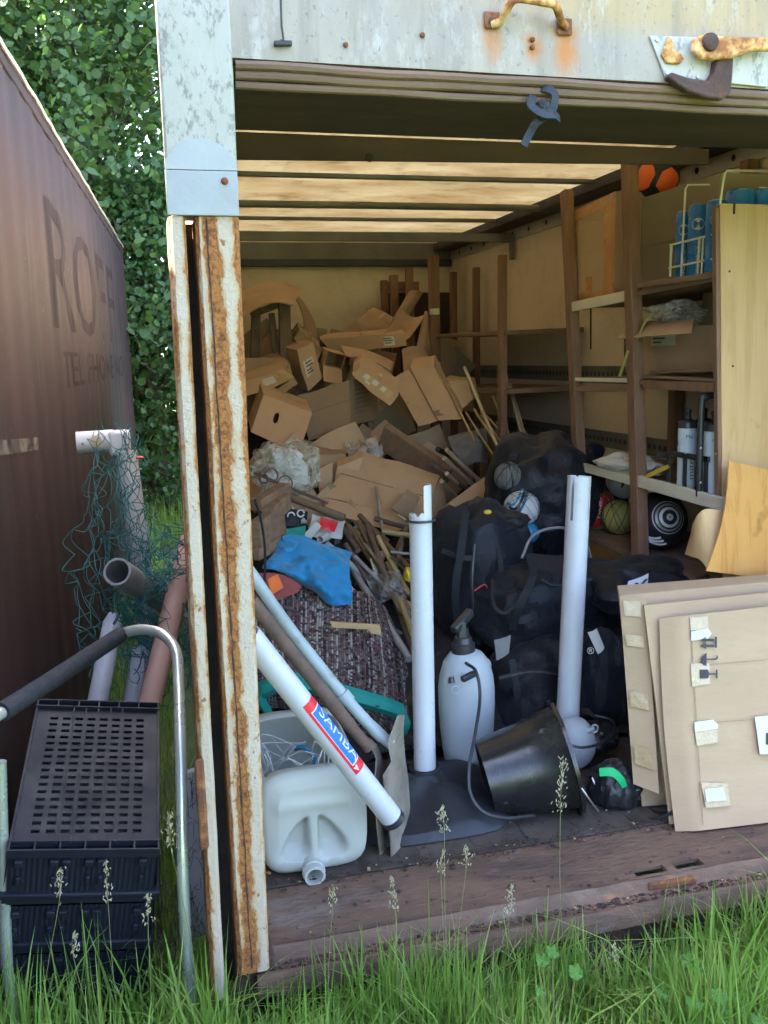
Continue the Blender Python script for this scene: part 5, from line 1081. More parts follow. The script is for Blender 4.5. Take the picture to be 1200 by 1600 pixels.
# second shelf: open carton with clear film and label
zc = zt[1] + .004
OC = thing('open_carton', 'open carton with crinkled film on the middle shelf', 'box', (2.0, 1.1, zc))
yo0, yo1 = onx(1140, 530, 1.92).y, onx(996, 530, 1.92).y; zo = onx(1040, 512, 1.92).z; Qc = [V((1.92, yo1, zo)), V((1.92, yo0, zo)), V((1.92, yo0, zc)), V((1.92, yo1, zc))]
MB().ext(Qc, (.28, 0, 0)).build('carton_body', 'card', OC, bev=.004)
f0, f1 = onx(975, 522, 1.80), onx(1100, 508, 1.80); MB().sheet(grid([onx(1000, 503, 1.90), onx(1085, 500, 1.90), onx(1080, 512, 1.78), onx(964, 522, 1.78)], 5, 8, lambda u, v, p: p + V((0, 0, -.02 * v * v))), .005).build('flap', 'card', OC)
patch(Qc, .18, .08, .46, .35, 'paper', OC, 'address_label', .003); textlines(Qc, [(.2, .12, .32, .15), (.2, .19, .34, .22), (.2, .27, .3, .3), (.37, .12, .44, .15)], OC)
patch(Qc, .86, .12, .99, .4, 'paper', OC, 'address_label', .003); textlines(Qc, [(.885, .15, .89 + .06, .17), (.885, .21, .95, .23), (.885, .27, .95, .29)], OC)
MB().sheet(grid([onx(1100, 458, 2.0), onx(1122, 456, 2.0), onx(1122, 560, 1.98), onx(1085, 560, 1.98)], 4, 4), .005).build('flap', 'card_olive', OC)
c = onx(1062, 488, 1.93); blob(c, (.09, .13, .035), .1, 2.2, .45, 21, zmin=zo - .01).build('packing_film', 'film', OC)
tag(MB().tube(bez([onx(996, 530, 1.79), onx(1010, 500, 1.80), onx(1030, 484, 1.86)], 6), .005, 6).build('yellow_strap', 'yellow_dull'), 'yellow strap end trailing out of the open carton', 'strap')
a, b = onx(981, 548, 1.76), onx(968, 588, 1.76); tag(MB().bar(a, b, .012, .004, (0, 1, 0)).build('yellow_strip', 'yellow_dull'), 'yellow strip hanging beside the second shelf post', 'strip')
# third shelf: bottle carrier, cloth, cap
zs = zt[2] - .012
BC = thing('bottle_carrier', 'black plastic bottle carrier with tall handle on the lower shelf', 'carrier', onx(1085, 765, 1.88))
xa, xb_ = 1.80, 1.98; ya = onx(1044, 760, 1.80).y; yb = .90
zf_ = onx(1048, 764, 1.80).z; zb0 = zf_; zm = onx(1048, 708, 1.80).z
def cbar(a, b, w_=.008, h=.022): return MB().bar(a, b, w_, h).build('frame_bar', 'black_plastic', BC, bev=.002)
for zc_ in (zb0 + .008, zm):
    cbar((xa, ya, zc_), (xa, yb, zc_)); cbar((xa, ya, zc_), (xb_, ya, zc_)); cbar((xb_, ya, zc_), (xb_, yb, zc_))
for yv_ in (ya, lerp(ya, yb, .42), lerp(ya, yb, .93)): MB().box((xa - .004, yv_ - .009, zb0), (xa + .004, yv_ + .009, zm + .01)).build('frame_bar', 'black_plastic', BC)
MB().box((xa, yb, zb0 - .004), (xb_, ya, zb0 + .002)).build('tray', 'black_plastic', BC)
hy = onx(1096, 700, 1.795).y; zh = onx(1100, 618, 1.80).z; hp = [(1.79, hy, zb0), (1.79, hy, zh - .03), (1.80, hy - .004, zh - .01), (1.83, hy, zh), (1.92, hy + .005, zh), (1.955, hy, zh - .01), (1.965, hy, zh - .03), (1.965, hy, zb0)]
MB().tube(bez(hp, 6), .012, 10).build('handle', 'black_plastic', BC)
for py in (700, 754): MB().ball(onx(1095, py, 1.777), .005, 8).build('rivet', 'alu_strip', BC)
for px, py in ((1071, 708), (1071, 766), (1119, 709)): MB().ball(onx(px, py, 1.794), .005, 8).build('rivet', 'alu_strip', BC)
def bottle(c, lab, t1, t2):
    T = thing('drinks_bottle', lab, 'bottle', c, 'bottles in the black carrier'); r = .036; h = onx(1070, 668, 1.845).z - c.z
    MB().lathe([(r * .9, 0), (r, .008), (r, h * .12), (r * .95, h * .15), (r, h * .18), (r, h * .70), (r * .93, h * .74), (r, h * .79), (r, h * .95), (r * .95, h)], c, (0, 0, 1), 28).build('bottle_body', 'bottle', T)
    cp_ = MB().lathe([(r * 1.02, 0), (r * 1.02, .022), (r * .95, .026), (r * .5, .034), (r * .32, .036), (r * .30, .058), (r * .38, .062), (r * .36, .072), (r * .1, .075)], c + V((0, 0, h)), (0, 0, 1), 24).build('cap', 'black_plastic', T)
    an = math.atan2(EYE.y - c.y, EYE.x - c.x)
    def cyl(a, z, rr=1.012): return V((c.x + r * rr * math.cos(an + a), c.y + r * rr * math.sin(an + a), c.z + z))
    if t1: write(t1, (0, 0, 0), (1, 0, 0), (0, 1, 0), 1, 'print_black', T, 'lettering', 0, wrap=lambda x, y, z: cyl(.75 - y * .85, h * .16 + x * .046, 1.014))
    if t2: write(t2, (0, 0, 0), (1, 0, 0), (0, 1, 0), 1, 'print_black', T, 'lettering', 0, wrap=lambda x, y, z: cyl(-.15 + x * .55, h * .84 + y * .022, 1.014))
b1 = onx(1072, 752, 1.845); b1.z = zb0 + .004; b2 = onx(1113, 758, 1.845); b2.z = zb0 + .004
bottle(b1, 'pale drinks bottle with vertical black lettering left of the carrier handle', 'mitre', 'Mal'); bottle(b2, 'pale drinks bottle with vertical black lettering right of the carrier handle', 'mitre', 'me')
bottle(b1 + V((.085, .02, 0)), 'rear drinks bottle behind the left lettered one', '', ''); bottle(b2 + V((.085, .02, 0)), 'rear drinks bottle behind the right lettered one', '', '')
WCL = thing('white_cloth', 'crumpled white printed cloth on the lower shelf beside the bottle carrier', 'cloth', onx(990, 735, 1.88))
c = onx(982, 722, 1.86); c.z = zt[2] + .030; blob(c, (.07, .16, .042), .25, 2.2, .40, 31, zmin=zt[2] + .001).build('cloth_body', 'white_cloth', WCL)
MB().tube(bez([onx(960, 728, 1.84), onx(946, 735, 1.80), onx(938, 740, 1.79)], 6), .006, 6).build('drawstring', 'white_cloth', WCL)
m = MB().prism([onx(px, py, 1.80) for px, py in ((1022, 715), (1030, 704), (1044, 708), (1034, 716))], (.003, 0, 0)); m.build('print', 'print_black', WCL)
m = MB(); G = grid([onx(1008, 742, 1.795), onx(1044, 726, 1.795), onx(1046, 731, 1.785), onx(1010, 748, 1.785)], 3, 8); m.sheet(G, .003); tag(m.build('yellow_ribbon', 'yellow'), 'yellow ribbon lying on the lower shelf under the white cloth', 'ribbon')
CP = thing('dark_hat', 'dark cap hanging over the shelf end behind the first post', 'cap', onx(920, 718, 1.92)); blob(onx(920, 705, 1.9), (.07, .06, .045), 0, 2.2, .15, 41).build('crown', 'navy_bag', CP); blob(onx(912, 716, 1.84), (.05, .03, .012), 0, 2, .05, 4).build('peak', 'navy_bag', CP)
# balls on the bottom shelf
zl = zt[3]
def low(px, x_, r): p = onx(px, 830, x_); return V((p.x, p.y, zl + r * .98))
c = low(1028, 1.93, .125); f_ = lambda a, b: fd(c, a, b)
def ring_ball(c, r, label):
    T = thing('football', label, 'ball', V((c.x, c.y, c.z - r))); MB().ball(c, r, 40).build('ball_skin', 'black_ball', T); ax = fd(c, .38, .12).normalized()
    u = ax.orthogonal().normalized(); w_ = ax.cross(u)
    for a0, a1, mm_ in ((.03, .12, 'white_ball'), (.26, .36, 'white_ball'), (.42, .50, 'pipe_grey'), (.56, .60, 'white_ball')):
        m = MB()
        for q in np.linspace(a0, a1, 4):
            for j in range(40): t = j / 40 * 6.283; m.v.append(c + (ax * math.cos(q) + (u * math.cos(t) + w_ * math.sin(t)) * math.sin(q)) * r * 1.004)
        for i in range(3):
            for j in range(40): m.f.append((i * 40 + j, i * 40 + (j + 1) % 40, (i + 1) * 40 + (j + 1) % 40, (i + 1) * 40 + j))
        m.build('ring_print', mm_, T)
    for k in range(3):
        q = [c + fd(c, -.45 + .09 * k + .55 * t, -.50 - .10 * k - .32 * t + .25 * t * t).normalized() * r * 1.004 for t in np.linspace(0, 1, 8)]; strap(q, .012, 'white_ball', T, 'stripe', .002)
    write('SOC', (0, 0, 0), (1, 0, 0), (0, 1, 0), 1, 'white_ball', T, 'lettering', 0, wrap=lambda x, y, z: c + fd(c, -.80 + y * .2, -.62 + x * .22).normalized() * r * 1.008)
ring_ball(c, .125, 'black football with concentric white rings on the bottom shelf')
c2 = low(930, 1.90, .10); T = ball_parts('football', 'red ball with white lettering on the bottom shelf behind the tall tube', c2, .10, 'red', [])
write('SPORT', (0, 0, 0), (1, 0, 0), (0, 1, 0), 1, 'white_ball', T, 'lettering', 0, wrap=lambda x, y, z: c2 + fd(c2, .10 + y * .25, .55 - x * .36).normalized() * .101)
m = MB(); rg = random.Random(4)
for k in range(9):
    a_ = rg.uniform(0, 3.1); b_ = rg.uniform(-.6, .6); u = V((math.cos(a_), math.sin(a_), b_)).normalized(); o_ = u.orthogonal().normalized(); w_ = u.cross(o_); m.tube([c2 + (o_ * math.cos(t) + w_ * math.sin(t)) * .1025 for t in np.linspace(0, 6.1, 30)], .0012, 4)
m.build('net_strings', 'yellow_dull', T)['kind'] = 'stuff'
c3 = low(966, 1.95, .075); T = ball_parts('netted_ball', 'yellow ball in a string net between the red and black balls', c3, .085, 'yellow_dull', []); m = MB()
for k in range(9):
    a_ = rg.uniform(0, 3.1); u = V((math.cos(a_), math.sin(a_), rg.uniform(-.6, .6))).normalized(); o_ = u.orthogonal().normalized(); w_ = u.cross(o_); m.tube([c3 + (o_ * math.cos(t) + w_ * math.sin(t)) * .087 for t in np.linspace(0, 6.1, 30)], .0015, 4)
m.build('net_strings', 'strap_black', T)['kind'] = 'stuff'
c4 = onx(975, 778, 2.08); c4.z = zl + .22; ball_parts('football', 'dirty white ball at the back of the bottom shelf', c4, .09, 'white_ball', [([fd(c4, -.2, .3), fd(c4, .05, -.1), fd(c4, -.1, -.4), fd(c4, -.16, -.4), fd(c4, -.02, -.1), fd(c4, -.28, .3)], 'black_ball', 1)])
tag(blob(onx(935, 775, 2.05), (.12, .16, .10), 0, 2.3, .2, 51).build('black_cloth', 'black_bag'), 'black cloth bundle hanging under the lower shelf', 'cloth')

# ================================================================== BLACK BAGS
BG = thing('mesh_ball_sack', 'large black mesh sack of footballs behind the other bags', 'sack', (1.5, 2.1, .3))
c = at(848, 775, 2.08); blob(c, (.27, .25, .30), .1, 2.3, .14, 61).build('sack', 'black_bag', BG)
c5 = at(815, 795, 1.84); r5 = .085; BL = thing('football', 'white ball with blue stripes showing through the mesh sack', 'ball', c5 - V((0, 0, r5))); MB().ball(c5, r5, 36).build('ball_skin', 'white_ball', BL)
for k in range(3):
    q = [c5 + fd(c5, -.75 + .5 * t + .10 * k, .25 - .65 * t + .7 * t * t - .22 * k + .1).normalized() * r5 * 1.006 for t in np.linspace(0, 1.9, 12)]; strap(q, .013, ('ball_blue', 'black_ball', 'ball_blue')[k], BL, 'stripe', .002)
c6 = at(826, 832, 1.80); ball_parts('football', 'pale blue ball below the striped ball in the sack', c6, .05, 'ball_blue', [])
c7 = at(795, 745, 1.95); ball_parts('football', 'brownish ball dimly seen in the mesh sack top', c7, .07, 'grey_cloth', [])
m = MB()   # sack mesh over the balls
for cc, rr in ((c5, r5 * 1.05), (c7, .074)):
    for k in range(16):
        a_ = random.uniform(0, 3.1); u = V((math.cos(a_), math.sin(a_), random.uniform(-.8, .8))).normalized(); o_ = u.orthogonal().normalized(); w_ = u.cross(o_); m.tube([cc + (o_ * math.cos(t) + w_ * math.sin(t)) * rr for t in np.linspace(0, 6.2, 26)], .0009, 3)
m.build('sack_mesh', 'strap_black', BG)['kind'] = 'stuff'
KB = thing('black_holdall', 'upright navy black holdall left of the pile of bags', 'bag', (1.05, 1.6, .1))
blob(at(748, 900, 1.62), (.20, .22, .33), .2, 2.8, .12, 71, zmin=.02).build('bag_body', 'navy_bag', KB); blob(at(765, 815, 1.62), (.15, .16, .05), .2, 2.2, .18, 72).build('hood', 'black_bag', KB)
strap([at(728, 800, 1.45), at(722, 850, 1.38), at(712, 920, 1.38), at(716, 985, 1.42)], .03, 'strap_black', KB); MB().ball(at(762, 800, 1.44), (.018, .01, .01), 10).build('toggle', 'yellow', KB)
strap([at(738, 925, 1.38), at(760, 915, 1.36), at(762, 960, 1.37)], .006, 'red', KB, 'zip_pull')
DF = thing('black_duffel', 'wide black duffel with side pockets and straps in the middle of the bags', 'bag', (1.35, 1.4, .2))
blob(at(850, 945, 1.38), (.30, .20, .175), .12, 3.0, .12, 81).build('bag_body', 'navy_bag', DF)
blob(at(812, 950, 1.22), (.085, .05, .075), .1, 3, .08, 82).build('side_pocket', 'black_bag', DF)
strap([at(835, 880, 1.22), at(830, 910, 1.16), at(812, 945, 1.14), at(800, 985, 1.18)], .03, 'strap_black', DF); strap([at(900, 890, 1.22), at(905, 930, 1.16), at(900, 985, 1.18)], .03, 'strap_black', DF)
strap([at(770, 905, 1.25), at(772, 945, 1.17), at(795, 955, 1.15), at(835, 900, 1.17)], .012, 'strap_black', DF, 'carry_handle')
MB().sheet(grid(quad([(820, 868), (975, 882), (985, 935), (830, 902)], [1.36, 1.32, 1.22, 1.24]), 10, 16, lambda u, v, p: p + V((0, -.02, .02)) * (math.sin(math.pi * u) + .6 * noise.noise(p * 9))), .006).build('top_flap', 'purple_flap', DF)
tag(MB().tube(bez([at(815, 872, 1.3), at(835, 835, 1.36), at(880, 825, 1.4), at(915, 850, 1.42), at(925, 880, 1.42)], 8), .006, 6).build('wire_hoop', 'pipe_grey'), 'thin grey hoop standing over the black duffel', 'hoop')
EB = thing('black_sports_bag', 'black sports bag with white chevron patch behind the flattened box', 'bag', (1.65, 1.2, .3))
blob(at(1000, 918, 1.20), (.22, .20, .11), -.1, 2.6, .12, 91).build('bag_body', 'black_bag', EB)
Qp = quad([(982, 908), (1013, 896), (1011, 922), (975, 932)], [.985, .975, .96, .97]); MB().sheet(grid(Qp, 5, 5, lambda u, v, p: p + V((0, -.006 * math.sin(3.1 * u), 0))), .003).build('patch', 'white_paint', EB)
m = MB(); n = (Qp[1] - Qp[0]).cross(Qp[3] - Qp[0]).normalized(); n = n if n.dot(EYE - Qp[0]) > 0 else -n
m.prism([on_quad(Qp, u, v, .010) for u, v in ((.32, .30), (.48, .34), (.60, .55), (.84, .28), (.98, .32), (.66, .78), (.52, .72))], n * .001); m.build('chevron', 'print_black', EB)
FB = thing('black_kit_bag', 'large black kit bag with white logo scraps at the front of the bags', 'bag', (1.25, 1.0, 0))
blob(at(860, 1085, 1.16), (.28, .17, .225), .1, 2.8, .12, 101, zmin=.01).build('bag_body', 'black_bag', FB)
blob(at(938, 1060, 1.06), (.10, .12, .19), -.1, 2.6, .12, 102, zmin=.01).build('end_pocket', 'navy_bag', FB)
for q in ([(918, 988), (932, 982), (944, 1012), (934, 1022)], [(772, 1000), (798, 992), (795, 1020), (776, 1032)], [(740, 1034), (760, 1030), (758, 1055), (744, 1058)]):
    Qw = quad(q, [.86, .86, .85, .85] if q[0][0] > 800 else [1.0, 1.0, .98, .98]); MB().sheet(grid(Qw, 5, 5, lambda u, v, p: p + V((0, -.006 * math.sin(3.1 * u), 0))), .003).build('white_patch', 'white_paint' if q[0][0] != 772 else 'grey_cloth', FB)
o_ = at(917, 1022, .85); write('\u00ae', o_, ray(10, 0) - ray(0, 0), (0, 0, 1), .035, 'white_paint', FB, 'registered_mark', .001)
strap([at(905, 1010, .95), at(895, 1060, .93), at(905, 1110, .92)], .02, 'strap_black', FB)

def zipline(T, pts, m_='strap_black'):
    MB().tube(bez([at(*p) for p in pts], 8), .0035, 6).build('zip', 'zip_metal', T); strap([at(*p) + V((0, .003, 0)) for p in pts], .016, m_, T, 'zip_tape', .002)
zipline(KB, [(742, 850, 1.395), (738, 905, 1.365), (740, 960, 1.38)]); strap([at(690, 860, 1.45), at(730, 872, 1.385), at(790, 868, 1.39)], .022, 'strap_black', KB); strap([at(770, 830, 1.42), at(782, 880, 1.37), at(780, 930, 1.38)], .02, 'strap_black', KB)
zipline(DF, [(845, 905, 1.17), (870, 915, 1.16), (925, 905, 1.16)]); strap([at(870, 890, 1.2), at(868, 935, 1.155), at(866, 1000, 1.2)], .026, 'strap_black', DF); strap([at(930, 900, 1.2), at(945, 935, 1.19), at(950, 975, 1.22)], .022, 'strap_black', DF)
strap([at(838, 940, 1.15), at(846, 975, 1.16), at(862, 985, 1.17), at(858, 950, 1.15)], .010, 'strap_black', DF, 'carry_handle')
zipline(FB, [(780, 1060, .985), (830, 1050, .965), (880, 1055, .965)]); strap([at(800, 1030, 1.0), at(808, 1080, .97), at(812, 1130, .98)], .026, 'strap_black', FB); strap([at(880, 1020, .98), at(884, 1060, .955), at(880, 1110, .96)], .026, 'strap_black', FB)
# ================================================================== FRONT OF THE FLOOR
# free-standing white tubes
def white_tube(label, top, bot, r, cut):
    T = thing('white_tube', label, 'tube', bot); ax = (top - bot).normalized(); rr = ax.orthogonal().normalized(); return T, ax
bt_ = at(664, 1204, .70); tp_ = at(657, 812, .72)
TU = thing('white_tube', 'tall white plastic tube with broken stepped top and dark ring', 'tube', bt_)
MB().pipe([bt_, lerp(bt_, tp_, .5), tp_], .0365, .004, 36).build('tube_wall', 'pvc', TU)
ax = (tp_ - bt_).normalized(); vx = (EYE - tp_); vx = (vx - ax * vx.dot(ax)).normalized(); sx_ = ax.cross(vx)
if sx_.x < 0: sx_ = -sx_
def arc_wall(o, a0, a1, hfun, r, th, nm, T, m_='pvc', n=18):
    m = MB()
    for i in range(n + 1):
        a = lerp(a0, a1, i / n); d2 = sx_ * math.cos(a) + vx * math.sin(a); h0, h1 = hfun(i / n); m.v += [o + d2 * r + ax * h0, o + d2 * (r - th) + ax * h0, o + d2 * (r - th) + ax * h1, o + d2 * r + ax * h1]
    for i in range(n):
        b = i * 4
        for j in range(4): m.f.append((b + j, b + (j + 1) % 4, b + 4 + (j + 1) % 4, b + 4 + j))
    m.f.append((0, 1, 2, 3)); m.f.append(tuple(n * 4 + j for j in (3, 2, 1, 0))); return m.build(nm, m_, T)
L1 = (at(663, 757, .70) - at(663, 812, .70)).length; L0 = .012
arc_wall(tp_, -.9, 1.25, lambda t: (-.002, L1 if t < .97 else L1 * .96), .0366, .004, 'standing_strip', TU)
arc_wall(tp_, 1.25, 3.9, lambda t: (-.002, .014 + .008 * math.sin(t * 23) * (1 - t) + .006), .0366, .004, 'broken_edge', TU)
rc = lerp(bt_, tp_, .998); MB().tube([rc + (sx_ * math.cos(t) + vx * math.sin(t)) * .046 for t in np.linspace(0, 6.283, 40, False)], .004, 8, closed=True).build('rubber_ring', 'black_plastic', TU)
# base for the tube
BA = thing('tube_base', 'black moulded plastic base holding the tall white tube', 'base', (bt_.x, bt_.y, 0))
G = []; zz = bt_.z
cxy = [V((*onz(636, 1308, .004).xy, .004)), V((*onz(765, 1290, .004).xy, .004))]; bx0, by0 = bt_.x - .02, bt_.y
for i in range(13):
    t = i / 12; row = []
    for j in range(33):
        a = 2 * math.pi * j / 32; k = (abs(math.cos(a)) ** 4 + abs(math.sin(a)) ** 4) ** -.25
        rad = lerp(.055, .30, t) * (k if t > .3 else lerp(1, k, t / .3)); z = zz + .01 if t < .12 else lerp(zz, .025, ((t - .12) / .88) ** .75)
        z += .022 * math.sin(a * 4) * math.sin(math.pi * t) * (t > .2)
        row.append(V((bx0 + rad * math.cos(a) * .92, by0 + rad * math.sin(a) * .92, max(.004, z if i < 12 else .004))))
    G.append(row)
MB().sheet(G, .004, False).build('moulded_body', 'rubber_base', BA)
MB().tube([bt_ + V((.047 * math.cos(t), .047 * math.sin(t), .008)) for t in np.linspace(0, 6.283, 36, False)], .009, 8, closed=True).build('collar', 'rubber_base', BA)
# second tube, slotted top
b2_ = at(884, 1180, .86); t2_ = at(902, 812, .90); TV = thing('white_tube', 'tall white plastic tube with slotted top behind the bucket', 'tube', b2_)
b2_.z = max(b2_.z, .0); MB().pipe([b2_, lerp(b2_, t2_, .5), t2_], .042, .004, 36).build('tube_wall', 'pvc', TV)
ax = (t2_ - b2_).normalized(); vx = (EYE - t2_); vx = (vx - ax * vx.dot(ax)).normalized(); sx_ = ax.cross(vx); sx_ = sx_ if sx_.x > 0 else -sx_
L1 = (at(902, 744, .9) - at(902, 812, .9)).length
for a0, a1 in ((.55, 1.95), (2.25, 3.05), (3.3, 4.4), (4.65, 6.6)): arc_wall(t2_, a0, a1, lambda t: (-.002, L1), .0421, .004, 'top_tongue', TV, n=10)
# jerry cans
def jerry():
    y0 = .36; P = lambda px, py, y=y0: at(px, py, y)
    T = thing('jerry_can', 'big cloudy white jerry can lying with its neck towards the grass', 'jerry can', (.17, .5, 0))
    x0, x1 = P(408, 1300).x, P(581, 1300).x; z0_, z1_ = .0, P(490, 1203).z; cx_, cz_ = (x0 + x1) / 2, (z0_ + z1_) / 2; hx, hz = (x1 - x0) / 2, (z1_ - z0_) / 2
    def ring(s_, y, n=56, p=5):
        o = []
        for j in range(n):
            a = 2 * math.pi * j / n; c_, si = math.cos(a), math.sin(a); k = (abs(c_) ** p + abs(si) ** p) ** (-1 / p); o.append(V((cx_ + hx * s_ * c_ * k + .02 * (y - .5), y, cz_ + hz * s_ * si * k)))
        return o
    m = MB(); lv = [(.90, .815), (.985, .80), (1, .74), (1, .60), (.97, .58), (1, .56), (1, .46), (.985, .40), (.94, .372), (.86, .362), (.72, .358)]; lv = [(a_, lerp(.36, .86, (y_ - .358) / .457) if y_ > .4 else y_) for a_, y_ in lv]
    for s_, y in lv: m.v += ring(s_, y)
    n = 56
    for i in range(len(lv) - 1):
        for j in range(n): m.f.append((i * n + j, i * n + (j + 1) % n, (i + 1) * n + (j + 1) % n, (i + 1) * n + j))
    m.f.append(tuple(range(n)))
    # front face as height field with two D-shaped hand recesses
    N = 44; base = len(m.v); inner = ring(.72, .358); FG = []
    bar_x = P(489, 1270).x; dz0, dz1 = P(489, 1352).z, P(489, 1268).z
    rings_ = 22
    for i in range(1, rings_ + 1):
        q = 1 - i / rings_
        for p_ in inner:
            x_, z_ = cx_ + (p_.x - cx_) * q, cz_ + (p_.z - cz_) * q; dx = (x_ - bar_x) / .105; dz_ = (z_ - dz0) / (dz1 - dz0)
            arch = 1 - dx * dx; inside = (0.08 < dz_ < .25 + .70 * max(0, arch)) and abs(dx) < .95 and abs(dx) > .12
            e = min(1, max(0, (abs(dx) - .10) / .10)) * min(1, max(0, (.97 - abs(dx)) / .18)) * min(1, max(0, (dz_ - .05) / .25)) * min(1, max(0, (.25 + .72 * max(0, arch) - dz_) / .2)) if abs(dx) < 1 else 0
            m.v.append(V((x_, .356 + .045 * e - .008 * math.exp(-((dz_ - 1.15) / .12) ** 2) * (abs(dx) < 1.05), z_)))
    off = (len(lv) - 1) * n
    for i in range(rings_):
        a0 = off + i * n if i == 0 else base + (i - 1) * n; b0 = base + i * n
        for j in range(n): m.f.append((a0 + j, a0 + (j + 1) % n, b0 + (j + 1) % n, b0 + j))
    keep = []
    for f in m.f:                               # the side that lies uppermost has been cut open
        c_ = sum((m.v[i_] for i_ in f), V()) / len(f)
        if not (len(f) == 4 and c_.z > z1_ * .80 and .43 < c_.y < .74 and abs(c_.x - cx_) < hx * .86): keep.append(f)
    m.f = keep; cb_ = m.build('can_body', 'hdpe', T, angle=75); sm = cb_.modifiers.new('wall', 'SOLIDIFY'); sm.thickness = .003
    S = thing('string_tangle', 'tangle of white string and blue rope inside the cut open jerry can', 'string', (cx_, .6, .05)); rg = random.Random(9)
    for k in range(11):
        p0 = V((cx_ + rg.uniform(-.10, .08), rg.uniform(.46, .68), z1_ - .06)); MB().tube(bez([p0 + V((rg.uniform(-.07, .07), rg.uniform(-.06, .06), rg.uniform(-.06, .07))) for _ in range(5)], 6), .0015, 5).build('white_string', 'string', S)
    MB().tube(bez([at(462, 1170, .62), at(475, 1168, .60), at(488, 1180, .58), at(494, 1195, .57)], 6), .008, 8).build('blue_rope', 'rope_blue', S)
    blob(V((cx_, .6, .09)), (hx * .8, .14, .06), 0, 2.5, .3, 77).build('cloth_scrap', 'grey_cloth', S)
    nc = P(489, 1357, .35); MB().pipe([nc + V((0, .03, .004)), nc + V((0, -.02, -.004)), nc + V((0, -.035, -.006))], .030, .006, 28).build('neck', 'hdpe', T)
    MB().tube([nc + V((.031 * math.cos(t), -.012, .031 * math.sin(t) - .003)) for t in np.linspace(0, 6.28, 28, False)], .003, 6, closed=True).build('thread', 'hdpe', T)
    MB().lathe([(.024, 0), (.024, .002)], nc + V((0, .022, .003)), (0, -1, 0), 20).build('dark_opening', 'print_black', T)
    MB().hexa([P(470, 1352, .37), P(506, 1349, .37), P(506, 1356, .37), P(472, 1361, .37), P(470, 1352, .372), P(506, 1349, .372), P(506, 1356, .372), P(472, 1361, .372)]).build('blue_scrap', 'ball_blue', T)
jerry()
# printed white tube with end cap
a, b = at(388, 992, .20), at(616, 1282, .30); LT = thing('labelled_tube', 'white tube with red and blue label leaning from the post to the floor', 'tube', b)
MB().pipe([a, lerp(a, b, .5), b], .0325, .004, 32).build('tube_wall', 'pvc', LT); ax = (b - a).normalized()
m = MB().lathe([(.034, -.02), (.0345, 0), (.031, .004), (.018, .004), (.017, -.012), (.002, -.012)], b, ax, 28); m.build('end_cap', 'black_plastic', LT)
vx = (EYE - lerp(a, b, .5)); vx = (vx - ax * vx.dot(ax)).normalized(); sy = vx.cross(ax); sy = sy if sy.z > 0 else -sy; LN = (b - a).length
def on_tube(s_, a_, rr=.0331): return a + ax * s_ + (vx * math.cos(a_) + sy * math.sin(a_)) * rr
def band(s0, s1, a0, a1, m_, rr, nm, sk=0):
    m = MB(); n = 10
    for i in range(n + 1):
        q = lerp(a0, a1, i / n); m.v += [on_tube(s0 + sk * i / n, q, rr), on_tube(s1 + sk * i / n, q, rr)]
    for i in range(n): m.f.append((2 * i, 2 * i + 1, 2 * i + 3, 2 * i + 2))
    return m.build(nm, m_, LT)
s0, s1 = LN * .33, LN * .695
band(s0, s1, -.15, 1.5, 'label_red', .0329, 'label'); band(s0 + .03, s1 - .03, .08, 1.5, 'white_paint', .0331, 'label_border'); band(s0 + .034, s1 - .034, .14, 1.5, 'label_blue', .0333, 'label_field')
write('SAMBA', (0, 0, 0), (1, 0, 0), (0, 1, 0), 1, 'white_paint', LT, 'lettering', 0, wrap=lambda x, y, z: on_tube(s0 + .045 + x * .062, .55 + y * 1.15, .0336))
m = MB(); m.add([on_tube(s1 - .022, .02, .0334), on_tube(s1 - .004, .3, .0334), on_tube(s1 - .026, .42, .0334)], [(0, 1, 2)]); m.build('arrow_mark', 'white_paint', LT)
# two spades
S1 = thing('spade', 'rusty handled spade leaning left of the other spade', 'spade', at(600, 1345, .42)); q = [at(392, 938, .42), at(480, 1050, .45), at(552, 1140, .46), at(578, 1168, .46)]
MB().tube(bez(q, 8), [.0205] * 16 + [.018] * 6 + [.021] * 3, 14).build('shaft', 'rust_pipe', S1)
bl = [[(577, 1160, .45), (587, 1166, .50)], [(588, 1185, .44), (592, 1185, .53)], [(584, 1240, .42), (597, 1240, .56)], [(590, 1300, .41), (600, 1300, .54)], [(595, 1350, .41), (598, 1346, .44)]]
MB().sheet([[p for p in bez([at(*r_[0]), lerp(at(*r_[0]), at(*r_[1]), .5) + V((.012, 0, 0)), at(*r_[1])], 4)] for r_ in bl], .004, False).build('blade', 'spade_steel', S1)
S2 = thing('spade', 'grey shafted spade with pale worn blade beside the white tube', 'spade', at(622, 1345, .42)); q = [at(388, 890, .55), at(455, 985, .55), at(535, 1085, .52), at(585, 1140, .48), at(612, 1163, .46)]
MB().tube(bez(q, 8), [.0185] * 24 + [.020] * 4 + [.018] * 5, 14).build('shaft', 'shaft_grey', S2)
MB().tube([at(534, 1083, .52), at(545, 1096, .515)], .0225, 14).build('ferrule', 'shaft_grey', S2)
bl = [[(622, 1118, .42), (628, 1122, .52)], [(606, 1160, .42), (630, 1155, .56)], [(612, 1190, .40), (633, 1190, .57)], [(599, 1212, .39), (637, 1215, .57)], [(604, 1265, .385), (640, 1260, .55)], [(610, 1310, .385), (636, 1308, .52)], [(611, 1340, .39), (626, 1342, .44)]]
MB().sheet([[p for p in bez([at(*r_[0]), lerp(at(*r_[0]), at(*r_[1]), .5) + V((.015, .01, 0)), at(*r_[1])], 4)] for r_ in bl], .004, False).build('blade', 'spade_steel', S2)
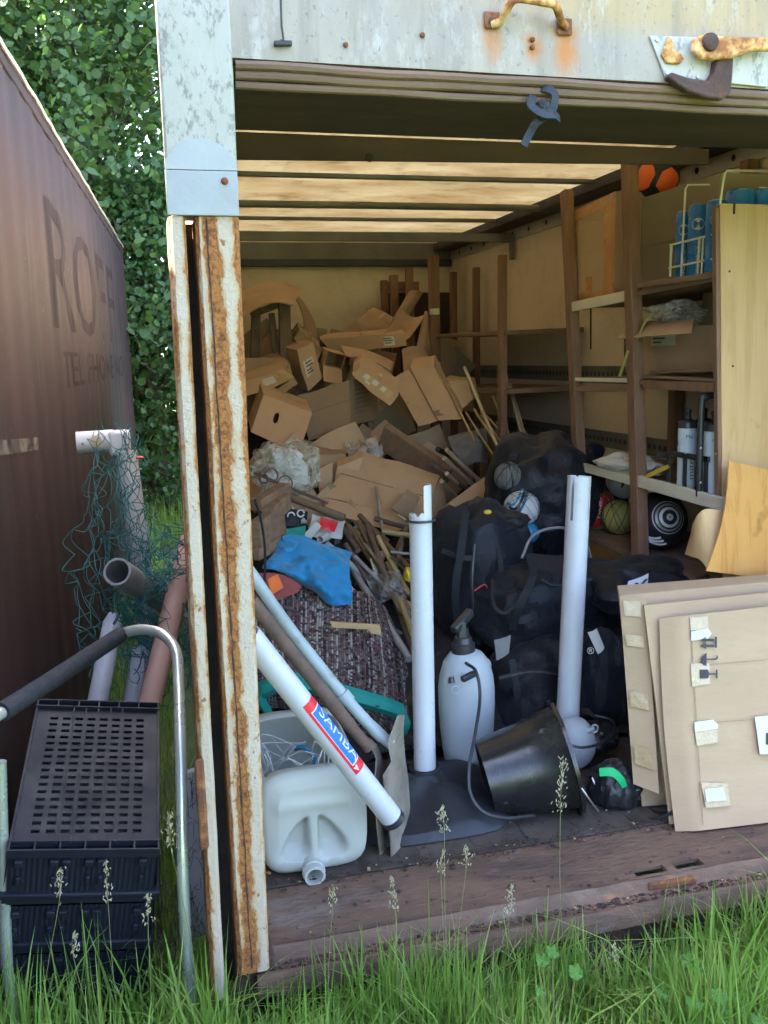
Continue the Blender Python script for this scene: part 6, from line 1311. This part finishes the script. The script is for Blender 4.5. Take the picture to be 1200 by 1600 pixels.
# sprayer
sc = onz(735, 1192, .0); sc = V((at(732, 1100, .88).x, .90, 0)); zk = .0
SP = thing('pressure_sprayer', 'white plastic pressure sprayer with black pump head and hose', 'sprayer', sc)
k_ = lambda py: at(730, py, .82).z
r0 = .10; prof = [(.070, .0), (.082, .012), (.088, .05), (.097, .12), (.102, .20), (.102, .25), (.096, .29), (.082, .33), (.060, .355), (.035, .365)]
hs = k_(1030) / .365; MB().lathe([(r_ * .99, h_ * hs) for r_, h_ in prof], sc + V((0, 0, .006)), (0, 0, 1), 40).build('tank', 'hdpe_clean', SP)
tz = sc.z + .006 + .365 * hs
MB().lathe([(.040, -.01), (.042, .0), (.042, .025), (.034, .03), (.030, .05), (.022, .055), (.018, .085)], V((sc.x - .01, sc.y, tz)), (0, 0, 1), 20).build('pump_collar', 'black_plastic', SP)
MB().bar((sc.x - .055, sc.y - .03, tz + .085), (sc.x + .03, sc.y + .03, tz + .13), .03, .03).build('pump_handle', 'black_plastic', SP, bev=.006)
MB().bar((sc.x - .02, sc.y - .01, tz + .05), (sc.x - .02, sc.y - .01, tz + .11), .03, .03, (0, 1, 0)).build('pump_rod', 'black_plastic', SP, bev=.004)
MB().bar(at(722, 1062, .79), at(742, 1052, .81), .02, .02).build('spout_clip', 'black_plastic', SP, bev=.004)
MB().tube([at(712, 1078, .79) + V((math.cos(t) * .014, 0, math.sin(t) * .014)) for t in np.linspace(0, 6.28, 20, False)], .0022, 6, closed=True).build('cap_ring', 'hdpe_clean', SP)
MB().lathe([(.010, 0), (.012, .02)], at(705, 1058, .80), (0, -.2, -1), 10).build('valve', 'black_plastic', SP)
MB().tube(bez([at(728, 1036, .83), at(744, 1050, .76), at(750, 1090, .70), at(742, 1150, .60), at(733, 1200, .52), at(735, 1240, .47), at(755, 1268, .44), at(790, 1278, .43), at(835, 1274, .45)], 10), .0058, 8).build('hose', 'black_plastic', SP)
blob(at(755, 1040, 1.0), (.03, .03, .03), 0, 2, .1, 3).build('side_cap', 'white_paint', SP)
# bucket lying on its side
BK = thing('black_bucket', 'scuffed black builder bucket lying on its side', 'bucket', (.95, .45, 0))
mo = (at(872, 1092, .62) + at(957, 1288, .50)) / 2; 
mouth = at(912, 1190, .52); bott = at(758, 1216, .58); rm, rb = .172, .122; mouth.z = max(mouth.z, rm * 1.06); ax = (mouth - bott).normalized()
MB().lathe([(.002, .004), (rb * .97, .004), (rb, -.0), (rb * 1.0, .004), (lerp(rb, rm, .5), .145), (rm * .97, .27), (rm * .985, .272), (rm * .985, .262), (rm * 1.09, .262), (rm * 1.09, .275), (rm * .95, .277), (lerp(rb, rm, .5) * .97, .145), (rb * .95, .012), (.002, .012)], bott, ax, 56).build('bucket_wall', 'bucket_plastic', BK, angle=50)
hm = bott + ax * .268; u_ = V((0, 0, 1)); u_ = (u_ - ax * u_.dot(ax)).normalized(); s__ = ax.cross(u_); s__ = s__ if s__.y < 0 else -s__
hp = [hm + s__ * rm * 1.08 - u_ * .02]; 
for t in np.linspace(.15, 2.99, 12): hp.append(hm + s__ * rm * 1.12 * math.cos(t) - u_ * (.02 + rm * .95 * math.sin(t)) + ax * .06 * math.sin(t))
hp.append(hm - s__ * rm * 1.08 - u_ * .02)
for i, p in enumerate(hp): hp[i] = V((p.x, p.y, max(.006, p.z)))
MB().tube(bez(hp, 4), .003, 8).build('handle', 'steel_wire', BK)
gi = min(hp, key=lambda p: p.z); MB().lathe([(.012, -.010), (.013, .0), (.012, .010)], at(955, 1280, .45), (.5, -1, 0), 14).build('handle_knob', 'black_plastic', BK)
MB().tube([at(925, 1215, .50), at(952, 1276, .45)], .003, 6).build('handle', 'steel_wire', BK)
# round white float behind the bucket
fc = at(898, 1160, .78); FL = thing('white_float', 'round white plastic bottle end with hook poking out behind the bucket', 'bottle', fc - V((0, 0, .1)))
MB().ball(fc, (.075, .08, .095), 32).build('bottle_body', 'hdpe_clean', FL); MB().lathe([(.012, 0), (.008, .02), (.008, .03)], at(916, 1142, .73), (1, -.3, .3), 12).build('spout', 'hdpe_clean', FL)
MB().tube([at(928, 1138, .70) + V((math.cos(t) * .014, -.003, math.sin(t) * .014)) for t in np.linspace(-2.2, 2.4, 18)], .0028, 6).build('hook', 'hdpe_clean', FL)
tag(MB().tube(bez([at(888, 1164, .62), at(912, 1168, .62), at(940, 1160, .66), at(960, 1140, .74), at(955, 1125, .82), at(930, 1118, .86)], 8), .005, 8).build('black_cable', 'black_plastic'), 'black cable looping round the white bottle behind the bucket', 'cable')
# small nylon bag with green mark
NB = thing('nylon_drawbag', 'small shiny black nylon bag with a green mark by the flattened box', 'bag', at(960, 1275, .45))
blob(at(958, 1230, .50), (.075, .07, .085), .2, 2.3, .15, 111, zmin=.004).build('bag_body', 'nylon', NB); blob(at(932, 1150, .80), (.08, .07, .05), 0, 2.2, .18, 112).build('bag_top', 'nylon', NB)
blob(at(984, 1238, .49), (.045, .05, .065), .2, 2.3, .15, 113).build('bag_fold', 'nylon', NB)
m = MB(); G = [[at(936, 1200, .42), at(958, 1200, .415), at(974, 1214, .415), at(980, 1228, .42)], [at(937, 1213, .42), at(955, 1213, .412), at(966, 1222, .412), at(972, 1232, .42)]]; m.sheet([bez(r_, 4) for r_ in G], .002, False); m.build('green_mark', 'green', NB)
tag(MB().tube(bez([at(990, 1252, .52), at(1010, 1262, .45), at(1035, 1268, .36), at(1052, 1268, .31), at(1020, 1280, .36), at(975, 1276, .46), at(950, 1272, .50)], 8), .0065, 8).build('black_lead', 'black_plastic'), 'black lead with plug lying in front of the nylon bag', 'cable')
# flattened cardboard at the right
CB = thing('flattened_carton', 'big flattened pale carton with handling symbols leaning at the right', 'box', (1.6, .35, 0))
bl0 = onz(1062, 1302, .003); Qf = [at(1036, 966, .44), at(1330, 930, .40), V((2.02, .20, .003)), bl0]; Qf[1] = V((2.05, .36, Qf[0].z + .03))
n_ = (Qf[1] - Qf[0]).cross(Qf[3] - Qf[0]).normalized(); n_ = n_ if n_.dot(EYE - Qf[0]) > 0 else -n_
bow = lambda u, v: .022 * math.exp(-(u / .25) ** 2) * math.sin(math.pi * v) * 1.2
FP = MB().sheet(grid(Qf, 24, 40, lambda u, v, p: p + n_ * ( .004 * noise.noise(p * 3.1) + .0015 * noise.noise(p * 11) - .03 * max(0, 1 - u / .085)) + V((-.012 * math.sin(math.pi * v) * (1 - u) ** 3, 0, 0))), .006).build('front_panel', 'card_light', CB)
bk = V((-.02, .06, .012)); Qm = [at(1006, 946, .50), V((2.05, .44, Qf[0].z + .05)), V((2.02, .27, .003)), onz(1046, 1288, .003)]
MB().sheet(grid(Qm, 12, 24, lambda u, v, p: p + n_ * (.010 * noise.noise(p * 3.3) + .004 * noise.noise(p * 12))), .006).build('middle_panel', 'card_light', CB)
Qb = [at(969, 930, .58), at(1010, 934, .54), at(1046, 1290, .30), at(1000, 1262, .36)]; Qb[3] = onz(1003, 1262, .003); Qb[2] = onz(1036, 1280, .003)
BX = MB().hexa([Qb[0], V((2.05, .50, Qb[0].z + .02)), V((2.02, .33, .003)), Qb[3], Qb[0] + V((.03, .075, .01)), V((2.06, .58, Qb[0].z + .02)), V((2.05, .42, .003)), Qb[3] + V((.05, .085, 0))]).jitter(.006).build('back_carton', 'card_light', CB, bev=.004)
MB().sheet(grid([at(968, 932, .565), at(1010, 936, .52), at(1030, 1240, .36), at(990, 1225, .42)], 10, 4), .004).build('side_flap', 'card_light', CB)
for v0, v1 in ((.02, .10), (.2, .26), (.50, .58), (.78, .88)):
    patch([at(970, 932, .56), at(1000, 934, .53), at(1024, 1240, .362), at(992, 1228, .41)], .1, v0, 1, v1, 'tape_clear', CB, 'tape_strip', .006)
P_ = lambda px, py: (lambda k: EYE + k * ((Qf[0] + n_ * .003 - EYE).dot(n_) / k.dot(n_)))(ray(px, py))
def lay(poly, m_, nm, par=CB, lift=.005, top=.0012):
    lift = .0045 + (.0035 if lift > .007 else 0)
    return MB().prism([P_(*q) + n_ * lift for q in poly], n_ * top).build(nm, m_, par, smooth=False)
lay([(1077, 965), (1105, 963), (1106, 985), (1078, 985)], 'tape_clear', 'tape_strip'); lay([(1078, 987), (1104, 982), (1110, 990), (1104, 998), (1078, 1001)], 'paper', 'torn_paper', CB, .0075)
lay([(1078, 1037), (1107, 1036), (1108, 1068), (1080, 1073)], 'tape_clear', 'tape_strip'); lay([(1083, 1128), (1112, 1124), (1120, 1132), (1119, 1138), (1084, 1143)], 'paper', 'torn_paper', CB, .0075); lay([(1084, 1141), (1120, 1139), (1120, 1160), (1088, 1165)], 'tape_clear', 'tape_strip')
lay([(1094, 1222), (1136, 1223), (1140, 1258), (1102, 1262)], 'tape_clear', 'tape_strip'); lay([(1099, 1232), (1128, 1229), (1133, 1250), (1102, 1252)], 'paper', 'torn_paper', CB, .0075)
lay([(1178, 1120), (1260, 1112), (1260, 1178), (1186, 1178)], 'paper', 'shipping_label', CB, .006); lay([(1195, 1145), (1215, 1143), (1215, 1147), (1199, 1149), (1199, 1163), (1195, 1163)], 'print_black', 'print', CB, .008)
lay([(1077, 965), (1078.4, 965), (1098, 1290), (1096.6, 1290)], 'card_edge', 'crease', CB, .0055, .0008)
for q in ([(1084, 1040), (1200, 1030), (1200, 1031), (1084, 1041)], [(1090, 1130), (1210, 1121), (1210, 1122), (1090, 1131)]): lay(q, 'card_edge', 'crease', CB, .0062, .0006)
for yy_ in (1000, 1009): # this-way-up arrows
    lay([(1092, yy_), (1101, yy_ - 5), (1101, yy_ - 2), (1114, yy_ - 2), (1114, yy_ + 2), (1101, yy_ + 2), (1101, yy_ + 5)], 'print_black', 'arrow_symbol', CB, .008)
lay([(1115, 995), (1118, 995), (1118, 1012), (1115, 1012)], 'print_black', 'arrow_symbol', CB, .008)
lay([(1102, 1020), (1097, 1024), (1093, 1030), (1095, 1031), (1093, 1034), (1095, 1036), (1098, 1039), (1102, 1040)], 'print_black', 'umbrella_symbol', CB, .008); lay([(1102, 1029), (1116, 1029), (1118, 1026), (1117, 1024), (1119, 1024), (1120, 1028), (1117, 1031), (1102, 1031)], 'print_black', 'umbrella_symbol', CB, .008)
lay([(1092, 1046), (1104, 1046), (1107, 1053), (1104, 1060), (1092, 1060)], 'print_black', 'glass_symbol', CB, .008); lay([(1107, 1052), (1117, 1052), (1117, 1046), (1119, 1046), (1119, 1060), (1117, 1060), (1117, 1054), (1107, 1054)], 'print_black', 'glass_symbol', CB, .008)
# strap on the door
KS = thing('knotted_strap', 'knotted dark strap hanging from the raised door', 'strap', at(840, 228, .03))
strap([at(836, 146, .02), at(848, 138, -.01), at(866, 146, -.02), at(864, 170, -.02), at(852, 182, -.015), at(838, 192, -.01), at(828, 208, 0), at(818, 228, .0)], .018, 'strap_blue_grey', KS, 'strap_tail', .004, (0, -1, .2))
strap([at(834, 150, -.01), at(830, 165, -.02), at(848, 178, -.03), at(866, 180, -.02), at(874, 186, -.01)], .02, 'strap_blue_grey', KS, 'strap_end', .004, (0, -1, .4))
blob(at(850, 172, -.01), (.018, .016, .02), 0, 2, .3, 9).build('knot', 'strap_blue_grey', KS)
tag(MB().tube([at(848, 138, -.01), at(850, 125, .0)], .004, 6).build('strap_tie', 'strap_blue_grey'), 'short tie between strap and raised door', 'strap')
rg = random.Random(71)
for k in range(12):
    px, py = rg.uniform(520, 640), rg.uniform(800, 930); an = rg.uniform(.5, 1.4); ln = rg.uniform(40, 90); p0 = sf(px, py, .12 + .05 * (k % 3)); p1 = sf(px + math.cos(an) * ln, min(1010, py + math.sin(an) * ln), .14)
    rod(where(('slim brassy cane', 'slim brown cane', 'slim pale cane')[k % 3], px + math.cos(an) * ln / 2, py + math.sin(an) * ln / 2), p0, p1, rg.uniform(.005, .008), ('brass_pole', 'brown_rod', 'pale_pole')[k % 3], 'cane', 'cane', 'loose canes on the tangle')
for k in range(14):
    px, py = rg.uniform(430, 560), rg.uniform(790, 860); c_ = sf(px, py, .06); tag(blob(c_, (rg.uniform(.012, .03), .012, rg.uniform(.008, .02)), rg.uniform(0, 3), 2.4, .3, k).build('small_scrap', ('paper', 'pvc', 'grey_cloth', 'brown_rod', 'ball_blue')[k % 5]), where(('crumpled white paper scrap', 'white plastic scrap', 'small grey scrap', 'small brown scrap', 'small blue scrap')[k % 5], px, py), 'scrap', 'small rubbish above the blue cloth')
# loose oddments
tag(blob(at(683, 858, 1.7), (.04, .03, .04), 0, 2.2, .3, 15).build('red_cloth_scrap', 'red'), 'small red scrap beside the tall stepped tube', 'cloth')
tag(blob(at(638, 898, 1.55), (.016, .03, .03), 0, 2.2, .2, 16).build('yellow_clip', 'yellow'), 'yellow and blue clip behind the tall stepped tube', 'clip')
tag(MB().bar(at(1096, 900, .95), at(1110, 930, .92), .02, .05).build('dark_post', 'dark_steel', None, bev=.003), 'dark metal post foot under the curled plywood', 'post')

# ================================================================== THE GAP AT THE LEFT
# crate stack on a trolley
CR = []
th_ = None; f0 = at(15, 1322, .08); f1 = at(247, 1320, .08); wid = (f1 - f0).length; Lc = .56; best = None
for deg in range(0, 50):
    r_ = R(deg); p = (f0 + f1) / 2 + V((.02, Lc * math.cos(r_), Lc * math.sin(r_))); k = WM.transposed() @ (p - EYE); py = 800 + FPX * k.y / k.z
    if best is None or abs(py - 1108) < best[0]: best = (abs(py - 1108), r_)
th_ = best[1]; ex = (f1 - f0).normalized(); ey = V((.035, math.cos(th_), math.sin(th_))).normalized(); ex = (ex - ey * ex.dot(ey)).normalized(); ez = ex.cross(ey); oc = (f0 + f1) / 2
def cq(x, y, z): return oc + ex * x + ey * y + ez * z
def crate(z0_, top, lab):
    T = thing('stacking_crate', lab, 'crate', cq(0, Lc / 2, z0_ - .12), 'black stacking crates'); H = .115; hw = wid / 2
    def bx(x0, x1, y0, y1, za, zb, nm, bev=0): return MB().hexa([cq(x0, y0, zb), cq(x1, y0, zb), cq(x1, y0, za), cq(x0, y0, za), cq(x0, y1, zb), cq(x1, y1, zb), cq(x1, y1, za), cq(x0, y1, za)]).build(nm, 'crate_plastic', T, bev=bev)
    if top:                                     # perforated deck: strips between the slots
        nc, nr = 8, 17; cxs = [lerp(-hw * .80, hw * .80, (i + .5) / nc) for i in range(nc)]; sw, sl = .0105, .0062; ry = [lerp(.035, Lc - .035, (j + .5) / nr) for j in range(nr)]
        m = MB(); ya = .0
        def slab(x0, x1, y0, y1): m.hexa([cq(x0, y0, z0_), cq(x1, y0, z0_), cq(x1, y0, z0_ - .004), cq(x0, y0, z0_ - .004), cq(x0, y1, z0_), cq(x1, y1, z0_), cq(x1, y1, z0_ - .004), cq(x0, y1, z0_ - .004)])
        for j in range(nr + 1):
            y0 = ry[j - 1] + sl if j else 0.; y1 = ry[j] - sl if j < nr else Lc; slab(-hw, hw, y0, y1)
        for y in ry:
            xe = [-hw] + sum([[c - sw, c + sw] for c in cxs], []) + [hw]
            for i in range(0, len(xe), 2): slab(xe[i], xe[i + 1], y - sl, y + sl)
        m.build('perforated_deck', 'crate_plastic', T, smooth=False)
        for i in (2, 3, 4, 5, 6): xx = (cxs[i - 1] + cxs[i]) / 2; bx(xx - .002, xx + .002, .0, Lc, z0_, z0_ + .010, 'rib')
        for y in (-.026, .004): bx(-hw - .004, hw + .004, y - .002, y + .002, z0_ - .012, z0_ + .012, 'end_rib')
        for y in (Lc + .026, Lc - .004): bx(-hw - .004, hw + .004, y - .002, y + .002, z0_ - .004, z0_ + .012, 'end_rib')
        for i in range(7):
            xx = lerp(-hw, hw, i / 6); bx(xx - .002, xx + .002, -.0235, .0015, z0_ - .012, z0_ + .011, 'end_web'); bx(xx - .002, xx + .002, Lc - .0015, Lc + .0235, z0_ - .004, z0_ + .011, 'end_web')
        bx(-hw, hw, -.0235, .0015, z0_ - .012, z0_ - .008, 'end_floor'); bx(-hw, hw, Lc + .0015, Lc + .0235, z0_ - .006, z0_ - .003, 'end_floor')
        for s_ in (-1, 1): bx(s_ * hw - .003, s_ * hw + .003, 0, Lc, z0_ - .01, z0_ + .008, 'side_rib')
    za = z0_ - H
    def wallf(p, q, nm):                        # fluted wall
        m = MB(); N = 110; 
        for i in range(N + 1):
            t = i / N; o_ = .0022 * (1 if (i // 2) % 2 else 0); b = lerp(p, q, t); nrm = ((q - p).normalized().cross(ez)).normalized(); b = b + nrm * o_
            m.v += [b + ez * (z0_ - .008), b + ez * za + nrm * .006]
        for i in range(N): m.f.append((2 * i, 2 * i + 1, 2 * i + 3, 2 * i + 2))
        m.build(nm, 'crate_plastic', T, smooth=False)
    c0, c1, c2_, c3_ = oc + ex * -hw + ey * -.02, oc + ex * hw + ey * -.02, oc + ex * hw + ey * Lc, oc + ex * -hw + ey * Lc
    wallf(c0, c1, 'end_wall'); wallf(c1, c2_, 'side_wall'); wallf(c2_, c3_, 'end_wall'); wallf(c3_, c0, 'side_wall')
    for i in range(6):
        xx = lerp(-hw * .86, hw * .8, (0, .28, .38, .56, .66, 1)[i]); bx(xx - .010, xx + .010, -.036, -.022, z0_ - .034, z0_ - .016, 'lug', .003); bx(xx - .006, xx + .006, -.034, -.022, z0_ - .088, z0_ - .066, 'lug', .003)
        if i % 2 == 0: bx(xx - .013, xx + .013, -.0295, -.0265, z0_ - .108, z0_ - .09, 'notch')
    bx(-hw - .016, hw + .016, -.036, Lc + .03, za - .014, za, 'rim', .004); bx(-hw - .010, hw + .010, -.030, Lc + .024, za - .036, za - .0145, 'lower_rim', .003)
crate(.0, True, 'black perforated crate topmost of the stack on the trolley'); crate(-.155, False, 'black crate in the middle of the stack on the trolley'); crate(-.31, False, 'lowest black crate of the stack, half hidden in grass')
TRY = thing('hand_trolley', 'hand trolley with bent steel tube handle and black foam grip', 'trolley', V((-.4, .25, GZ)))
h = [V((-.193, .06, GZ)), at(287, 1400, .04), at(283, 1200, .12), at(279, 1060, .30), at(274, 1016, .36), at(255, 992, .41), at(228, 984, .46), at(205, 986, .49), at(186, 994, .50), at(100, 1050, .28), at(0, 1115, .05), at(-30, 1136, 0), at(-48, 1170, -.02), at(-45, 1230, -.02)]
MB().tube(bez(h, 8), .0145, 14).build('frame_tube', 'galv', TRY); gpts = bez([at(188, 992, .50), at(100, 1050, .28), at(2, 1113, .055)], 8); MB().tube(gpts, .0225, 18).build('foam_grip', 'foam_grip', TRY)
MB().tube([V(at(0, 1190, .10)), at(3, 1300, .10), at(10, 1500, .10), V((*at(10, 1500, .10).xy, GZ))], .0145, 12).build('side_tube', 'galv', TRY)
MB().box((-.62, .2, GZ + .02), (-.18, .75, GZ + .045)).build('base_plate', 'dark_steel', TRY)
for s_ in (-.62, -.18): MB().lathe([(.06, -.015), (.075, -.012), (.075, .012), (.06, .015)], (s_, .75, GZ + .06), (1, 0, 0), 20).build('wheel', 'rubber_base', TRY)
# goal frame with net
GF = thing('football_goal', 'white plastic goal frame corner with round sockets standing in the gap', 'goal', at(235, 1000, 1.3)); yg = 1.42
cor = at(187, 690, yg); MB().pipe([at(120, 692, yg), at(150, 690, yg), at(178, 688, yg)], .040, .004, 28).build('crossbar', 'pvc', GF)
e_ = bez([at(170, 688, yg), at(192, 690, yg), at(196, 712, yg), at(199, 735, yg)], 5); MB().box((at(170, 690, yg).x, yg - .042, at(190, 711, yg).z), (at(204, 690, yg).x, yg + .042, at(190, 672, yg).z)).build('elbow', 'pvc', GF, bev=.012)
MB().tube([at(196, 705, yg), at(213, 830, 1.40), at(226, 930, 1.38), at(240, 1080, 1.3)], .041, 28).build('post', 'pvc', GF)
for px, py in ((150, 690), (197, 722)):
    c = at(px, py, yg - .0405); MB().lathe([(.022, 0), (.022, .003), (.019, .004)], c + V((0, .003, 0)), (0, -1, 0), 20).build('socket', 'pale_pole', GF)
MB().ball(at(130, 693, yg - .040), (.007, .005, .007), 10).build('peg', 'pipe_grey', GF); MB().ball(at(217, 715, yg - .02), (.02, .008, .006), 8).build('red_tie', 'label_red', GF)
rod('grey metal tube with open end pointing out of the gap', at(183, 893, .98), at(262, 942, 1.45), .046, 'pipe_grey', 'metal_tube', 'pipe', None, True, 22)
MBt = MB().tube([at(300, 840, 1.30), at(268, 960, 1.15), at(232, 1105, .98)], .038, 24); tag(MBt.build('pink_pipe', 'pvc_pink'), 'terracotta pink plastic pipe leaning in the gap behind the trolley', 'pipe')
tag(MB().tube([at(180, 958, 1.15), at(176, 975, 1.14), at(150, 1110, 1.02)], [.02, .034, .034], 24).build('white_pole', 'pvc'), 'white round ended pole behind the crates', 'pole')
tag(MB().tube([at(222, 1010, 1.2), at(205, 1110, 1.12)], .034, 24).build('white_pole', 'pvc'), 'white pole under the net between the pink pipe and round ended pole', 'pole')
def netting(label, f, nu, nv, r, m_, amp, seed):
    T = thing('goal_net', label, 'net', f(.5, 1)); m = MB(); rg = random.Random(seed); K = {}
    def p(i, j):
        if (i, j) not in K: b = f(i / nu, j / nv); K[i, j] = b + V((rg.gauss(0, 1), rg.gauss(0, 1), rg.gauss(0, 1))) * amp
        return K[i, j]
    for j in range(nv):
        for i in range(nu + 1):
            for di in ((0, 1) if j % 2 == 0 else (-1, 0)):
                if 0 <= i + di <= nu:
                    a, b = p(i, j), p(i + di, j + 1); sag = V((rg.gauss(0, .02), rg.gauss(0, .015), -.012 + rg.gauss(0, .012))); m.tube(bez([a, (a + b) / 2 + sag, b], 3), r, 4, False)
    m.build('net_mesh', m_, T); return T
def fA(u, v):
    px = lerp(lerp(148, 118, min(1, v * 2)), 150, max(0, v * 2 - 1)) + u * lerp(70, 150, v); py = 672 + 430 * v; return at(px, py, lerp(1.34, 1.12, v) + .08 * math.sin(u * 5))
netting('dark green goal net hanging from the white frame corner', fA, 11, 16, .0016, 'net_green', .018, 21)
def fB(u, v): return at(lerp(195, 305, u) + 14 * math.sin(v * 9), 822 + 235 * v, 1.22 + .12 * math.sin(u * 7 + v * 5))
netting('thick tangle of green net bunched against the trailer post', fB, 12, 20, .0017, 'net_green', .04, 22)
WB = thing('white_mesh_sheet', 'white panel with black wire mesh stuck between trolley and trailer post', 'panel', at(305, 1440, .4)); Qw = quad([(286, 1210), (316, 1200), (324, 1460), (292, 1470)], [.42, .30, .30, .42])
MB().ext(Qw, (.0, .02, 0)).build('board', 'white_mesh', WB); m = MB(); rg = random.Random(2)
for k in range(70):
    u, v = rg.random(), rg.random(); u2, v2 = min(1, max(0, u + rg.uniform(-.6, .6))), min(1, max(0, v + rg.uniform(-.12, .12))); a, b = on_quad(Qw, u, v, .006), on_quad(Qw, u2, v2, .006); m.tube(bez([a, (a + b) / 2 + V((0, -.006, rg.uniform(-.015, .015))), b], 3), .0008, 3, False)
m.build('wire_mesh', 'net_dark', WB)['kind'] = 'stuff'
for o in bpy.data.objects:
    if '_o' in o: del o['_o']
